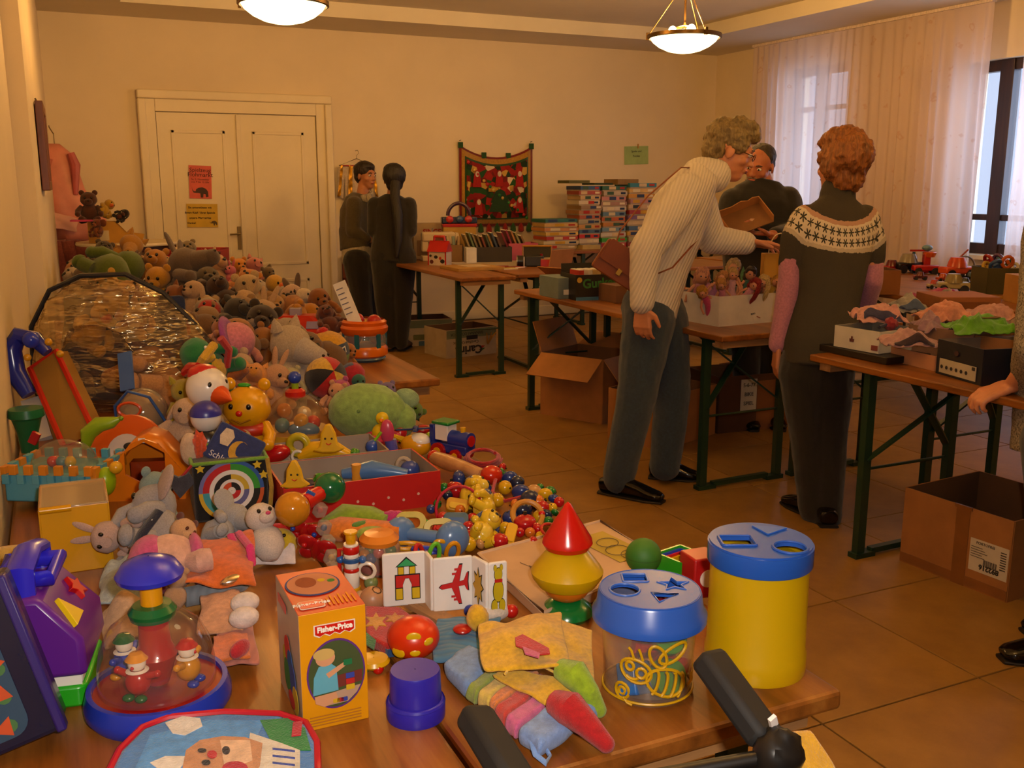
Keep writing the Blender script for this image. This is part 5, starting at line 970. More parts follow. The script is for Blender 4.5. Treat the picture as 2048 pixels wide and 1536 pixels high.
MB().lathe([(.001,.004),(r*.86,.0),(r*.90,.008),(r*.96,hb),(r*.98,hb+.03),(r*.955,hb+.03),(r*.935,hb),(r*.875,.011),(.001,.008)],seg=48).obj('clear_wall',clear('f8f4ee',.95,.05),t)
RL=r*1.17;ZL=H
def holes():return[rrect(.034,.028,.002,2,-.016,.036),star(.022,.010,5,.034,.014),circ(.020,20,-.034,-.004),[(.0,-.014),(.034,-.018),(.006,-.044)]]
MB().lathe([(RL*.86,ZL),(RL*.9,ZL-.004),(RL*.93,ZL-.022),(RL,ZL-.030),(RL*1.0,ZL-.040),(RL*.93,ZL-.042),(RL*.86,ZL-.03),(RL*.84,ZL-.005),(RL*.86,ZL)],seg=56).poly(circ(RL*.88,56),.005,XF((0,0,ZL-.0055)),holes()).obj('lid',BLUEP,t)
for L_ in holes():MB().tube([(x*1.0,y*1.0,ZL-.001)for x,y in L_],.002,6,True).obj('hole_rim',PL('2f62c6'),t)
BY=PL('c89a08',.4)
def cyl(u,v,k=1.0):a=u/r;rr=r*(.905+.055*v/hb)+.0012;return(rr*math.sin(a),-rr*math.cos(a),v)
def wrap(pts,rad_=.0022,closed=True,name='bee_print'):MB().tube([cyl(u,v)for u,v in pts],rad_,6,closed).obj(name,BY,t)
def el(cx,cy_,rx,ry,n=20,a0=0,a1=2*math.pi,rot=0):return[(cx+rx*math.cos(q)*math.cos(rot)-ry*math.sin(q)*math.sin(rot),cy_+rx*math.cos(q)*math.sin(rot)+ry*math.sin(q)*math.cos(rot))for q in[a0+(a1-a0)*i/n for i in range(n if abs(a1-a0)>6.2 else n+1)]]
by=hb*.56
wrap(el(-.026,by+.002,.022,.016,rot=-.3));wrap(el(-.034,by+.008,.0055,.006,12));wrap(el(-.018,by+.0,.0065,.007,12));wrap(el(-.03,by-.004,.010,.006,8,math.pi*1.1,math.pi*1.8),closed=False)
wrap(el(.018,by-.014,.030,.019,rot=-.35))
for k in range(4):wrap(el(.0+.013*k,by-.012-.003*k,.005,.017,8,-math.pi/2,math.pi/2,-.2),closed=False)
wrap(el(.004,by+.024,.010,.017,rot=.5));wrap(el(.026,by+.027,.022,.010,rot=.45))
for k in(0,1):wrap([(-.028+.012*k,by+.018),(-.032+.012*k,by+.030),(-.036+.014*k,by+.034)],.0018,False)
wrap(el(-.046,hb*.22,.011,.011,12));wrap(el(-.046,hb*.22,.005,.005,10));wrap([(-.044,hb*.12),(-.038,hb*.05),(-.03,hb*.03)],.0022,False)
MB().tube([cyl(u,hb*.07)for u in[r*2*math.pi*i/40 for i in range(40)]],.0018,6,True).obj('yellow_line',BY,t)
tree=[(.058,.02),(.058,hb*.3),(.064,hb*.28),(.062,hb*.45),(.068,hb*.42),(.071,hb*.62),(.074,hb*.4),(.080,hb*.42),(.076,hb*.26),(.084,hb*.28),(.080,.02)]
n_=len(tree);MB().add([cyl(u,v)for u,v in tree]+[cyl(.0705,hb*.3)],[(i,(i+1)%n_,n_)for i in range(n_)]).obj('tree_print',BY,t)
def block(label,dx,dy,dz,pts,th,m,rot):b=T('shape_block',label,'toy block',P+V((dx,dy,dz)),rot=rot,group='blocks inside the clear bucket');MB().poly(pts,th,XF((0,0,-th/2))).obj('block',m,b,bev=.002);MB().poly([(x*.5,y*.5)for x,y in pts],.002,XF((0,0,th/2))).obj('raised_mark',m,b,smooth=False)
block('green round block at the bottom of the clear bucket',.012,-.03,.026,circ(.024,24),.022,PL('3f9a1c'),(1.3,.2,0));block('second green round block higher in the clear bucket',.02,-.02,.075,circ(.022,24),.02,PL('3f9a1c'),(.9,-.4,0));block('blue square block at the bottom of the clear bucket',-.032,-.018,.028,rrect(.042,.042,.004),.028,PL('2f66b0'),(1.2,.3,.4));block('red triangular block at the bottom of the clear bucket',.035,.0,.022,[(-.025,-.02),(.025,-.02),(0,.025)],.022,REDP,(.2,0,.5))
block('yellow star block leaning in the clear bucket',.045,.01,.055,star(.026,.013),.02,YELP,(1.2,.5,-.3));block('second red triangular block in the clear bucket',-.005,.01,.06,[(-.022,-.018),(.022,-.018),(0,.022)],.02,REDP,(.7,.2,0));block('second yellow star block high in the clear bucket',-.02,.02,.10,star(.026,.013),.02,PL('b88a08'),(.9,0,.4));block('third red triangular block high in the clear bucket',.03,.02,.10,[(-.022,-.018),(.022,-.018),(0,.022)],.02,PL('a0201a'),(.5,.6,0))
P=on(1133,1232);s_=mpp(P);t=T('gnome_stacking_toy','wooden stacking gnome with red cone hat and yellow brim','stacking toy',P,FACE);k=s_;zz=[ztop(P,y)-TZ for y in(1240,1196,1155,1092,1004)]
MB().lathe([(.001,0),(46*k,0),(54*k,zz[1]*.25),(50*k,zz[1]*.55),(30*k,zz[1]*.95),(20*k,zz[1]),(.001,zz[1])],seg=40).obj('green_body',PL('0b6a2c',.2),t)
zc=(zz[1]+zz[2])/2+.006;MB().sph((0,0,zc),(47*k,47*k,(zz[2]-zz[1])*.78),seg=32,ring=16).obj('face_ball',PL('c46a12',.35),t)
MB().lathe([(23*k,zz[1]+.003),(36*k,zz[1]+.010),(35*k,zz[1]+.014),(22*k,zz[1]+.006)],seg=14).obj('collar',PL('d8b890',.5),t,smooth=False)
MB().lathe([(.001,zz[2]-.012),(58*k,zz[2]-.010),(70*k,zz[2]+.004),(72*k,zz[2]+.012),(66*k,zz[2]+.020),(38*k,zz[3]-.004),(30*k,zz[3]),(.001,zz[3])],seg=40).obj('yellow_brim',YELP,t)
MB().lathe([(.001,zz[3]-.004),(44*k,zz[3]-.002),(50*k,zz[3]+.006),(48*k,zz[3]+.014),(12*k,zz[4]-.012),(6*k,zz[4]-.003),(.001,zz[4])],seg=40).obj('red_cone_hat',PL('c0170e',.22),t)
P=on(832,1430);s_=mpp(P);H=ztop(P,1338)-TZ;t=T('blue_stacking_beaker','violet-blue stacking beaker standing upside down','toy cup',P,FACE)
MB().lathe([(58*s_,0),(59*s_,.003),(59*s_,.020),(56*s_,.023),(52*s_,.024),(50*s_,H-.003),(48*s_,H),(.001,H)],seg=44).obj('cup_wall',PL('2a22a0',.28),t);MB().lathe([(57.5*s_,.019),(59.5*s_,.021),(57.5*s_,.024)],seg=44).obj('rim',PL('2a22a0',.28),t)
a,b,c=on(607,1466),on(738,1436),on(522,1372);w=(b-a).length;rz=math.atan2(b.y-a.y,b.x-a.x);H=ztop(a,1232)-TZ;d=(c-a).dot(V((-math.sin(rz),math.cos(rz),0)));d=max(.10,min(d,.17))
t=T('boxed_stacking_blocks','orange and yellow toy carton lettered Fisher-Price with a child on it','toy box',a,rz);MB().box((w/2,d/2,H/2),(w,d,H)).obj('carton',[CD('d89206',.35),CD('b82e05',.4),CD('b0a090',.4)],t,bev=.001,smooth=False)
for p_ in t.children[0].data.polygons:p_.material_index=1 if p_.normal.z>.5 else(2 if p_.normal.x<-.5 else 0)
Fr=lambda x,z:FRONT((x,-.0005,z));RED2=CD('c0180c',.35)
def scallop(w_,h_):return[(-w_/2,h_/2),(-w_/2,-h_/2)]+[q for i in range(4)for q in((-w_/2+w_*(i+.5)/4,-h_/2-h_*.28),(-w_/2+w_*(i+1)/4,-h_/2))]+[(w_/2,h_/2)]
decal(t,Fr(w*.52,H*.855),scallop(w*.62,H*.085),CD('e0d4c4'),'logo_border');decal(t,Fr(w*.52,H*.855),scallop(w*.58,H*.07),RED2,'logo_panel',.0016);text('Fisher-Price',H*.062,CD('f0e8dc'),t,Fr(w*.52,H*.857)@XF((0,0,.0028)),bold=.0004,sx=.95)
EX,EZ=w*.52,H*.46;decal(t,Fr(EX,EZ),circ(w*.44,40,0,0,H*.30),CD('5a2478'),'purple_ring');decal(t,Fr(EX,EZ),circ(w*.415,40,0,0,H*.283),CD('3c4a20'),'photo_ground',.0014)
decal(t,Fr(EX,EZ),[(-w*.34,-H*.17),(w*.36,-H*.13),(w*.30,-H*.19),(w*.16,-H*.255),(-w*.16,-H*.26)],CD('b09078'),'photo_table',.002);decal(t,Fr(EX,EZ),[(-w*.1,-H*.13),(w*.38,-H*.1),(w*.39,0),(-w*.05,-H*.02)],CD('6a2418'),'photo_sofa',.0019)
decal(t,Fr(EX,EZ),[(-w*.36,-H*.15),(w*.02,-H*.14),(0,H*.06),(-w*.08,H*.1),(-w*.26,H*.09),(-w*.34,0)],CD('58a0b8'),'child_shirt',.0026);decal(t,Fr(EX-w*.16,EZ+H*.155),circ(w*.145,20,0,0,H*.07),CD('c89068'),'child_face',.0030);decal(t,Fr(EX-w*.18,EZ+H*.19),circ(w*.16,20,0,0,H*.048),CD('c0a058'),'child_hair',.0034)
decal(t,Fr(EX,EZ),[(-w*.16,H*.02),(w*.14,H*.10),(w*.18,H*.085),(w*.12,H*.055),(-w*.12,-H*.02)],CD('c89068'),'child_arm',.0034);decal(t,Fr(EX,EZ),[(-w*.34,-H*.16),(-w*.02,-H*.15),(w*.02,-H*.23),(-w*.2,-H*.26),(-w*.33,-H*.22)],CD('c89068'),'child_leg',.0032)
for k_,cc in enumerate(('c8a40c','b01810','2c3c9a')):decal(t,Fr(EX+w*.20,EZ-H*.13+H*.05*k_),rrect(w*.13,H*.045,.001),CD(cc),'block_print',.0036)
decal(t,Fr(EX+w*.17,EZ+H*.09),rrect(w*.13,H*.05,.001),CD('0d6a3a'),'block_print',.004)
for k_,cc in enumerate(('c8a40c','b01810','2c3c9a')):decal(t,Fr(EX-w*.02+w*.06*k_,EZ-H*.225),rrect(w*.1,H*.035,.001),CD(cc),'block_print',.0038)
for k_ in range(4):decal(t,Fr(w*.5,H*(.115-.025*k_)),[(-w*.4,-.0006),(w*.38,-.0006),(w*.38,.0006),(-w*.4,.0006)],CD('a86a10'),'small_text')
Tp=lambda x,y:XF((x,y,H));decal(t,Tp(w*.45,d*.62),circ(w*.42,36,0,0,d*.27),CD('30407a'),'photo_ring');decal(t,Tp(w*.45,d*.62),circ(w*.39,36,0,0,d*.25),CD('b87a58'),'photo_ground',.0014);decal(t,Tp(w*.36,d*.66),circ(w*.16,20,0,0,d*.12),CD('8a4420'),'photo_child',.002);decal(t,Tp(w*.6,d*.66),circ(w*.06,16,0,0,d*.035),CD('c8a40c'),'photo_block',.002);decal(t,Tp(w*.74,d*.62),circ(w*.06,16,0,0,d*.035),CD('3a7a2a'),'photo_block',.002)
decal(t,Tp(w*.26,d*.17),rrect(w*.38,d*.17,.004),CD('e0c8b8'),'logo_border');decal(t,Tp(w*.26,d*.17),rrect(w*.35,d*.14,.004),RED2,'logo_panel',.0014);text('Fisher-Price',d*.07,CD('f0e8dc'),t,Tp(w*.26,d*.17)@XF((0,0,.0022)))
for k_ in range(7):decal(t,Tp(w*(.52+.065*k_),d*.2),[(-w*.018,-d*.10),(w*.008,-d*.10),(w*.008,d*(.06+.05*(k_%2))),(-w*.018,d*(.06+.05*(k_%2)))],CD('d88a10'),'text_column')
Sd=FR((-.0005,d,0),(0,-1,0),(0,0,1))
decal(t,Sd@XF((d*.32,H*.86,0)),rrect(d*.36,H*.08,.003),RED2,'logo_panel')
for(x,z,a_,b_,cc)in((.4,.42,.1,.1,'a89a14'),(.5,.52,.12,.12,'b02414'),(.6,.40,.12,.15,'1f4a8a'),(.45,.28,.13,.14,'2a6a2a'),(.7,.3,.12,.16,'2a3f8a'),(.78,.18,.12,.12,'c0a010'),(.62,.12,.14,.07,'b01c14')):decal(t,Sd@XF((d*x,H*z,0)),circ(d*a_,18,0,0,H*b_),CD(cc),'block_print',.001+.0003*len(t.children)*.02)
P=on(320,1412);s_=mpp(P);R0=140*s_;t=T('clown_carousel_spinner','clear domed push spinner with three clowns on a blue base','spinning toy',P,FACE);hbse=ztop(P,1362)-TZ
MB().lathe([(R0*.93,0),(R0,.01),(R0*1.0,hbse*.55),(R0*.95,hbse),(R0*.88,hbse),(R0*.87,hbse*.8),(.001,hbse*.8)],seg=52).obj('blue_base',PL('1f36b0',.25),t);MB().lathe([(.001,hbse*.86),(R0*.87,hbse*.84)],seg=48).obj('red_floor',PL('8c1010',.3),t)
zt=[ztop(P,y)-TZ for y in(1235,1245,1205,1175)];zd=ztop(P,1222)-TZ
dome=[(R0*.80,hbse),(R0*.79,hbse+(zd-hbse)*.3),(R0*.74,hbse+(zd-hbse)*.55),(R0*.60,hbse+(zd-hbse)*.8),(R0*.38,hbse+(zd-hbse)*.95),(R0*.2,zd)]
MB().lathe(dome,seg=44).obj('clear_dome',clear('f8f2ea',.97,.04),t)
MB().lathe([(.001,zd+.012),(R0*.26,zd+.01),(R0*.33,zd+.002),(R0*.30,zd-.008),(R0*.2,zd-.012),(.001,zd-.012)],seg=32).obj('green_collar',PL('0a5a2c',.25),t);MB().rod((0,0,zd),(0,0,zd+.05),R0*.15,seg=24).obj('yellow_stem',PL('cf8c08',.3),t)
MB().lathe([(.001,zd+.046),(R0*.44,zd+.046),(R0*.46,zd+.052),(R0*.36,zd+.066),(R0*.16,zd+.074),(.001,zd+.075)],seg=36).obj('blue_push_knob',PL('2327b0',.25),t);MB().lathe([(R0*.2,zd-.01),(R0*.22,hbse+(zd-hbse)*.55),(R0*.3,hbse+(zd-hbse)*.4),(R0*.16,hbse)],seg=28).obj('red_column',PL('a01010',.25),t)
for k_,(ang_,coat,hat,shoe_)in enumerate(((-100,'a81414','d08a10','0a5a2c'),(-190,'203ab0','0a5a2c','c88a10'),(-10,'c8880c','b01410','203ab0'))):
    a_=rad(ang_);x,y=R0*.48*math.cos(a_),R0*.48*math.sin(a_);u=(zd-hbse)/5.2;c_=MB().sph((x,y,hbse+u*1.25),(u*.85,u*.75,u*.95),seg=18,ring=12).obj('clown',PL(coat,.22),t)
    MB().sph((x,y,hbse+u*2.55),(u*.6,u*.58,u*.58),seg=16,ring=10).obj('clown_head',PL('e4d8cc',.25),c_);MB().lathe([(u*.75,0),(u*.6,u*.16),(u*.42,u*.42),(.001,u*.52)],(x,y,hbse+u*2.85),seg=16).obj('hat',PL(hat,.25),c_);MB().lathe([(u*.5,0),(u*.75,u*.1),(u*.5,u*.2)],(x,y,hbse+u*1.95),seg=16).obj('ruff',PL('e4dcd4',.3),c_)
    dx,dy=math.cos(a_),math.sin(a_);MB().sph((x+dx*u*.58,y+dy*u*.58,hbse+u*2.45),u*.13,seg=8,ring=6).obj('red_nose',PL('c01418'),c_)
    for q in(-1,1):
        sx,sy=-dy*q,dx*q;MB().tube([(x+sx*u*.7,y+sy*u*.7,hbse+u*1.7),(x+sx*u*1.35,y+sy*u*1.35,hbse+u*1.9)],[u*.26,u*.24],10).sph((x+sx*u*1.45,y+sy*u*1.45,hbse+u*1.92),u*.26,seg=10,ring=8).obj('arm',PL(coat,.22),c_);MB().sph((x+sx*u*.45+dx*u*.55,y+sy*u*.45+dy*u*.55,hbse+u*.28),(u*.42,u*.36,u*.26),seg=12,ring=8).obj('shoe',PL(shoe_,.25),c_)
P=on(84,1372);s_=mpp(P);t=T('purple_house_sorter','purple-roofed toy house sorter with white walls and green base','toy house',P,FACE+rad(14));hw=ztop(P,1285)-TZ;w=.132;d=.135;hr=ztop(P,1160)-TZ
MB().poly(rrect(w*1.06,d*1.06,.012),.030).obj('green_base',PL('23a01c',.3),t,bev=.004)
for sx in(-1,1):MB().box((sx*w*.42,0,.03+(hw-.03)/2),(w*.16,d*.98,hw-.03)).obj('white_pillar',WHTP,t,bev=.004)
for(z0,z1)in((.03,.05),(hw-.012,hw)):
    for sy in(-1,1):MB().box((0,sy*d*.47,(z0+z1)/2),(w*.98,d*.05,z1-z0)).obj('white_beam',WHTP,t,smooth=False)
MB().rod((-.05,-.03,.06),(.05,-.03,.06),.022,seg=18).obj('yellow_roller',PL('b89a08'),t)
vs=[(-w*.56,-d*.56,hw-.02),(w*.56,-d*.56,hw-.02),(w*.56,d*.56,hw-.02),(-w*.56,d*.56,hw-.02),(-w*.54,-d*.54,hw+.03),(w*.54,-d*.54,hw+.03),(w*.54,d*.54,hw+.03),(-w*.54,d*.54,hw+.03),(-w*.16,-d*.50,hr),(w*.16,-d*.50,hr),(w*.16,d*.5,hr),(-w*.16,d*.5,hr)]
MB().add(vs,[(3,2,1,0),(0,1,5,4),(1,2,6,5),(2,3,7,6),(3,0,4,7),(4,5,9,8),(5,6,10,9),(6,7,11,10),(7,4,8,11),(8,9,10,11)]).obj('purple_roof',PURP,t,bev=.008)
n_=V((w*.38,0,0));slope=FR((w*.35,0,(hw+.03+hr)/2),(0,1,0),(-w*.38,0,hr-hw-.03));slopel=FR((-w*.35,0,(hw+.03+hr)/2),(0,-1,0),(w*.38,0,hr-hw-.03))
for(S_,x,y,sh,cc)in((slope,-.04,-.004,[(-.022,-.018),(.022,-.018),(0,.022)],'d8b80c'),(slope,.03,.0,star(.02,.010),'b81410'),(slopel,.03,0,circ(.018,20),'c8a40c'),(slopel,-.01,.0,circ(.02,20,0,0,.012),'b01428'),(slopel,-.05,0,star(.022,.011),'2434a8')):MB().poly(sh,.008,S_@XF((x,y,-.001))).obj('shape_plug',PL(cc),t,bev=.001)
MB().tube([(0,-.05,hr-.002),(0,-.048,hr+.03),(0,.0,hr+.042),(0,.05,hr+.03),(0,.052,hr-.002)],.011,10,flat=1.6).obj('blue_handle',PL('2a24c0',.25),t);MB().tube([(-.03,-.03,hr+.012),(.03,-.03,hr+.012),(.032,.03,hr+.018),(-.032,.03,hr+.018)],.011,10,True).obj('blue_handle_loop',PL('2a24c0',.25),t)
P=on(70,1515);t=T('dark_fish_package','dark blue picture package with orange fish print at the lower left corner','package',P+V((-.06,.03,0)),rot=(rad(-10),rad(-15),FACE+rad(24)));MB().box((0,0,.10),(.20,.07,.20)).obj('carton',CD('0f1230',.25),t,bev=.006,smooth=False)
MB().box((.098,-.028,.10),(.012,.022,.202)).obj('violet_edge',PL('2a1f6a',.3),t,bev=.003);decal(t,FRONT((-.01,-.035,.10)),rrect(.16,.17,.02),CD('24405a'),'picture_panel')
for k_ in range(6):decal(t,FRONT((.02+.012*(k_%3),-.035,.03+.028*k_))@Matrix.Rotation(.5*k_,4,'Z'),[(-.03,0),(-.01,.012),(.018,.004),(.032,.012),(.03,-.012),(.016,-.004),(-.01,-.012)],CD('b8481c'),'fish_print',.0016)
for k_ in range(5):decal(t,FRONT((.05+.005*k_,-.035,.03+.034*k_)),circ(.008,10),CD('3f6a3a'),'weed_print',.0014)
O=at(430,1520,TZ);t=T('soft_picture_bag','soft blue bag with red piping and a smiling puppet face at the bottom edge','bag',O);zt_=TZ+.032
BG=[(210,1560),(240,1500),(285,1455),(340,1434),(450,1424),(560,1428),(612,1446),(634,1485),(636,1560),(610,1700),(215,1700)]
flat('bag_body',BG,zt_,.030,FB('3f78c0'),t,O,.006);MB().tube([at(x,y,zt_-.003)-O for x,y in BG],.0045,8,True).obj('red_piping',PL('b8142c',.4),t)
flat('sky_print',[(300,1470),(420,1440),(530,1440),(500,1500),(380,1560),(260,1560)],zt_+.001,.001,FB('4a8ed8'),t,O);flat('cloud_print',[(330,1445),(365,1432),(400,1436),(405,1452),(370,1470),(345,1466)],zt_+.0018,.001,FB('dcd6d0'),t,O);flat('cloud_print',[(300,1525),(330,1512),(380,1512),(360,1536),(320,1540)],zt_+.0018,.001,FB('dcd6d0'),t,O)
flat('hill_print',[(520,1440),(575,1436),(610,1456),(622,1500),(600,1500),(565,1490),(540,1478)],zt_+.0018,.001,FB('1f7a34'),t,O);flat('shirt_print',[(500,1465),(560,1485),(600,1500),(600,1560),(520,1560),(495,1510)],zt_+.0022,.001,FB('cfc8bc'),t,O)
for k_ in range(4):flat('stripe_print',[(545,1495+14*k_),(590,1500+14*k_),(590,1503+14*k_),(545,1498+14*k_)],zt_+.003,.0008,FB('2a3f9a'),t,O)
flat('face_print',[(372,1500),(400,1480),(445,1472),(490,1474),(525,1486),(520,1530),(500,1580),(380,1580),(365,1535)],zt_+.003,.001,FB('b8845c'),t,O);flat('cheek_print',[(440,1480),(500,1480),(505,1520),(450,1540)],zt_+.0036,.0008,FB('d8b494'),t,O)
for(x,y,rx,ry,cc,nm)in((424,1508,10,8,'b8141c','nose_print'),(404,1500,9,4,'1a120c','eye_print'),(412,1524,9,5,'1a120c','eye_print'),(452,1500,8,8,'200c0c','mouth_print'),(470,1536,26,14,'a8142c','hat_print')):flat(nm,[(x+rx*math.cos(q),y+ry*math.sin(q))for q in[2*math.pi*i/14 for i in range(14)]],zt_+.0046,.0008,FB(cc),t,O)
flat('logo_tag',[(586,1444),(605,1441),(602,1470),(583,1472)],zt_+.004,.001,FB('b8142c'),t,O)
fd=.93;t=T('doll_buggy','toy buggy with black foam handles and yellow seat in front of the table','toy buggy',V((.5,.45,0)));O=V((.5,.45,0));FOAM=mat('card','0f0e0e',.75)
h0,h1=atd(1412,1310,.99)-O,atd(1535,1480,.93)-O;MB().bar(h0,h1,.036,.026,up=(.3,-.8,.5)).obj('foam_handle',FOAM,t,bev=.007);h2,h3=atd(945,1425,.96)-O,atd(1045,1585,.88)-O;MB().bar(h2,h3,.036,.026,up=(.3,-.8,.5)).obj('foam_handle',FOAM,t,bev=.007)
j=atd(1555,1510,.92)-O;MB().sph(j,(.025,.022,.028),nz=.2).obj('joint',BLACK,t);MB().rod(atd(1572,1478,.93)-O,atd(1545,1492,.915)-O,.009).obj('joint_knob',BLACK,t);MB().rod(atd(1060,1600,.88)-O,j,.008).obj('cross_bar',BLACK,t);MB().box(atd(1546,1443,.918)-O,(.008,.004,.014),(.3,-.5,0)).obj('white_sticker',CD('d8d0cc'),t,smooth=False)
g0=atd(1590,1540,.93)-O;MB().tube([j,j+V((.02,.03,-.10)),V((.12,.12,.1-0)),V((.14,.14,.03))],.009,8).obj('frame_tube',BLACK,t);MB().tube([atd(1060,1600,.88)-O,V((-.05,.05,.5)),V((-.05,.12,.1)),V((-.05,.14,.03))],.009,8).obj('frame_tube',BLACK,t)
e=[atd(1560,1470,.95)-O,atd(1612,1462,.97)-O,atd(1700,1620,.95)-O,atd(1600,1640,.90)-O];patch('yellow_seat',e,FB('c8960c'),t,8,8,.006,20,3,.01);MB().bar(atd(1556,1498,.94)-O,atd(1590,1484,.955)-O,.012,.004,up=(0,-1,0)).obj('seat_strap',FB('2a3a3a'),t)
for x in(-.05,.14):MB().rod((x-.012,.14,.03),(x+.012,.14,.03),.03,seg=18).obj('wheel',PL('1a1a1a'),t)
ch=[(766,1214),(853,1206),(866,1224),(946,1216),(976,1234),(1014,1228)];zb=TZ+.012;hp=ztop(at(*ch[0],zb),1108)-zb;W_=[at(x,y,zb)for x,y in ch];O=W_[0];t=T('folding_picture_cards','white cloth leporello with castle, aeroplane, sun and bear pictures','cloth book',O);CLW=CD('ded8d2',.5);EDG=CD('15100c')
def seg_page(p,q):e_=(q-p);return FR(p-O,e_,(0,0,1)),e_.length
for i_ in range(5):
    M_,L_=seg_page(W_[i_],W_[i_+1]);pg=MB().poly(rrect(L_*.985,hp,.004,3,L_/2,hp/2),.006,M_@XF((0,0,-.003))).obj('page',CLW,t,bev=.002)
    def D_(pts,cc,lift=.0035,nm='picture'):decal(pg,M_,[(x*L_,y*hp)for x,y in pts],CD(cc,.5),nm,lift)
    if i_==0:
        D_([(.28,.12),(.46,.12),(.46,.40),(.52,.52),(.60,.52),(.66,.40),(.66,.12),(.86,.12),(.86,.60),(.28,.60)],'15100c',.0034);D_([(.30,.36),(.46,.36),(.46,.43),(.52,.53),(.60,.53),(.66,.43),(.66,.36),(.84,.36),(.84,.58),(.30,.58)],'b81c14',.0042)
        for(x0,x1,y0,y1)in((.30,.45,.14,.34),(.67,.84,.14,.34),(.36,.48,.61,.74),(.62,.74,.61,.74)):D_([(x0-.015,y0-.012),(x1+.015,y0-.012),(x1+.015,y1+.012),(x0-.015,y1+.012)],'15100c',.0036);D_([(x0,y0),(x1,y0),(x1,y1),(x0,y1)],'c8a80c',.0046)
        D_([(.30,.745),(.80,.745),(.55,.93)],'15100c',.0036);D_([(.34,.76),(.76,.76),(.55,.90)],'2a9a5a',.0046)
    elif i_==2:
        pl_=[(.14,.46),(.20,.51),(.48,.54),(.66,.88),(.74,.88),(.66,.55),(.78,.57),(.86,.72),(.9,.72),(.88,.54),(.9,.36),(.86,.38),(.80,.47),(.64,.46),(.72,.12),(.64,.12),(.46,.44),(.22,.42)];D_(pl_,'15100c',.0036);D_([(.5+(x-.5)*.93,.5+(y-.5)*.94)for x,y in pl_],'b81c1c',.0044)
        for(x,y)in((.50,.28),(.56,.22),(.52,.70),(.58,.78)):D_([(x-.05,y-.02),(x+.05,y-.02),(x+.05,y+.02),(x-.05,y+.02)],'b81c1c',.0046)
    elif i_==3:
        D_([(x,y)for x,y in star(.36,.22,8,.5,.5)],'2a1c08',.0036);D_([(x,y)for x,y in star(.32,.19,8,.5,.5)],'b8902a',.0044)
    elif i_==4:
        for(x,y,rx,ry)in((.5,.78,.2,.12),(.5,.48,.26,.2),(.3,.2,.16,.12),(.7,.2,.16,.12),(.34,.9,.08,.06),(.66,.9,.08,.06)):D_(circ(rx*1.1,16,x,y,ry*1.1),'15100c',.0036);D_(circ(rx,16,x,y,ry),'b8a00c',.0044)
        D_([(.3,.64),(.7,.64),(.7,.70),(.3,.70)],'b01c14',.0052)
O=on(1140,1140);t=T('wooden_puzzle_tray','pale wooden tray with a crayon drawing behind the stacking gnome','tray',O);PW=CD('b89678',.55);TP=[(958,1108),(1200,1043),(1330,1120),(1088,1226)];flat('tray_board',TP,TZ+.020,.020,PW,t,O,.002)
MB().tube([at(x,y,TZ+.02)-O for x,y in TP],.004,6,True).obj('tray_rim',CD('c4a488',.5),t);flat('yellow_picture',[(1150,1078),(1205,1062),(1300,1108),(1240,1124)],TZ+.0215,.001,CD('a8902a',.6),t,O)
for(x,y,rx,ry)in((1215,1085,22,9),(1235,1100,24,10),(1262,1108,20,9)):MB().tube([at(x+rx*math.cos(q),y+ry*math.sin(q),TZ+.023)-O for q in[2*math.pi*i/18 for i in range(18)]],.0007,4,True).obj('crayon_line',CD('5a4a30'),t)
for k_ in range(3):MB().tube([at(1040+18*k_,1125+6*k_,TZ+.021)-O,at(1060+18*k_,1133+8*k_,TZ+.021)-O,at(1075+20*k_,1150+8*k_,TZ+.021)-O],.0006,4).obj('pencil_line',CD('6a5440'),t)
p=at(1287,1112,TZ+.06);t=T('green_foam_ball','green ball lying behind the clear bee bucket','ball',p);MB().sph((0,0,0),36*mpp(p),seg=28,ring=18).obj('sphere',PL('2f6a1c',.6),t);MB().lathe([(36*mpp(p)*1.003,-.001),(36*mpp(p)*1.003,.001)],seg=28).obj('seam',PL('2a5a18',.6),t)
p=at(1362,1118,TZ+.04);s_=mpp(p);t=T('nesting_trays','nested square trays in green, blue, red and yellow behind the canister','nesting toy',p+V((0,0,-.04)),FACE+rad(38))
for k_,(cc,f_)in enumerate((('2f9a1c',1),('2440b0',.84),('c01c14',.70),('c8a00c',.56))):
    L_=70*s_*f_;mb=MB().box((0,0,.004+.003*k_),(L_,L_,.006));h_=.05-.004*k_
    for q in(-1,1):mb.box((q*L_/2,0,h_/2),(.004,L_,h_)).box((0,q*L_/2,h_/2),(L_,.004,h_))
    mb.obj('tray',PL(cc),t,smooth=False)
p=on(1398,1185);t=T('red_open_cube','red plastic cube between the bee bucket and the canister','toy cube',p,FACE+rad(20));s_=mpp(p);MB().box((0,0,.035),(.05,.05,.07)).obj('cube',PL('a81418',.35),t,bev=.003);MB().poly(circ(.015,16),.001,FRONT((0,-.0255,.035))).obj('round_mark',PL('e0d0c8'),t,smooth=False)
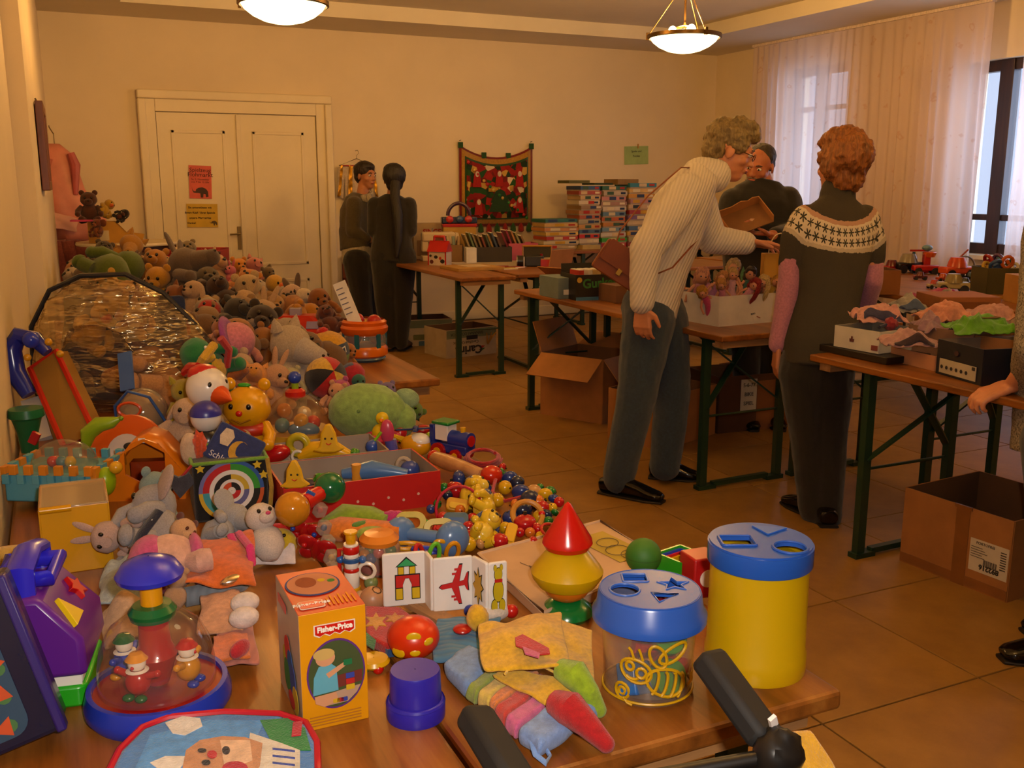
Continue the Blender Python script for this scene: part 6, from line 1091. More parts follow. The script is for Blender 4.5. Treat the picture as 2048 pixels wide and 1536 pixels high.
# ------------------------------------------------------------------ middle of the toy table
def W(px,py,z=TZ):p=at(px,py,z);return p,mpp(p)
def cpatch(name,px4,zs,m,t,O,**k):
    if isinstance(zs,(int,float)):zs=(zs,)*4
    return patch(name,[at(x,y,z)-V(O)for(x,y),z in zip(px4,zs)],m,t,**k)
O=on(1040,1400);t=T('striped_blue_towel','folded light blue towel with rainbow stripes and a hanging loop','towel',O);fr_=[(882,1322),(1082,1492)];bk=[(935,1285),(1206,1400)]
def L2(a,b,u):return(a[0]+(b[0]-a[0])*u,a[1]+(b[1]-a[1])*u)
us=[0,.27,.36,.46,.54,.64,.76,1.0];cs=['6f8fc4','8a9a3a','d0b450','d07a34','b83a30','c05a8a','7392cc']
for i_ in range(7):
    a,b=us[i_],us[i_+1];cpatch('stripe_fold',[L2(*fr_,a),L2(*fr_,b),L2(*bk,b),L2(*bk,a)],TZ+.028,FB(cs[i_],120),t,O,nu=5,nv=10,amp=.004,fr=30,seed=1,sol=.026,sub=1)
MB().tube([at(x,y,TZ+z)-O for x,y,z in((1062,1478,.02),(1072,1510,.012),(1092,1526,.008),(1100,1512,.008),(1086,1486,.016))],.004,8,flat=.5).obj('hanging_loop',FB('6f92cc'),t)
O=on(1060,1310);zt_=TZ+.05;t=T('yellow_glove_puppet','yellow terry glove puppet with red and green feet on the blue towel','hand puppet',O);YF=FB('d0a21a',140)
cpatch('body_cloth',[(965,1340),(1140,1345),(1122,1222),(952,1258)],(zt_+.004,zt_+.004,zt_+.012,zt_+.01),YF,t,O,amp=.008,fr=18,sol=.006,sag=.012);cpatch('back_cloth',[(985,1352),(1108,1418),(1160,1372),(1010,1330)],(zt_-.012,zt_-.018,zt_-.012,zt_-.006),YF,t,O,amp=.004,fr=18,seed=2,sol=.005);cpatch('side_cloth',[(1120,1350),(1190,1365),(1184,1262),(1118,1235)],(zt_-.006,zt_-.02,zt_-.01,zt_+.004),YF,t,O,amp=.005,fr=18,seed=3,sol=.005)
MB().sph(at(955,1236,zt_)-O,(.017,.017,.020),nz=.1).obj('head_knob',YF,t);flat('appliqué_patch'.replace('é','e'),[(1030,1275),(1045,1268),(1098,1296),(1100,1306),(1080,1308),(1032,1290)],zt_+.026,.002,FB('b0201c'),t,O);flat('pink_patch',[(1045,1292),(1080,1306),(1078,1314),(1050,1306)],zt_+.027,.002,FB('c85a80'),t,O)
def foot(pts,rs,cc):MB().tube([at(x,y,z)-O for x,y,z in pts],rs,12).sph(at(*pts[-1])-O,rs[-1],seg=12,ring=8).obj('foot',FB(cc,120),t)
foot([(1110,1405,zt_-.01),(1140,1418,zt_-.008),(1175,1450,zt_-.02),(1212,1488,TZ+.012)],[.016,.022,.016,.011],'a81218');foot([(1120,1338,zt_+.004),(1150,1350,zt_+.004),(1180,1385,zt_-.01),(1198,1420,TZ+.014)],[.014,.02,.013,.010],'8aa818')
MB().tube([at(x,y,zt_+.002)-O for x,y in((1010,1348),(1030,1322),(1065,1322),(1110,1345))],.0018,6).obj('seam_edge',FB('e0bc4a'),t)
O=on(920,1285);t=T('blue_striped_shirt','small blue striped doll shirt with red dot beside the puppet','doll shirt',O);cpatch('cloth',[(862,1322),(968,1335),(1000,1240),(872,1238)],TZ+.016,ribbed('3f7098',(RT*.3+FH),500,.2),t,O,amp=.008,fr=20,seed=4,sol=.005,sag=.01);MB().sph(at(925,1258,TZ+.036)-O,(.014,.014,.006)).obj('red_button',PL('a81c14'),t);cpatch('sleeve',[(890,1340),(960,1352),(965,1318),(895,1312)],TZ+.012,FB('3a6a94'),t,O,nu=6,nv=6,amp=.008,seed=5,sol=.005)
O=on(1000,1225);t=T('white_cloth_rattle','white cloth rattle with red ring by the picture cards','rattle',O);MB().sph(at(985,1225,TZ+.015)-O,(.03,.018,.014)).obj('pad',FB('c8bcb0'),t);MB().sph(at(1023,1222,TZ+.014)-O,.011).obj('red_knob',PL('b81c14'),t);MB().sph(at(940,1222,TZ+.012)-O,.010).obj('blue_knob',PL('28348a'),t)
p,s_=W(828,1312);t=T('spotted_ball_car','red and yellow spotted ball behind the blue beaker','toy ball',p+V((0,0,.030)),FACE);R_=52*s_;MB().sph((0,0,0),(R_,R_,R_*.8),seg=28,ring=16).obj('shell',PL('c8300c',.3),t)
for(x,z,r_)in((-.5,-.3,.3),(.1,.5,.28),(.65,.2,.22),(.15,-.25,.2)):
    n=V((x,-math.sqrt(max(.05,1-x*x-z*z)),z));MB().sph((n.x*R_*.99,n.y*R_*.99,n.z*R_*.79),(R_*r_,R_*.05,R_*r_*.7),(0,0,math.atan2(n.y,n.x)+math.pi/2),seg=14,ring=8).obj('yellow_spot',PL('d0a80c',.3),t)
p,s_=W(748,1338);t=T('yellow_disc_toy','small yellow disc toy with green and red wheels beside the carton','toy',p+V((0,0,.008)),FACE);MB().lathe([(.001,.010),(.02,.009),(.023,.004),(.02,0)],seg=20).obj('disc',PL('c89a0c'),t);MB().sph((-.012,-.012,.0),.008).obj('green_wheel',GRNP,t);MB().sph((.008,-.014,.0),.008).obj('red_wheel',REDP,t)
O=on(775,1250);t=T('red_cloth_book','red cloth book with yellow and green stars and coloured edge','cloth book',O);flat('cover',[(728,1210),(800,1212),(852,1250),(845,1275),(775,1290),(735,1272)],TZ+.02,.018,FB('a81c14'),t,O,.004);flat('edge_band',[(740,1275),(845,1272),(840,1290),(775,1300)],TZ+.013,.012,FB('1f3f6a'),t,O);flat('green_patch',[(730,1262),(752,1280),(748,1298),(728,1285)],TZ+.022,.002,FB('1f6a2a'),t,O);flat('star_patch',[(752+24*x,1242-18*y)for x,y in star(1,.5,6)],TZ+.0215,.002,FB('c08a14'),t,O);flat('star_patch',[(790+22*x,1236-12*y)for x,y in star(1,.5,6)],TZ+.0215,.002,FB('b87a14'),t,O);flat('cream_corner',[(810,1252),(850,1252),(846,1275),(826,1278)],TZ+.022,.002,FB('c8b08a'),t,O)
O=on(835,1225);t=T('slat_bundle','bundle of thin wooden slats under the picture cards','wooden toy',O)
for k_ in range(5):MB().bar(at(812+8*k_,1208-2*k_,TZ+.01)-O,at(880+12*k_,1246+2*k_,TZ+.01)-O,.006,.008).obj('slat',CD('a0764c'),t,smooth=False)
p,s_=W(705,1182);t=T('totem_pipe_toy','white and red plastic totem figure with yellow top and ring handle','toy figure',p,FACE);Hh=ztop(p,1062)-TZ;u=Hh/10
for(z0,z1,r_,cc,nm)in((0,.8,17,'d09a10','foot_cap'),(.8,3.4,15,'ded4c8','lower_body'),(3.4,4.0,16,'b81c14','red_belt'),(4.0,5.0,14,'ded4c8','chest'),(5.0,5.7,18,'24508a','blue_collar'),(5.7,6.4,15,'ded4c8','neck'),(6.4,7.6,16,'b81810','red_drum'),(7.6,8.0,15,'ded4c8','white_ring'),(8.0,9.6,10,'cf9408','yellow_pipe'),(9.6,10,14,'cf9408','yellow_mouth')):MB().lathe([(.001,u*z0),(r_*s_*.94,u*z0),(r_*s_,u*(z0+.1)),(r_*s_,u*(z1-.1)),(r_*s_*.94,u*z1),(.001,u*z1)],seg=22).obj(nm,PL(cc,.28),t)
for q in(-1,1):MB().sph((q*22*s_,0,u*5.3),8*s_).obj('blue_arm',PL('2a5aa0'),t)
MB().tube([(14*s_+20*s_*(1+math.cos(a))*.8,0,u*3.4+16*s_*math.sin(a))for a in[2*math.pi*i/16 for i in range(16)]],4*s_,8,True).obj('ring_handle',PL('d8ccbc'),t);MB().tube([(-14*s_,0,u*7),(-24*s_,0,u*7),(-24*s_,0,u*1)],4*s_,8).obj('red_pipe',PL('b01810'),t)
O=on(640,1130);t=T('clear_block_tower','clear plastic rattle tower with coloured beads inside','rattle',O);CP=clear('e8e0d4',.8,.08)
ax=[(640,1020),(648,1055),(655,1085),(663,1115),(670,1140)]
for k_,(x,y)in enumerate(ax):q=at(x,y,TZ+.085-.014*k_)-O;MB().box(q,(.020,.020,.024),(.3,.2,.3)).obj('clear_cell',CP,t,bev=.003);MB().sph(q,.006,seg=8,ring=6).obj('bead',PL(('b81c14','1f4a9a','0d7a34','c8a00c','b81c14')[k_]),t)
for nm,lb,x,y,c1,c2 in(('red_butterfly_toy','red plastic butterfly with blue dots beside the clear tower',608,1065,'a80f14','24409a'),('red_star_rattle','dark red star rattle below the butterfly',632,1098,'9a0f14','b8141a')):
    p,s_=W(x,y,TZ+.045);t=T(nm,lb,'rattle',p,rot=(.5,.3,FACE));MB().sph((0,0,0),(.010,.008,.026)).obj('core',PL(c1),t)
    for q in(-1,1):
        MB().sph((q*.018,0,.012),(.018,.007,.018),(0,q*.4,0)).obj('wing',PL(c1,.25),t);MB().sph((q*.015,0,-.016),(.014,.007,.014)).obj('wing',PL(c1,.25),t);MB().sph((q*.02,-.008,.012),.005,seg=8,ring=6).obj('dot',PL(c2),t)
p,s_=W(555,1088,TZ+.03);t=T('clown_face_toy','yellow clown face toy with blue pompom hair and striped bib','toy',p,rot=(rad(-35),0,FACE+rad(10)));MB().sph((0,0,0),(.036,.022,.03),seg=20,ring=12).obj('face',FB('c8a818'),t);MB().sph((-.036,-.0,.008),.014,nz=.2).obj('pompom',FB('24386a'),t);MB().sph((0,-.022,.002),.006).obj('nose',PL('b81410'),t);MB().sph((.0,.006,.028),(.026,.016,.012)).obj('cap',FB('b81814'),t)
for q in(-1,1):MB().sph((q*.013,-.020,.010),.0035).obj('eye',PL('17100c'),t)
patch('bib',[(-.04,-.02,-.04),(.035,-.02,-.045),(.03,-.018,-.008),(-.03,-.018,-.008)],FB('d8c8c4'),t,8,6,.006,30,1,.004)
O=on(720,1070);t=T('carrot_soft_toy','soft orange and lime carrot pillow behind the totem figure','soft toy',O);MB().tube([at(x,y,TZ+.045)-O for x,y in((620,1062),(680,1058),(740,1062),(800,1062))],[.012,.032,.030,.022],14,flat=.7).obj('orange_body',FB('d0731a',120),t);MB().sph(at(745,1068,TZ+.05)-O,(.03,.018,.014),(0,0,FACE)).obj('lime_tip',FB('8aa028',120),t)
O=on(720,1045);t=T('lime_fish_pillow','long lime green fish pillow with a magenta tail','soft toy',O);MB().tube([at(x,y,TZ+.05)-O for x,y in((650,1045),(690,1030),(740,1032),(775,1040))],[.012,.030,.026,.014],14,flat=.7).obj('lime_body',FB('7f9a20',120),t);MB().sph(at(785,1035,TZ+.05)-O,(.024,.014,.014),nz=.2).obj('magenta_tail',FB('b02a6a',120),t);MB().sph(at(725,1048,TZ+.06)-O,(.022,.012,.006)).obj('dark_fin',FB('4a7a28'),t)
p,s_=W(760,1140);t=T('bead_jar_rattle','clear rattle jar with orange lid and coloured beads','rattle',p,FACE);r_=42*s_;MB().lathe([(r_*.9,0),(r_,.01),(r_,.045),(r_*.85,.055)],seg=28).obj('clear_wall',clear('f0e4d8',.86,.05),t);MB().lathe([(.001,.072),(r_*.7,.070),(r_*.95,.060),(r_*.9,.052)],seg=28).obj('orange_lid',PL('cf7a24',.3),t);MB().lathe([(.001,.004),(r_*.92,.004)],seg=24).obj('red_floor',PL('a81410'),t)
for k_ in range(9):MB().sph((r_*.7*math.cos(k_*2.4),r_*.7*math.sin(k_*2.4),.018+.012*(k_%3)),.010,seg=10,ring=8).obj('bead',PL(('d08a10','0d6a2a','b81c14','24509a')[k_%4]),t)
p,s_=W(740,1185,TZ+.02)
for k_,(x,y,r_,cc,lb)in enumerate(((742,1165,14,'6a7a4a','grey-green knob bead beside the ring handle'),(745,1198,26,'a87a58','tan wooden ball half under the picture cards'),(722,1195,14,'b08a68','small tan wooden ball next to the carton'),(690,1190,12,'8a6a2a','ochre bead next to the totem foot'))):
    p,s_=W(x,y,TZ+.014);t=T('wooden_bead_ball',lb,'bead',p,rot=(.4*k_,.3,0));MB().sph((0,0,0),r_*s_,seg=18,ring=12).obj('ball',PL(cc,.4),t);MB().tube([(r_*s_*.35*math.cos(a),r_*s_*.35*math.sin(a),r_*s_*.94)for a in[math.pi*i/4 for i in range(8)]],.0012,4,True).obj('hole_edge',PL('4a3420'),t)
O=on(855,1075);t=T('blue_dumbbell_rattle','steel-blue dumbbell rattle lying before the bead heap','rattle',O);BG_=PL('4f74a8',.22)
a_,b_=at(800,1065,TZ+.04)-O,at(905,1078,TZ+.04)-O;MB().sph(a_,(.030,.022,.030)).sph(b_,(.032,.024,.034)).rod(a_,b_,.012).obj('dumbbell',BG_,t)
for k_,(x0,y0,x1,y1)in enumerate(((800,1045,845,1040),(850,1060,905,1052))):
    p,s_=W((x0+x1)/2,(y0+y1)/2+4,TZ+.04);t=T('yellow_frame_teether',f'{("first", "second")[k_]} yellow rounded frame teether behind the dumbbell rattle','teether',p,rot=(rad(-25),0,FACE+rad(10*k_)));L_=rrect(62*s_,44*s_,.018,5);MB().poly(L_,.014,FRONT((0,0,0)),[rrect(38*s_,20*s_,.008,4)]).obj('frame',PL('b8a010',.35),t,bev=.004);MB().sph((28*s_,0,0),.008).obj('green_pin',PL('1f9a3a'),t)
for k_,(x,y,cc,n_)in enumerate(((815,1092,'d09410','amber'),(850,1100,'3a4ab8','blue'),(885,1092,'d09410','second amber'),(905,1104,'cf8c0c','orange'),(868,1112,'5ab02a','green'),(840,1116,'b81c24','red'))):
    p,s_=W(x,y,TZ+.03);t=T('chain_link',f'{n_} plastic chain link hanging behind the picture cards','chain link',p,group='plastic chain links',rot=(rad(-50+15*k_),rad(20*k_),FACE+rad(35*k_)));MB().tube([(28*s_*math.cos(a),13*s_*math.sin(a),0)for a in[2*math.pi*i/18 for i in range(18)]],4.5*s_,8,True).obj('link',PL(cc,.3),t);MB().sph((28*s_,0,0),5.5*s_,seg=8,ring=6).obj('clasp',PL(cc,.3),t)
b=on(880,1009);H=ztop(b,941)-TZ;a0=at(569,979,TZ+H);a0.z=TZ;e=b-a0;rz=math.atan2(e.y,e.x);w=e.length;d=(at(837,895,TZ+H)-b).dot(V((-math.sin(rz),math.cos(rz),0)))
BX=open_box('red_shoe_box','red shoe box with grey inside full of baby toys',(a0+b)/2+V((-math.sin(rz),math.cos(rz),0))*d/2,w,d,H,rz,PL('b01410',.45),CD('8f8074'),th=.004);c_box=V(BX.location);RB=Matrix.Rotation(rz,3,'Z')
for k_ in range(6):MB().poly(circ(.003,8),.0008,FRONT((-w*.15+w*.1*k_,-d/2-.0035,H*(.3+.12*(k_%2))))).obj('scuff_spot',CD('c8a090'),BX,smooth=False)
B2=open_box('grey_shoe_box','grey lined shoe box behind the red one holding banana toys',c_box+RB@V((-.03,d/2+.085,0)),w*.86,.16,H*1.02,rz,CD('8a7a6c'),CD('93857a'),th=.004);c2=V(B2.location)
def banana_face(lb,loc,k):
    t=T('banana_face_toy',lb,'toy',loc,FACE+rad(4),sc=k);MB().poly([(-.5,-.35),(-.28,-.2),(-.24,.2),(-.08,.5),(.08,.52),(.22,.22),(.28,-.12),(.5,-.3),(.2,-.42),(-.2,-.42)],.14,FRONT((0,0,0))).obj('banana_body',PL('d0a012',.4),t,bev=.06)
    for q in(-1,1):MB().sph((q*.1,-.15,.05),.035,seg=10,ring=6).obj('eye',PL('1a120c'),t)
    MB().tube([(-.08,-.15,-.1),(0,-.155,-.15),(.08,-.15,-.1)],.018,6).obj('smile',PL('b01810'),t)
banana_face('smiling yellow banana toy standing in the red shoe box',at(590,950,TZ+.10),62*mpp(at(588,952,TZ+.09)));banana_face('smiling yellow banana toy standing in the grey box',at(658,878,TZ+.12),64*mpp(at(658,878,TZ+.12)))
def inbox(lb,px,py,z,mk):p,s_=W(px,py,z);t=T('baby_toy_piece',lb,'baby toy',p,FACE);mk(t,s_);return t
inbox('yellow curved banana teether under the upper banana face',648,908,TZ+.06,lambda t,s:(MB().tube([(-50*s,0,-.008),(-20*s,0,.01),(20*s,0,.012),(55*s,0,-.005)],[8*s,18*s,18*s,9*s],12).obj('banana',PL('d0a010'),t),MB().sph((62*s,0,.0),10*s,nz=.4).obj('leaf',PL('2f7a1c'),t)))
inbox('olive teething ring at the left of the grey box',597,890,TZ+.08,lambda t,s:(MB().tube([(18*s*math.cos(a),0,18*s*math.sin(a))for a in[2*math.pi*i/18 for i in range(18)]],8*s,10,True).obj('ring',PL('a89a1c'),t),MB().tube([(12*s*math.cos(a),-.01,-22*s+12*s*math.sin(a))for a in[2*math.pi*i/16 for i in range(16)]],3*s,8,True).obj('white_ring',PL('d8cfc4'),t)))
inbox('red glossy rattle lying before the yellow bear',550,908,TZ+.06,lambda t,s:(MB().sph((0,0,0),(34*s,20*s,18*s),(0,-.3,0),seg=20,ring=12).obj('shell',PL('a80f14',.2),t),MB().sph((-30*s,0,-.004),12*s).obj('end_knob',PL('a80f14',.2),t)))
inbox('purple cap under the lower banana face',620,970,TZ+.05,lambda t,s:(MB().sph((0,0,0),(30*s,20*s,14*s)).obj('cap',PL('2a2440'),t),MB().sph((20*s,0,.012),12*s,nz=.4).obj('green_leaf',PL('2a7a1c'),t)))
inbox('long blue rattle lying in the red shoe box',745,948,TZ+.05,lambda t,s:(MB().tube([(-60*s,0,0),(0,0,.01),(70*s,0,0)],[10*s,20*s,10*s],12).obj('handle',PL('3f6aa8'),t),MB().rod((-30*s,-.01,-.01),(-30*s,-.01,.025),10*s).obj('orange_peg',PL('c8882a'),t)))
inbox('clear and blue ball rattle at the right end of the red box',820,940,TZ+.05,lambda t,s:(MB().sph((0,0,0),20*s).obj('blue_ball',PL('2a3f8a',.25),t),MB().tube([(-12*s+14*s*math.cos(a),0,.008+18*s*math.sin(a))for a in[2*math.pi*i/16 for i in range(16)]],4*s,8,True).obj('clear_ring',clear('e8d8c4',.6,.08),t)))
inbox('blue ball in the grey box',745,893,TZ+.06,lambda t,s:(MB().sph((0,0,0),14*s).obj('ball',PL('2a4aa0'),t),MB().rod((-10*s,0,-.01),(18*s,0,.035),3*s).obj('lime_stick',PL('7ab01c'),t)))
inbox('pink and violet toy shovel standing in the grey box',775,880,TZ+.07,lambda t,s:(MB().sph((0,0,.02),(14*s,8*s,26*s)).obj('pink_blade',PL('b83a5a'),t),MB().tube([(6*s,0,0),(10*s,0,-.03)],12*s,10).obj('violet_handle',PL('4a4a9a'),t)))
O=on(620,1010);t=T('red_ball_rattle','red rattle with a green ball and an orange clear ball','rattle',O);a_,b_=at(585,1018,TZ+.10)-O,at(660,975,TZ+.115)-O;MB().sph(a_,30*mpp(on(585,1018)),seg=22,ring=14).obj('amber_ball',PL('b87818',.12),t);MB().sph(b_,26*mpp(on(660,975)),seg=22,ring=14).obj('green_ball',PL('0a5a34',.15),t);MB().rod(a_.lerp(b_,.3),a_.lerp(b_,.75),.017,.014).obj('red_grip',PL('b81410',.3),t);MB().box(a_.lerp(b_,.55)+V((-.008,-.014,.012)),(.016,.004,.008),(0,.6,FACE)).obj('blue_window',PL('24509a'),t)
O=on(930,935);t=T('wooden_pull_stick','wooden skipping-rope handle with red ends and red cord','skipping rope',O);a_,b_=at(868,915,TZ+.035)-O,at(965,950,TZ+.035)-O;MB().tube([a_,a_.lerp(b_,.3),b_],[.016,.019,.014],14).obj('wooden_handle',wood('8a5c34','ad7c4c','c4976a','X',.35,'stick'),t);MB().sph(b_+V((.018,-.008,0)),(.026,.024,.022)).obj('red_end',PL('b8240e',.2),t);MB().sph(a_,(.016,.018,.018)).obj('red_end',PL('b8240e',.25),t)
MB().tube([b_+V((.03,-.01,0)),at(985,985,TZ+.02)-O,at(1010,1002,TZ+.02)-O,at(1050,992,TZ+.02)-O,at(1060,980,TZ+.02)-O],.004,8).obj('cord',FB('a81418'),t)
cl=[]
for i_ in range(44):a=i_/44*2*math.pi*3;cl.append(at(965+(38-i_*.25)*math.cos(a),918+(18-i_*.12)*math.sin(a)-i_*.15,TZ+.012+.0006*i_)-O)
MB().tube(cl,.0042,7).obj('cord_coil',FB('9a1018'),t)
p,s_=W(905,918);t=T('blue_toy_train','blue toy locomotive with green roof and red wheels','toy train',p,FACE-rad(35));u=46*s_
MB().box((0,0,u*.55),(u*2.0,u*.7,u*.4)).obj('chassis',PL('1c2a7a'),t,bev=.003);MB().rod((0,0,u*.95),(u*1.0,0,u*.95),u*.36,seg=18).obj('boiler',PL('1c2f86',.25),t);MB().box((-u*.35,0,u*1.2),(u*.7,u*.66,u*.7)).obj('cab',PL('d8d0c8'),t,bev=.002);MB().box((-u*.35,0,u*1.62),(u*.95,u*.85,u*.14)).obj('green_roof',PL('0d6a2a'),t,bev=.003);MB().rod((u*.95,0,u*.95),(u*1.06,0,u*.95),u*.24,seg=16).obj('red_front',PL('a81414'),t);MB().rod((u*.6,0,u*1.2),(u*.6,0,u*1.5),u*.12).obj('chimney',PL('cf9a10'),t);MB().box((-u*.9,0,u*1.1),(u*.3,u*.6,u*.8)).obj('tender',PL('1c2a7a'),t,bev=.003)
for q in(-1,1):
    for x,r_ in((-.45,.38),(.5,.30)):wl=MB().rod((u*x,q*u*.36,u*r_),(u*x,q*u*.5,u*r_),u*r_,seg=18).obj('wheel',PL('a01414'),t);MB().rod((u*x,q*u*.5,u*r_),(u*x,q*u*.54,u*r_),u*r_*.5,seg=14).obj('hub',PL('cf9a10'),wl)
p,s_=W(832,890,TZ+.03);t=T('yellow_toy_helicopter','yellow toy helicopter with white cabin and blue rotor','toy helicopter',p,FACE-rad(20));u=32*s_;MB().sph((0,0,0),(u,u*.75,u*.7),seg=20,ring=12).obj('hull',PL('cf920c'),t);MB().sph((u*.25,0,u*.3),(u*.7,u*.62,u*.5),seg=18,ring=10).obj('cabin',PL('e0d8d0'),t);MB().tube([(-u*.7,0,u*.2),(-u*1.7,0,u*.5)],[u*.25,u*.1],8).obj('tail_boom',PL('c8a00c'),t);MB().bar((-u*1.2,-u*.3,u*.95),(u*1.2,u*.3,u*1.15),u*.22,u*.08).bar((-u*.3,u*.8,u*1.0),(u*.3,-u*.8,u*1.1),u*.22,u*.08).sph((0,0,u*1.05),u*.22,seg=8,ring=6).obj('rotor',PL('24306a'),t)
for k_,(x,y,cc,lb)in enumerate(((845,858,'9a1414','dark red toy plate behind the helicopter'),(868,872,'8aa81c','lime toy piece behind the helicopter'),(800,866,'a81824','red ball next to the yellow duck'))):
    p,s_=W(x,y,TZ+.03);t=T('loose_toy_part',lb,'toy part',p,rot=(.2,.2*k_,FACE));MB().sph((0,0,0),((18-2*k_)*s_,14*s_,(8+8*(k_==2))*s_)).obj('shell',PL(cc),t);MB().sph((0,-10*s_,4*s_),4*s_).obj('stud',PL('d8c8b8'),t)
p,s_=W(765,858,TZ+.06);t=T('yellow_rubber_duck','yellow rubber duck with a pink ring base','rubber duck',p,FACE);MB().sph((0,0,-.01),(22*s_,20*s_,20*s_)).obj('body',PL('d0b00c'),t);MB().sph((0,0,22*s_),13*s_).obj('head',PL('d0b00c'),t);MB().tube([(30*s_*math.cos(a),24*s_*math.sin(a),-.022)for a in[2*math.pi*i/18 for i in range(18)]],9*s_,8,True).obj('pink_ring',PL('c02a5a'),t);MB().lathe([(5*s_,0),(.001,8*s_)],(0,-12*s_,20*s_),(rad(90),0,0),seg=8).obj('beak',ORGP,t)
def puppy(lb,px,py,roll,yaw):p,s_=W(px,py,TZ+.03);return plush('yellow_plastic_puppy',lb,p,95*s_,'d0ac24','flop','snout',yaw=yaw,roll=roll,pitch=-60,col2='d8b840',earcol='24386a',mk=lambda c:PL(c,.25),kindcat='grasping toy')
puppy('yellow puppy grasping toy nearest the red box corner',945,985,60,20);puppy('yellow puppy grasping toy with a red cap in the bead heap',970,1010,-70,-30);puppy('yellow and blue bee grasping toy at the front of the bead heap',970,1055,40,0)
cols_={'red':'a8141a','blue':'1f3472','yellow':'c89a12','green':'13692a','dark blue':'17223f','orange':'c0641a','wooden':'b0824e'}
BEADS=[(1050,1045,19,'red'),(1045,1020,17,'dark blue'),(1060,1000,17,'dark blue'),(1042,985,16,'blue'),(1068,985,14,'wooden'),(1080,975,7,'green'),(1090,990,13,'yellow'),(1075,1003,12,'orange'),(1100,985,11,'green'),(1108,997,10,'blue'),(1118,1004,9,'red'),(1085,1015,12,'red'),(1092,1030,11,'dark blue'),(1078,1033,11,'yellow'),(1097,1042,8,'green'),(1075,1058,11,'red'),(1080,1072,8,'yellow'),(1066,1082,8,'red'),(938,1075,15,'red'),(962,1068,20,'blue'),(938,1088,13,'yellow'),(960,1088,9,'wooden'),(1000,1082,14,'red'),(985,1040,16,'red'),(945,1040,12,'red'),(937,1055,11,'red'),(907,1045,10,'dark blue'),(875,1008,8,'green'),(862,1018,8,'blue'),(905,975,10,'red'),(918,958,15,'blue'),(895,990,9,'dark blue'),(912,980,14,'red'),(930,990,12,'red'),(888,975,8,'green'),(1000,950,12,'green'),(1020,958,14,'blue'),(1035,965,12,'dark blue'),(1010,975,12,'yellow'),(1005,935,8,'red'),(995,1000,12,'yellow'),(1020,1035,13,'blue'),(1030,1010,10,'orange'),(1010,1055,10,'yellow'),(1105,1015,8,'yellow'),(1110,1025,7,'green'),(975,1030,9,'red'),(920,1020,9,'orange'),(900,1062,10,'red'),(885,1035,10,'red'),(1060,1065,9,'orange'),(1040,1065,8,'red'),(925,1060,9,'blue'),(955,960,9,'yellow'),(975,975,8,'blue')]
cnt={}
for k_,(x,y,r_,cn)in enumerate(BEADS):
    p,s_=W(x,y,TZ+.014+r_*.0004);cnt[cn]=cnt.get(cn,0)+1
    t=T('wooden_bead',f'{("large " if r_ > 14 else "small " if r_ < 9 else "")}{cn} lacquered bead in the heap of bead toys','bead',p,rot=(k_,k_*.7,k_*1.3),group=f'{("large " if r_ > 14 else "small " if r_ < 9 else "")}{cn} beads in the bead heap');r_ *= 1.22;MB().sph((0,0,0),(r_*s_,r_*s_,r_*s_*(.72 if k_%3==0 else .95)),seg=16,ring=10).obj('ball',PL(cols_[cn],.2),t);MB().rod((0,0,-r_*s_*.99),(0,0,r_*s_*.99),r_*s_*.16,seg=6).obj('cord_hole',PL('2a1c12'),t)
for k_,(x,y,rr,cn,lb)in enumerate(((918,1018,46,'a81230','dark pink cord ring arching over the bead heap'),(1055,1030,30,'b0782a','wooden teething ring among the dark beads'),(1100,1060,18,'a81818','small red ring at the edge of the bead heap'))):
    p,s_=W(x,y,TZ+.03);t=T('cord_ring',lb,'grasping toy',p,rot=(rad(65-20*k_),0,FACE+rad(15*k_)));MB().tube([(rr*s_*math.cos(a),rr*s_*math.sin(a),0)for a in[2*math.pi*i/24 for i in range(24)]],(3.0+3*(k_==1))*s_,8,True).obj('ring',PL(cn,.4),t);MB().sph((rr*s_,0,0),7*s_,seg=10,ring=8).obj('bead',PL('b8141a'),t)
for k_,(x,y,wpx,hpx,c1,c2,lb)in enumerate(((912,1042,50,34,'3a5a72','2a5a9a','grey-blue wooden elephant block in the bead heap'),(915,1012,46,30,'b88414','c8a024','yellow wooden house block in the bead heap'),(1020,1070,22,50,'cf9c14','cf9c14','yellow wooden moon shape in the bead heap'),(880,1055,26,34,'b0161c','b0161c','red wooden ladybird block beside the red box'))):
    p,s_=W(x,y,TZ+.022);t=T('wooden_shape_block',lb,'wooden toy',p,rot=(rad(-50),rad(10*k_),FACE));w,h=wpx*s_,hpx*s_;MB().poly(rrect(w,h,min(w,h)*.3,5),.014,FRONT((0,.007,0))).obj('block',PL(c1,.45),t,bev=.002);MB().poly(rrect(w*.7,h*.45,min(w,h)*.15,4),.003,FRONT((0,-.007,-h*.15))).obj('painted_panel',PL(c2,.4),t,smooth=False)
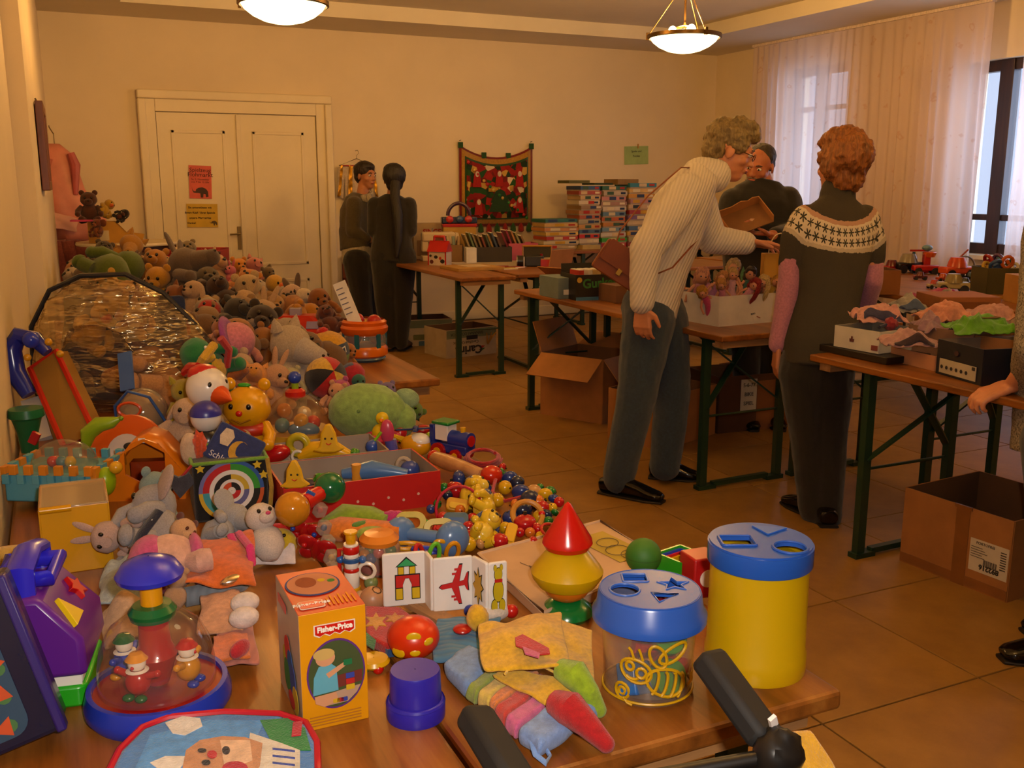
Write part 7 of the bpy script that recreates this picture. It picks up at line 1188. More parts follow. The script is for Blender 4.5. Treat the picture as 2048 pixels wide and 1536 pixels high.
# ------------------------------------------------------------------ left side of the toy table
a,b=on(92,1152),on(226,1132);e=b-a;rz=math.atan2(e.y,e.x);H=ztop(b,1004)-TZ;d=.15
t=T('yellow_clear_lid_box','yellow plastic box with a clear lid beside the purple house','box',(a+b)/2+V((-math.sin(rz),math.cos(rz),0))*d/2,rz);w=e.length
for nm,c,dd in(('front_wall',(0,-d/2,H/2),(w,.005,H)),('back_wall',(0,d/2,H/2),(w,.005,H)),('side_wall',(-w/2,0,H/2),(.005,d,H)),('side_wall',(w/2,0,H/2),(.005,d,H)),('bottom',(0,0,.003),(w,d,.006))):MB().box(c,dd).obj(nm,PL('c88f08',.35),t,bev=.001,smooth=False)
MB().box((0,0,H),(w*1.03,d*1.03,.006)).obj('clear_lid',clear('e8d8b8',.7,.1),t,bev=.002);MB().rod((-w/2,-d/2-.006,H),(-w/2+.05,-d/2-.006,H),.006).obj('hinge',PL('c88f08'),t);MB().sph((.02,0,H*.7),(.03,.02,.01)).obj('blue_piece',PL('2a3f7a'),t)
p,s_=W(135,985,TZ+.02);t=T('castle_dome_toy','pale blue and orange brick toy with a clear bubble on top','toy',p,FACE+rad(-4));u=180*s_
MB().box((0,0,.03),(u,u*.7,.06)).obj('blue_base',PL('4f93a8',.35),t,bev=.004)
for k_ in range(12):
    for q in(-1,1):MB().box((-u/2+u*(k_+.5)/12,q*u*.36,.05+.02*(k_%2)),(u/12.6,.012,.02)).obj('brick',PL(('4f93a8','c87a1c')[(k_+(q>0))%2],.35),t,bev=.001,smooth=False)
for k_ in range(5):
    for q in(-1,1):MB().box((q*u*.5,-u*.3+u*.15*k_,.06),(.012,u/9,.03)).obj('brick',PL(('c87a1c','4f93a8')[k_%2],.35),t,smooth=False)
MB().sph((0,0,.06),(u*.36,u*.30,u*.30),seg=26,ring=10,hi=.5).obj('clear_bubble',clear('f8ece0',.95,.05),t)
for k_,cc in enumerate(('b81c18','3a7a90','b8a020')):MB().sph((u*.1*k_-.02,-.01,.072),.012).obj('rattle_ball',PL(cc),t)
MB().sph((u*.56,-u*.2,.04),(u*.10,u*.12,u*.16)).obj('lime_ear',PL('8aa810',.3),t);MB().sph((u*.68,-u*.2,.07),u*.07).obj('yellow_knob',PL('cf9a1c'),t)
p,s_=W(312,1000);t=T('orange_sorting_house','orange plastic sorting house with star and heart openings','toy house',p+V((0,.06,0)),FACE+rad(8));w=148*s_;H=ztop(p,878)-TZ;OR=PL('cf6f06',.32)
hx=[(.0+.30*w*math.cos(a+.5),H*.60+.30*w*math.sin(a+.5))for a in[2*math.pi*i/6 for i in range(6)]];out=[(-w/2,0),(w/2,0),(w/2,H*.42),(w*.18,H*.92),(0,H),(-w*.18,H*.92),(-w/2,H*.42)]
hrt=[(w*.30,H*.10),(w*.42,H*.24),(w*.38,H*.30),(w*.30,H*.26),(w*.22,H*.30),(w*.18,H*.24)]
MB().poly(out,.006,FRONT((0,-.05,0)),[hx,hrt]).obj('front_wall',OR,t,smooth=False);MB().poly(out,.006,FRONT((0,.06,0))).obj('back_wall',OR,t,smooth=False);vs=[(x,y,z)for x,z in out[1:]+out[:1]for y in(-.05,.06)];MB().add(vs,[(2*i,2*i+1,2*i+3,2*i+2)for i in range(6)]).obj('roof_shell',OR,t,sol=.005);MB().box((0,0,H*.3),(w*.5,.03,H*.5)).obj('inner_core',PL('8a2f0a'),t,smooth=False);MB().box((-.004,-.052,H*.97),(.014,.002,.01)).obj('price_sticker',WHITEC,t,smooth=False)
p,s_=W(255,905,TZ+.05);t=T('orange_picture_disc','round orange picture toy behind the orange house','toy',p,rot=(rad(-25),0,FACE));MB().lathe([(.001,.01),(75*s_,.008),(78*s_,0),(.001,-.002)],rot=(rad(90),0,0),seg=32).obj('disc',PL('c8500c',.35),t);MB().poly(circ(36*s_,24),.002,FRONT((0,-.012,0))).obj('face_print',CD('c8b8b0'),t,smooth=False);MB().sph((8*s_,-.016,.012),(12*s_,3*s_,8*s_)).obj('penguin_print',CD('2a2420'),t)
p,s_=W(200,862,TZ+.11);t=T('lime_banana_toy','lime green plastic bean pod toy leaning on the orange disc','toy',p,FACE);MB().tube([(-32*s_,0,-36*s_),(-24*s_,0,-5*s_),(0,0,14*s_),(26*s_,0,18*s_),(44*s_,0,26*s_)],[8*s_,16*s_,16*s_,12*s_,3*s_],12).obj('pod',PL('86a41c',.35),t);MB().sph((44*s_,0,26*s_),5*s_).obj('stalk',PL('6a8a14'),t)
O=on(150,890);d0=dep(O);c4=[atd(128,895,d0)-O,atd(190,868,d0+.02)-O,atd(112,702,d0+.16)-O,atd(60,738,d0+.14)-O];t=T('red_frame_drawing_board','toy drawing board with a red frame and blue case leaning on the wall','drawing board',O)
ce=sum(c4,V())/4;MB().add([*c4,*[q+V((.03,.05,-.01))for q in c4]],[(0,1,2,3),(7,6,5,4),(0,4,5,1),(1,5,6,2),(2,6,7,3),(3,7,4,0)]).obj('board',CD('8a6428',.4),t,smooth=False);MB().tube(c4,.009,6,True).obj('red_frame',PL('b8200c'),t)
MB().tube([atd(x,y,d0+.1)-O for x,y in((58,790),(30,745),(22,700),(38,672),(70,678),(95,705))],[.02,.028,.028,.026,.022,.015],10).obj('blue_case',PL('14248a',.2),t);MB().sph(atd(62,680,d0+.06)-O,.022).obj('blue_knob',PL('1a30a8',.15),t)
for x,y in((55,715),(97,684),(120,708)):MB().sph(atd(x,y,d0+.05)-O,.010).obj('yellow_knob',PL('c08a10'),t)
MB().bar(atd(85,880,d0+.04)-O,atd(62,800,d0+.12)-O,.05,.015,up=(0,-1,0)).obj('white_side',PL('b8b0a8'),t)
p,s_=W(42,905,TZ+.02);t=T('green_toy_pot','green plastic flowerpot with a red clip by the wall','toy pot',p+V((.02,0,0)),FACE);MB().lathe([(16*s_,0),(20*s_,.05),(28*s_,.085),(34*s_,.09),(32*s_,.11),(.001,.112)],seg=22).obj('pot',PL('0a5a34',.3),t);MB().box((20*s_,-.02,.04),(.02,.01,.03),(0,.5,0)).obj('red_clip',PL('a81420'),t)
fo=atd(205,712,2.97)+V((.045,0,0));s_=mpp(fo);t=T('foil_gift_bag','large crinkled clear foil bag of soft toys against the left wall','gift bag',fo,FACE)
def foil():
    m=clear('fff4dc',.95,.20,'foil').copy();nt=m.node_tree;co=_coord(nt);bp_=nt.nodes.new('ShaderNodeBump');bp_.inputs['Strength'].default_value=1.0;bp_.inputs['Distance'].default_value=.12
    mp_=nt.nodes.new('ShaderNodeMapping');mp_.inputs['Rotation'].default_value=(0,.7,0);mp_.inputs['Scale'].default_value=(.5,1,2.2);nt.links.new(co,mp_.inputs[0]);nt.links.new(_noise(nt,mp_.outputs[0],8,3,.55),bp_.inputs['Height'])
    for n in nt.nodes:
        if n.type=='BSDF_GLOSSY':nt.links.new(bp_.outputs[0],n.inputs['Normal']);n.inputs[0].default_value=(1,.82,.5,1)
        if n.type=='MATH' and n.operation=='MULTIPLY_ADD':n.inputs[2].default_value=.30
    return m
mb=MB();pr=[(-168,-140),(-172,-40),(-165,60),(-130,125),(-60,160),(25,158),(95,120),(160,55),(215,-15),(170,-40),(140,-90),(150,-140)];vs=[];fs=[];n=len(pr);K=5
for k_ in range(-K,K+1):
    f_=math.cos(k_/K*math.pi/2*.92)
    for i_,(x,z)in enumerate(pr):q=noise.noise(V((x*.02,k_*.7,z*.02)));vs.append((x*s_*(.35+.65*f_)+8*s_*q,k_/K*78*s_+6*s_*q,z*s_*(.4+.6*f_)-10*s_*(1-f_)+10*s_*q))
for k_ in range(2*K):
    for i_ in range(n):j=(i_+1)%n;fs.append((k_*n+i_,k_*n+j,(k_+1)*n+j,(k_+1)*n+i_))
fs+=[tuple(range(n)),tuple(range(2*K*n+n-1,2*K*n-1,-1))];mb.add(vs,fs).obj('foil',foil(),t,sub=3,ang=180);fx=bpy.data.textures.new('crinkle','VORONOI');fx.noise_scale=.10;fm=t.children[0].modifiers.new('crinkle','DISPLACE');fm.texture=fx;fm.strength=.03;fm.mid_level=.4
MB().tube([(v[0],v[1],v[2])for v in vs[(K)*n:(K+1)*n]],.008,8,True).obj('dark_rim',PL('20242e',.2),t);MB().tube([(170*s_,0,-10*s_),(215*s_,0,-45*s_),(250*s_,0,-80*s_)],[.06,.025,.05],10).obj('twisted_tail',foil(),t);patch('backing_cloth',[(-150*s_,.07,-135*s_),(150*s_,.07,-135*s_),(120*s_,.09,110*s_),(-130*s_,.09,110*s_)],FB('1f2a4a'),t,10,10,.03,8,3)
def inb(nm,lb,px,py,hpx,col,*a,**k):plush(nm,lb,atd(px,py,2.98)+V((.04,0,0)),hpx*s_,col,*a,**k)
inb('tan_plush_dog','large tan plush dog lying inside the foil bag',290,760,190,'a8784a','flop','long',yaw=-60,roll=-70,col2='b8824a');inb('small_foil_bear','small beige plush bear inside the foil bag',250,625,95,'a8764a','round',yaw=20,roll=25,col2='c8b090');inb('foil_duck','yellow plush duck inside the foil bag',165,650,110,'b8861c','none','beak',yaw=40,roll=40);inb('foil_yellow_plush','round yellow plush at the top of the foil bag',195,585,90,'b8881c','round',roll=-20);inb('foil_brown_plush','brown plush at the lower edge of the foil bag',260,830,90,'5a3a24','flop',roll=50);inb('foil_grey_plush','grey-brown plush deep inside the foil bag',120,760,100,'6a5a52','round',roll=-30)
p,s_=W(285,825,TZ+.10);t=T('clear_ball_backpack','clear plastic ball case with blue straps before the foil bag','toy case',p,FACE);MB().sph((0,0,0),44*s_,seg=24,ring=16).obj('tan_ball',PL('a8843c',.15),t);MB().sph((0,0,0),(50*s_,48*s_,50*s_),seg=24,ring=16).obj('clear_shell',clear('e8e0d4',.86,.04),t);BLS=PL('2f5290',.4)
MB().tube([(-48*s_,-10*s_,-40*s_),(-42*s_,-30*s_,20*s_),(-10*s_,-40*s_,52*s_),(30*s_,-38*s_,40*s_),(56*s_,-20*s_,-20*s_),(72*s_,0,-90*s_)],3*s_,8).obj('strap',BLS,t);MB().bar((-18*s_,-20*s_,50*s_),(-34*s_,20*s_,118*s_),28*s_,5*s_,up=(0,-1,.2)).obj('wide_strap',BLS,t);MB().lathe([(54*s_,-46*s_),(58*s_,-40*s_),(50*s_,-36*s_)],seg=28).obj('blue_rim',PL('6a9aa8'),t);MB().tube([(-8*s_+22*s_*math.cos(a),-44*s_,16*s_+14*s_*math.sin(a))for a in[2*math.pi*i/16 for i in range(16)]],3*s_,6,True).obj('orange_ring',PL('c8481c'),t)
a,b=on(392,1048),on(540,1030);e=b-a;rz=math.atan2(e.y,e.x);w=e.length;H=ztop(b,915)-TZ;t=T('black_activity_cube','black cloth activity cube with a rainbow target on its face','cloth cube',(a+b)/2+V((-math.sin(rz),math.cos(rz),0))*w/2,rz);MB().box((0,0,H/2),(w,w,H)).obj('cube',FB('0c0b0d',120),t,bev=.006)
Fc=FRONT((0,-w/2,H*.5));ra=w*.44
def sector(r0,r1,a0,a1,cc,l):decal(t,Fc,[(r1*math.cos(q),r1*math.sin(q))for q in[a0+(a1-a0)*i/8 for i in range(9)]]+[(r0*math.cos(q),r0*math.sin(q))for q in[a1+(a0-a1)*i/8 for i in range(9)]],CD(cc),'target_ring',l)
hp_=math.pi/2
for r0,r1,cl4 in((.88,1,('28509a','6a6aa0','c8a020','b8501c')),(.68,.88,('2f8a2a','b01c1c','3a90a0','17130f')),(.54,.68,('d8d0c8',)*4),(.38,.54,('c0a02a','15100e','3a8a2a','5a5a8a')),(.28,.38,('d8d0c8',)*4),(.12,.28,('15100e','c8481c','15100e','b01c1c')),(.01,.12,('d8d0c8',)*4)):
    for k_ in range(4):sector(ra*r0,ra*r1,hp_*k_,hp_*(k_+1),cl4[k_],.0012)
for(x,z)in((.36,.40),(.44,.22),(-.4,.42)):decal(t,Fc,star(.010,.005,5,x*w,z*H),CD('c8a81c'),'star_print',.0014)
MB().tube([(x,y,H)for x,y in rrect(w,w,.004,2)],.004,6,True).obj('rope_edge',FB('6a9a2a',300),t);MB().tube([(w/2,-w/2,H),(w/2+.006,-w/2,H*.5),(w/2,-w/2,.005)],.005,6).obj('gold_ribbon',FB('a8842a'),t);MB().poly([(-.025,.01),(0,-.03),(.03,.0),(.02,.02),(.0,.012),(-.015,.022)],.012,FRONT((-w*.68,-w*.4,H*.7))).obj('grey_heart',FB('3a3a44'),t);MB().tube([(-w*.5,-w/2,H),(-w*.6,-w*.45,H*.85),(-w*.66,-w*.42,H*.76)],.003,6).obj('red_cord',FB('a81c20'),t)
p,s_=W(455,925,TZ+H*.9);t=T('night_cloth_book','dark blue cloth book with sheep and moon lettered Schlaf','cloth book',p+V((0,.0,.0)),rot=(rad(-28),rad(28),FACE));MB().poly(rrect(100*s_,78*s_,.006),.012,FRONT((0,0,.03))).obj('cover',FB('1f2c60',120),t,bev=.003);Fb=FRONT((0,-.012,.03));decal(t,Fb,[(-38*s_,12*s_),(-34*s_,30*s_),(-20*s_,32*s_),(-10*s_,20*s_),(-14*s_,-2*s_),(-30*s_,-4*s_)],FB('b8a48c'),'sheep_patch',.001);decal(t,Fb,[(10*s_+20*s_*math.cos(q),-2*s_+22*s_*math.sin(q))for q in[rad(60+240*i/10)for i in range(11)]]+[(12*s_+9*s_*math.cos(q),4*s_+16*s_*math.sin(q))for q in[rad(280-200*i/8)for i in range(9)]],FB('b88a2a'),'moon_patch',.001);text('Schlaf',17*s_,CD('c8c0c0'),t,Fb@XF((-20*s_,-28*s_,.001)))
p,s_=W(398,890,TZ+.15);t=T('orange_hair_tuft','tuft of orange wool hair beside the night book','doll',p,FACE);MB().sph((0,0,0),(14*s_,10*s_,26*s_),nz=.5,seg=18,ring=12).obj('wool',FB('c8481c',200),t);MB().sph((-20*s_,5*s_,-10*s_),(20*s_,16*s_,34*s_)).obj('cloth_face',FB('c0a488'),t)
heap('grey_plush_elephant','grey plush elephant lying with a dotted scarf',318,1045,TZ+.075,195,'8f8a8e','big','trunk',yaw=-50,roll=-60,pitch=-20,earcol='a89088');p,s_=W(300,1050,TZ+.10);t=T('dotted_scarf','navy scarf with white dots round the grey elephant','scarf',p,FACE);MB().tube([(34*s_,-34*s_,42*s_),(8*s_,-66*s_,5*s_),(-14*s_,-58*s_,-34*s_)],14*s_,8,flat=.4).obj('cloth',FB('161c30'),t)
for k_ in range(6):MB().sph((26*s_-6.5*s_*k_,-52*s_-8*s_*(k_>0)-8*s_*(1<k_<5),28*s_-11*s_*k_),3*s_,seg=8,ring=6).obj('white_dot',FB('c8c4c0'),t)
heap('blue_grey_plush_hippo','blue-grey plush hippo behind the grey elephant',300,1000,TZ+.10,130,'6f8484','round','pig',yaw=60,roll=20);heap('pale_plush_foot','pale rose plush rabbit leaning at the yellow box',245,1075,TZ+.06,130,'b8988c','long','pig',yaw=30,roll=-80,pitch=-20);heap('grey_plush_mouse','soft grey plush mouse draped before the black cube',450,1055,TZ+.05,130,'9a989c','big','long',yaw=40,roll=70,pitch=-30)
O=on(390,1150);t=T('orange_princess_puppet','orange glove puppet with a pink hood lying on its side','hand puppet',O);cpatch('orange_dress',[(360,1178),(515,1178),(506,1062),(392,1088)],(TZ+.05,TZ+.04,TZ+.075,TZ+.07),FB('c8601c',120),t,O,amp=.01,fr=16,sol=.006,sag=.015);MB().tube([at(x,y,z)-O for x,y,z in((478,1068,TZ+.08),(500,1095,TZ+.08),(505,1125,TZ+.06),(480,1110,TZ+.06),(462,1072,TZ+.08))],.007,8,True).obj('pink_hem',FB('c02a6a'),t);q=at(338,1125,TZ+.07)-O;MB().sph(q,(.050,.044,.046)).obj('face',FB('c89a84'),t);MB().sph(q+V((-.026,.006,-.004)),(.038,.050,.051)).obj('pink_hood',FB('b8487a',140),t);MB().sph(q+V((.042,-.004,.0)),(.014,.042,.044)).obj('hood_rim',FB('b8487a',140),t);MB().sph(q+V((.0,-.038,.018)),(.008,.005,.005)).obj('eye',PL('201814'),t);MB().tube([at(375,1125,TZ+.075)-O,at(400,1122,TZ+.08)-O,at(422,1118,TZ+.08)-O],[.014,.02,.018],10).obj('arm',FB('c09484'),t)
heap('bear_snout_puppet','beige bear puppet with a big brown nose behind the princess',352,1080,TZ+.085,105,'c09468','round','snout',yaw=50,roll=40,earcol='5a2a1c',limbs=False,eye='4a2014');heap('monkey_finger_puppet','small monkey puppet with white face and black ear band',352,1178,TZ+.05,84,'a8805c','round','none',yaw=0,pitch=-30,col2='d8d0c8',limbs=False)
heap('white_mouse_puppet','white mouse glove puppet with pink nose',528,1062,TZ+.065,125,'d0c0b4','none','snout',yaw=40,pitch=-35,col2='d0c0b4',nosec='b83a62',limbs=False)
O=on(450,1270);t=T('striped_rag_doll','peach rag doll with striped trousers beside the toy carton','rag doll',O);cpatch('peach_coat',[(392,1268),(490,1266),(484,1186),(405,1190)],TZ+.03,FB('c08a64',120),t,O,amp=.008,sol=.006,sag=.01);cpatch('striped_trousers',[(425,1335),(520,1325),(505,1210),(436,1222)],TZ+.022,ribbed('a8685a',RT,420,.2),t,O,amp=.008,seed=2,sol=.006,sag=.008);cpatch('orange_skirt',[(420,1322),(500,1316),(495,1268),(425,1272)],TZ+.030,FB('c8682a',120),t,O,amp=.008,seed=3,sol=.005)
for x,y in((490,1205),(488,1235)):MB().sph(at(x,y,TZ+.05)-O,(.022,.016,.016)).obj('bootee',FB('d0c0b8'),t)
MB().sph(at(480,1298,TZ+.04)-O,(.020,.010,.012),(0,0,.8)).obj('red_leaf',FB('a81c28'),t);MB().sph(at(475,1158,TZ+.05)-O,(.03,.012,.010),(0,0,.3)).obj('silver_shoe',MT('d8c8b8',.2),t)
O=on(240,1200);t=T('pale_blue_cloth','crumpled pale blue and beige baby cloth behind the carousel','cloth',O);cpatch('blue_cloth',[(196,1215),(290,1205),(280,1130),(205,1140)],TZ+.035,FB('8f9ca4',120),t,O,amp=.02,sol=.006,sag=.02);cpatch('beige_cloth',[(200,1300),(330,1270),(300,1190),(215,1215)],TZ+.025,FB('b08e6e',120),t,O,amp=.02,seed=4,sol=.006,sag=.02);O=on(420,1160);t=T('striped_doll_legs','blue and white striped doll legs under the orange puppet','rag doll',O);MB().tube([at(x,y,TZ+.022)-O for x,y in((370,1195),(420,1185),(475,1165))],.016,10).obj('striped_leg',ribbed('7a8088',RT,500,.2),t);MB().sph(at(480,1162,TZ+.022)-O,.018).obj('bootee',FB('8a8a90'),t)
p,s_=W(40,1110,TZ+.12);t=T('yellow_soft_sleeve','yellow and pink soft arm above the purple house','soft toy',p,FACE);MB().tube([(-50*s_,0,-4*s_),(0,0,0),(46*s_,0,-4*s_)],[20*s_,22*s_,15*s_],12).obj('yellow_arm',FB('b8923a',120),t);MB().sph((50*s_,0,-3*s_),16*s_).obj('beige_hand',FB('b08a6a'),t);MB().tube([(24*s_,0,-2*s_),(36*s_,0,-3*s_)],21*s_,12).obj('pink_cuff',FB('b02a5a'),t)
PLm=lambda c:PL(c,.25)
p,s_=W(498,845,TZ+.13);t=plush('yellow_musical_bear','shiny yellow plastic bear with red nose and green leaf',p,150*s_,'cf9206','round','none',yaw=-5,limbs=True,mk=PLm,hd=1.25,kindcat='plastic toy');MB().sph((0,-.345,.20),(.045,.03,.04)).obj('red_nose',PL('b81c10'),t);MB().tube([(-.13,-.285,.11),(0,-.31,.06),(.13,-.285,.11)],.014,6).obj('smile',PL('8a5a08'),t);MB().sph((-.02,-.05,.52),(.09,.04,.03)).obj('green_leaf',PL('1f8a1c'),t);MB().sph((0,-.03,-.06),(.30,.24,.14)).obj('red_collar',PL('b0280c',.4),t);MB().poly(circ(.09,20),.01,FRONT((.02,-.25,-.12))).obj('badge',PL('d8b070'),t)
p,s_=W(600,880,TZ+.02);t=T('clear_popper_dome','clear push-along dome with a red cap and finial','push toy',p+V((0,.03,0)),FACE);R_=66*s_;MB().sph((0,0,.02),(R_,R_,R_*1.15),seg=32,ring=14,hi=.5).obj('clear_dome',clear('f8ecd8',.96,.04),t);MB().lathe([(R_*.95,0),(R_*1.03,.006),(R_*1.02,.022),(.001,.02)],seg=32).obj('base',PL('b8902a',.3),t);hz=R_*1.15+.02;MB().lathe([(.001,hz-.02),(20*s_,hz-.008),(20*s_,hz+.006),(12*s_,hz+.014)],seg=20).obj('red_cap',PL('b81c10'),t);MB().rod((0,0,hz),(0,0,hz+22*s_),7*s_).obj('stem',PL('8aa01c'),t);MB().sph((0,0,hz+32*s_),13*s_).obj('blue_ball',PL('1f3a9a'),t)
for k_,cc in enumerate(('b8281c','c8b090','c87a1c','4a7a94','b88a20')):MB().sph((R_*.5*math.cos(k_*1.3),R_*.5*math.sin(k_*1.3),.04+.014*(k_%3)),15*s_).obj('popping_ball',PL(cc),t)
MB().sph((20*s_,-30*s_,.03),(32*s_,14*s_,16*s_)).obj('blue_slide',PL('3f6fa8'),t)
p,s_=W(415,775,TZ+.22);t=T('white_stork_toy','white plastic duck head with red cap and orange beak','plastic toy',p,FACE+rad(55));R_=42*s_;MB().sph((0,0,0),R_,seg=24,ring=16).obj('head',PL('d8d0c8',.25),t);MB().lathe([(R_*.5,0),(R_*.42,R_*.3),(.001,R_*.95)],(0,-R_*.8,-R_*.25),(rad(100),0,0),seg=16).obj('beak',PL('c8440c',.3),t);MB().sph((0,R_*.25,R_*.62),(R_*.75,R_*.75,R_*.5)).obj('red_cap',PL('b0141c',.3),t);MB().tube([(0,R_*.6,R_*.9),(0,R_*1.2,R_*.8),(0,R_*1.7,R_*.5)],[R_*.25,R_*.3,R_*.2],8).obj('cap_tail',PL('a8141c'),t)
for q in(-1,1):MB().sph((q*R_*.45,-R_*.78,R_*.28),(R_*.12,R_*.08,R_*.15)).obj('eye',PL('181210'),t)
MB().rod((0,0,-R_*.8),(0,0,-R_*2.6),R_*.5).obj('neck',PL('d0c8c0'),t)
p,s_=W(412,835,TZ+.17);t=T('blue_helmet_figure','round toy figure with a ridged violet-blue cap','plastic toy',p,FACE);R_=30*s_;MB().sph((0,0,0),R_,seg=20,ring=14).obj('head',PL('d0c8c4'),t);MB().sph((0,0,R_*.2),(R_*1.05,R_*1.05,R_*.95),seg=24,ring=8,hi=.5).obj('cap',PL('2a2a8a',.3),t);MB().sph((0,0,-R_*1.8),(R_*1.1,R_,R_*1.3)).obj('body',PL('17151a'),t)
p,s_=W(405,722,TZ+.24);t=plush('green_parrot_toy','green and yellow plush parrot with red feet',p,130*s_,'0f6a34','none','beak',yaw=60,roll=-50,col2='c89a1c',beak='c8a01c',eye='d8d0c0');MB().tube([(-.3,-.1,.1),(-.1,-.35,.3),(.2,-.3,.2)],.07,8).obj('yellow_band',FB('c89a14'),t);MB().tube([(.1,-.2,-.3),(.3,-.3,-.1),(.35,-.3,.15)],.06,8).obj('red_foot',FB('b01c14'),t)
p,s_=W(732,822,TZ+.085);t=T('green_plush_elephant','pale green round plush elephant seen from behind the shoe boxes','plush toy',p,FACE);GE=FB('7a9a52',60);MB().sph((0,0,0),(76*s_,56*s_,56*s_),nz=.06,seg=26,ring=16).obj('body',GE,t);MB().sph((56*s_,0,6*s_),(24*s_,22*s_,38*s_),(0,-.5,0),nz=.1).obj('arm',GE,t);MB().sph((66*s_,6*s_,-20*s_),(34*s_,30*s_,36*s_),nz=.1).obj('leg',GE,t);MB().sph((80*s_,20*s_,22*s_),(26*s_,10*s_,20*s_),(0,.3,.2)).obj('ear',FB('86a074',60),t);MB().sph((-6*s_,-54*s_,12*s_),4*s_).obj('tail_stub',FB('5a7a3a'),t)
heap('olive_plush_frog','olive green plush frog hanging off the table edge',812,830,TZ+.05,80,'4a6a14','round','none',yaw=20,roll=60)
p,s_=W(648,755,TZ+.10);
def gore(nm,lb,px,py,z,rpx,cols,rot):
    p,s_=W(px,py,z);t=T(nm,lb,'ball',p,rot=rot);R_=rpx*s_;n=len(cols)
    for k_,cc in enumerate(cols):
        vs=[];fs=[]
        for j in range(9):
            th=math.pi*j/8
            for i_ in range(5):a=2*math.pi*(k_+i_/4)/n;vs.append((R_*math.sin(th)*math.cos(a),R_*math.sin(th)*math.sin(a),R_*math.cos(th)))
        for j in range(8):
            for i_ in range(4):q=j*5+i_;fs.append((q,q+5,q+6,q+1))
        MB().add(vs,fs).obj('gore',FB(cc,120),t,ang=180)
gore('beach_cloth_ball','cloth ball in red, yellow and navy gores',652,755,TZ+.10,42,['17171f','b01414','c8a03a','17171f','b01414','c8a03a'],(rad(60),rad(20),0));gore('small_red_cap_ball','small red and blue cloth ball by the table corner',705,750,TZ+.08,26,['a01428','2a3a6a','a01428','a01428'],(rad(30),0,0))
p,s_=W(735,722);t=T('orange_toy_drum','orange rimmed clear toy drum filled with red balls','toy drum',p+V((0,.03,0)),FACE);R_=44*s_;H=ztop(p,640)-TZ
MB().lathe([(R_*.8,0),(R_*.95,.01),(R_*.9,.02)],seg=32).obj('blue_foot',PL('4a6a80'),t);MB().lathe([(R_*.9,.016),(R_*1.04,.024),(R_*1.04,.05),(R_*.95,.06),(.001,.06)],seg=32).obj('orange_base',PL('cf6608',.25),t);MB().lathe([(R_*.92,.055),(R_*1.0,H*.5),(R_*.92,H-.05)],seg=32).obj('clear_wall',clear('d8e0e4',.8,.05),t);MB().lathe([(R_*.9,H-.06),(R_*1.06,H-.045),(R_*1.08,H-.03),(R_*1.0,H-.02),(R_*1.02,H-.008),(R_*.9,H)],seg=32).obj('orange_rim',PL('cf5a08',.25),t);MB().lathe([(.001,H-.012),(R_*.9,H-.008)],seg=28).obj('drum_skin',PL('c88a2a'),t)
for k_ in range(6):a=k_*1.05+.3;MB().bar((R_*.97*math.cos(a),R_*.97*math.sin(a),.055),(R_*.97*math.cos(a),R_*.97*math.sin(a),H-.05),.018,.006,up=(math.cos(a),math.sin(a),0)).obj('teal_strut',PL('1f5a68'),t)
for k_ in range(6):MB().sph((R_*.5*math.cos(k_*1.2),R_*.5*math.sin(k_*1.2),.09+.03*(k_%3)),R_*.34).obj('red_ball',PL('a8141c',.3),t)
q=p+V((0,.03,H-.02));t=T('folded_leaflet','white printed leaflet standing in the orange drum','leaflet',q,rot=(rad(-8),rad(-22),FACE));MB().box((-.03,0,.09),(.05,.008,.19)).obj('paper',WHITEC,t,smooth=False)
for k_ in range(6):decal(t,FRONT((-.035,-.004,.16-.02*k_)),[(-.015,-.002),(.012,-.002),(.012,.002),(-.015,.002)],CD('6a6a80'),'text_line')
p,s_=W(655,705,TZ+.09);t=T('music_note_ball','cloth ball with yellow top, blue note band and green base','ball',p,rot=(0,rad(-12),FACE));R_=44*s_
for lo,hi,cc,nm in((0,.40,'c8941c','yellow_top'),(.40,.58,'243a5a','note_band'),(.58,.82,'5a8a20','green_zone'),(.82,1,'a81c20','red_base')):MB().sph((0,0,0),R_,seg=30,ring=6,lo=lo,hi=hi).obj(nm,FB(cc,120),t)
for k_ in range(5):a=-hp_+(k_-2)*.5;M_=FR((R_*1.01*math.cos(a),R_*1.01*math.sin(a),-.0),(-math.sin(a),math.cos(a),0),(0,0,1));decal(t,M_,[(-.008,-.012),(-.002,-.012),(-.002,.008),(.008,.010),(.008,-.008),(.012,-.008),(.012,.015),(-.005,.012),(-.005,-.006),(-.008,-.006)],CD('d8d4cc'),'note_print',.001)
MB().sph((.0,0,R_*1.02),(.02,.02,.012),nz=.4).obj('red_tuft',FB('b81c14'),t)
p,s_=W(605,700);t=T('red_roof_toy_house','lilac toy house with a big red roof behind the white horse','toy house',p+V((0,.05,0)),FACE);w=118*s_;H=ztop(p,665)-TZ;H2=ztop(p,632)-TZ;MB().box((0,0,H/2),(w*.85,w*.6,H)).obj('lilac_walls',PL('8a7a98',.4),t,bev=.005);vs=[(sx*w*.6,sy*w*.45,H-.005)for sx,sy in((-1,-1),(1,-1),(1,1),(-1,1))]+[(sx*w*.28,sy*w*.16,H2)for sx,sy in((-1,-1),(1,-1),(1,1),(-1,1))];MB().add(vs,[(3,2,1,0),(0,1,5,4),(1,2,6,5),(2,3,7,6),(3,0,4,7),(4,5,6,7)]).obj('red_roof',PL('b81f0c',.3),t,bev=.012);MB().box((-.01,0,H2+.012),(.045,.045,.035)).obj('chimney',PL('9a90a0'),t,bev=.004)
for x in(-.2,.3):MB().box((x*w,-w*.31,(H+H2)/2),(.05,.004,.035),(rad(-40),0,0)).obj('roof_window',PL('8a80a8'),t,smooth=False)
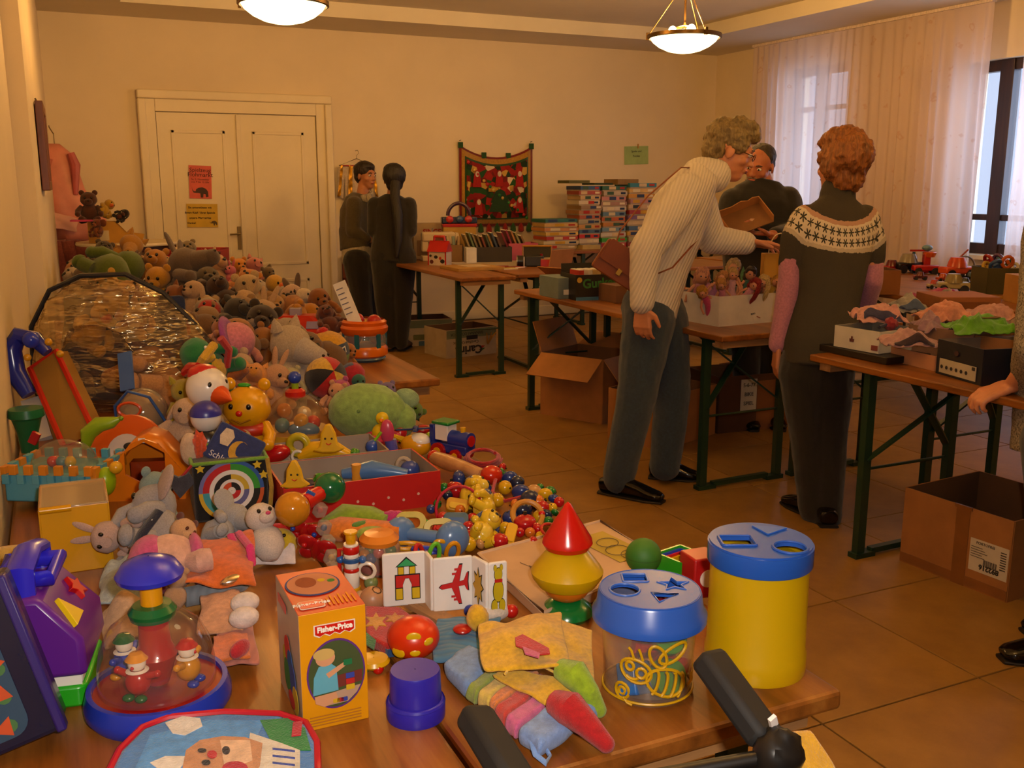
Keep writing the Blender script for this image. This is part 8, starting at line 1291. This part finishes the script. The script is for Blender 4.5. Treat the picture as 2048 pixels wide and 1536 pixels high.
# ------------------------------------------------------------------ the heap of plush animals on the far tables
heap('white_plush_horse','fluffy white plush horse in front of the red-roofed house',575,725,TZ+.12,170,'a8967e','point','long',yaw=65,fat=1.25,col2='a89c90');heap('pink_hat_doll','soft doll with a big pink sun hat in the heap',475,695,TZ+.15,100,'c07a6a','none','none',yaw=40,limbs=True,col2='b8487a');p,s_=W(470,682,TZ+.19);t=T('pink_sun_hat','pink sun hat with a violet brim on the soft doll','hat',p,rot=(0,rad(70),FACE));MB().sph((0,0,0),(38*s_,38*s_,40*s_),seg=22,ring=8,hi=.5).obj('crown',FB('c8788a',120),t);MB().lathe([(36*s_,0),(54*s_,-8*s_)],seg=26).obj('brim',FB('8a3a8a',120),t,sol=.004)
D7=[('grey_plush_donkey','tall grey plush donkey with a long ear',375,560,.98,130,'5a4a40','long','long',40,20),('beige_plush_sheep','beige plush sheep beside the donkey',432,548,.97,80,'a8805a','flop','snout',60,0),('striped_bee_plush','yellow plush with a black stripe left of the donkey',320,575,.95,85,'b8821c','round','snout',-20,20),('brown_plush_lion','golden brown plush lion behind the bee',310,540,.98,80,'9a6418','round','snout',10,0),('green_plush_crocodile','green patterned plush crocodile at the top of the heap',240,545,.98,120,'4a5a14','none','long',-60,-60),('ochre_plush_giraffe','ochre plush giraffe lying below the round table',250,505,.98,80,'9a6a1c','point','long',40,60),('dark_striped_plush','dark brown striped plush beneath the pink dress',205,512,.98,60,'3a2a18','round','snout',0,40),('white_plush_goose','white and yellow plush goose at the foil bag edge',305,580,.92,55,'c8b08a','none','beak',20,0),('puppet_dog_plush','pale plush dog with a big black nose and round eyes',388,600,.94,75,'b09070','flop','snout',0,0),('brown_ear_plush','rust plush fox beside the big-nosed dog',350,605,.93,70,'7a4418','point','snout',-30,20),('grey_plush_seal','smooth grey plush seal in the middle of the heap',415,575,.95,80,'5a4c38','none','snout',50,20),('dark_plush_beaver','dark brown furry plush beaver below the seal',445,590,.93,80,'3a2010','round','snout',30,-20),('cream_plush_cow','cream plush with an orange mane and two dark eyes',500,595,.93,90,'b0946a','round','pig',40,0),('orange_mane_plush','orange furry plush behind the cream one',490,575,.95,75,'b8701c','round','snout',0,0),('orange_bear_plush','small orange plush bear at the far right slope',478,545,.97,55,'c07a1c','round','snout',30,0),('pink_pig_plush','pink plush pig with a red cap at the top right slope',505,545,.97,60,'b0685c','point','pig',40,0),('red_devil_plush','red plush with black horns before the red crate',415,525,.97,45,'a01c14','point','snout',20,0),('grey_wool_plush','grey woolly plush ball resting on the crate',380,510,.99,55,'6a5a40','round','snout',20,0),('white_crate_bear','white plush bear leaning before the red crate',355,518,.98,45,'b8a080','round','snout',-20,0),('yellow_badger_plush','yellow-grey plush badger below the woolly ball',378,535,.97,60,'8a7a48','round','snout',60,0),('green_frog_plush','tiny green plush frog between the pig and the cow',485,562,.95,28,'1f7a2a','round','none',20,0),('pink_bunny_plush','small pink plush bunny beside the green frog',462,552,.96,40,'b8586a','long','snout',10,0),('yellow_duck_plush','yellow plush duckling with orange beak',548,582,.93,65,'c0922c','none','beak',50,0),('grey_hedgehog_plush','grey-brown plush hedgehog on the right slope',537,556,.95,45,'5a4628','round','snout',40,0),('white_lamb_plush','white plush lamb with pink ears on the right slope',580,600,.92,65,'c0a088','flop','snout',50,0),('black_eye_dog_plush','white plush dog with a black-ringed eye',605,607,.91,60,'c8b498','flop','snout',40,20),('brown_dog_plush','brown plush dog sitting at the right end of the heap',640,610,.91,70,'8a521c','flop','snout',40,0),('rust_dog_plush','dark rust plush dog below the brown one',655,640,.89,60,'5a2410','flop','snout',50,0),('tiger_plush','tan plush tiger with dark stripes beside the toucan',545,622,.90,65,'a8804a','round','snout',20,10),('yellow_blanket_plush','mustard plush lying behind the red roof',605,628,.90,70,'b87a14','none','none',0,70),('blue_toucan_plush','blue plush parrot with a dark beak',515,622,.91,45,'2a5068','none','beak',50,0),('red_wool_doll','doll with a mop of red wool hair',412,640,.91,80,'a81c0e','none','none',0,0),('dark_grey_plush_mole','large dark grey plush mole in the heap',470,645,.90,100,'2c241c','round','snout',30,20),('brown_plush_gorilla','dark brown plush gorilla behind the pink hat',515,665,.88,110,'2a1a0e','round','snout',30,0),('yellow_duck_belly','yellow plush chick under the tiger',545,665,.88,60,'b8901c','none','beak',10,0),('pink_rag_doll','pink rag doll left of the sun hat',440,672,.90,70,'b07a68','flop','none',-20,0),('tan_teddy','tan teddy bear between hat doll and white horse',520,690,.86,80,'a0682c','round','snout',10,20),('cream_bear_low','cream teddy bear in front of the foil tail',465,745,.88,90,'b09478','round','snout',20,30),('orange_giraffe_plush','orange plush giraffe behind the yellow bear',505,775,.87,95,'c8822a','point','long',20,10),('peach_bunny_plush','peach plush bunny below the white horse',545,775,.86,95,'b88a64','long','snout',30,20),('pale_green_plush','pale green and pink plush behind the dome',585,765,.86,60,'a8a078','round','pig',-10,0),('pink_plush_flower','pink and violet plush flower behind the green elephant',690,790,.84,65,'a8487a','round','none',0,0),('doll_face_plush','soft doll face with a pink cap behind the dome',672,795,.85,60,'c08a64','round','none',10,0),('purple_plush_octopus','violet and orange plush octopus at the table edge',775,795,.83,60,'6a5a8a','round','none',20,0),('white_spotted_plush','white plush with dark spots behind the musical bear',455,800,.90,70,'c8b8a0','round','snout',30,0),('brown_camel_plush','brown plush camel behind the duck beak',470,770,.90,70,'8a4a1c','point','long',60,0),('cream_clown_plush','cream clown doll left of the blue cap',372,850,.87,110,'b89a80','flop','pig',-20,10),('yellow_red_rattle_doll','yellow and purple jester doll beside the foil bag',372,800,.90,90,'a8921c','point','none',10,0),('wooden_brown_plush','brown plush paw beside the music ball',690,715,.83,60,'9a5c1c','none','snout',40,20),('teal_snail_plush','teal plush snail below the red cap ball',715,772,.82,50,'1f5a4a','none','snout',30,0)]
for nm,lb,x,y,z,h,c,er,mz,yw,rl in D7:heap(nm,lb,x,y,z,h*1.15,c,er,mz,yaw=yw+RND.uniform(-30,30),roll=rl+RND.uniform(-25,25),pitch=RND.uniform(-45,15),fat=RND.uniform(1,1.3))
protos={};CNAME={'8a6a44':'tan','a88a60':'beige','6a4a28':'dark brown','b0906a':'cream','5a4434':'grey-brown','a06a34':'golden','9a8a78':'grey'}
k_=0;gy=3.30
while gy<7.2:
    gx=.12
    while gx<(1.05 if gy>4.2 else .80):
        if not(gy<4.0 and gx<.42):
            x,y=gx+RND.uniform(-.05,.05),gy+RND.uniform(-.05,.05);c=RND.choice(['8a6a44','a88a60','6a4a28','b0906a','5a4434','a06a34','9a8a78'])
            h=RND.uniform(.20,.26)
            nm=CNAME[c];lb=f'small {nm} plush animal buried in the lower layer of the heap'
            if c not in protos:protos[c]=o=plush('small_plush_animal',lb,(x,y,TZ+.10),h,c,RND.choice(['round','flop','long']),'snout',yaw=RND.uniform(-60,60),roll=RND.uniform(-40,40),pitch=-30,limbs=False,group=f'{nm} plush animals buried in the heap')
            else:o=copy_tree(protos[c],(x,y,TZ+.10));o.rotation_euler=(rad(-30),rad(RND.uniform(-60,60)),RND.uniform(-2,2))
        gx+=.21
    gy+=.23
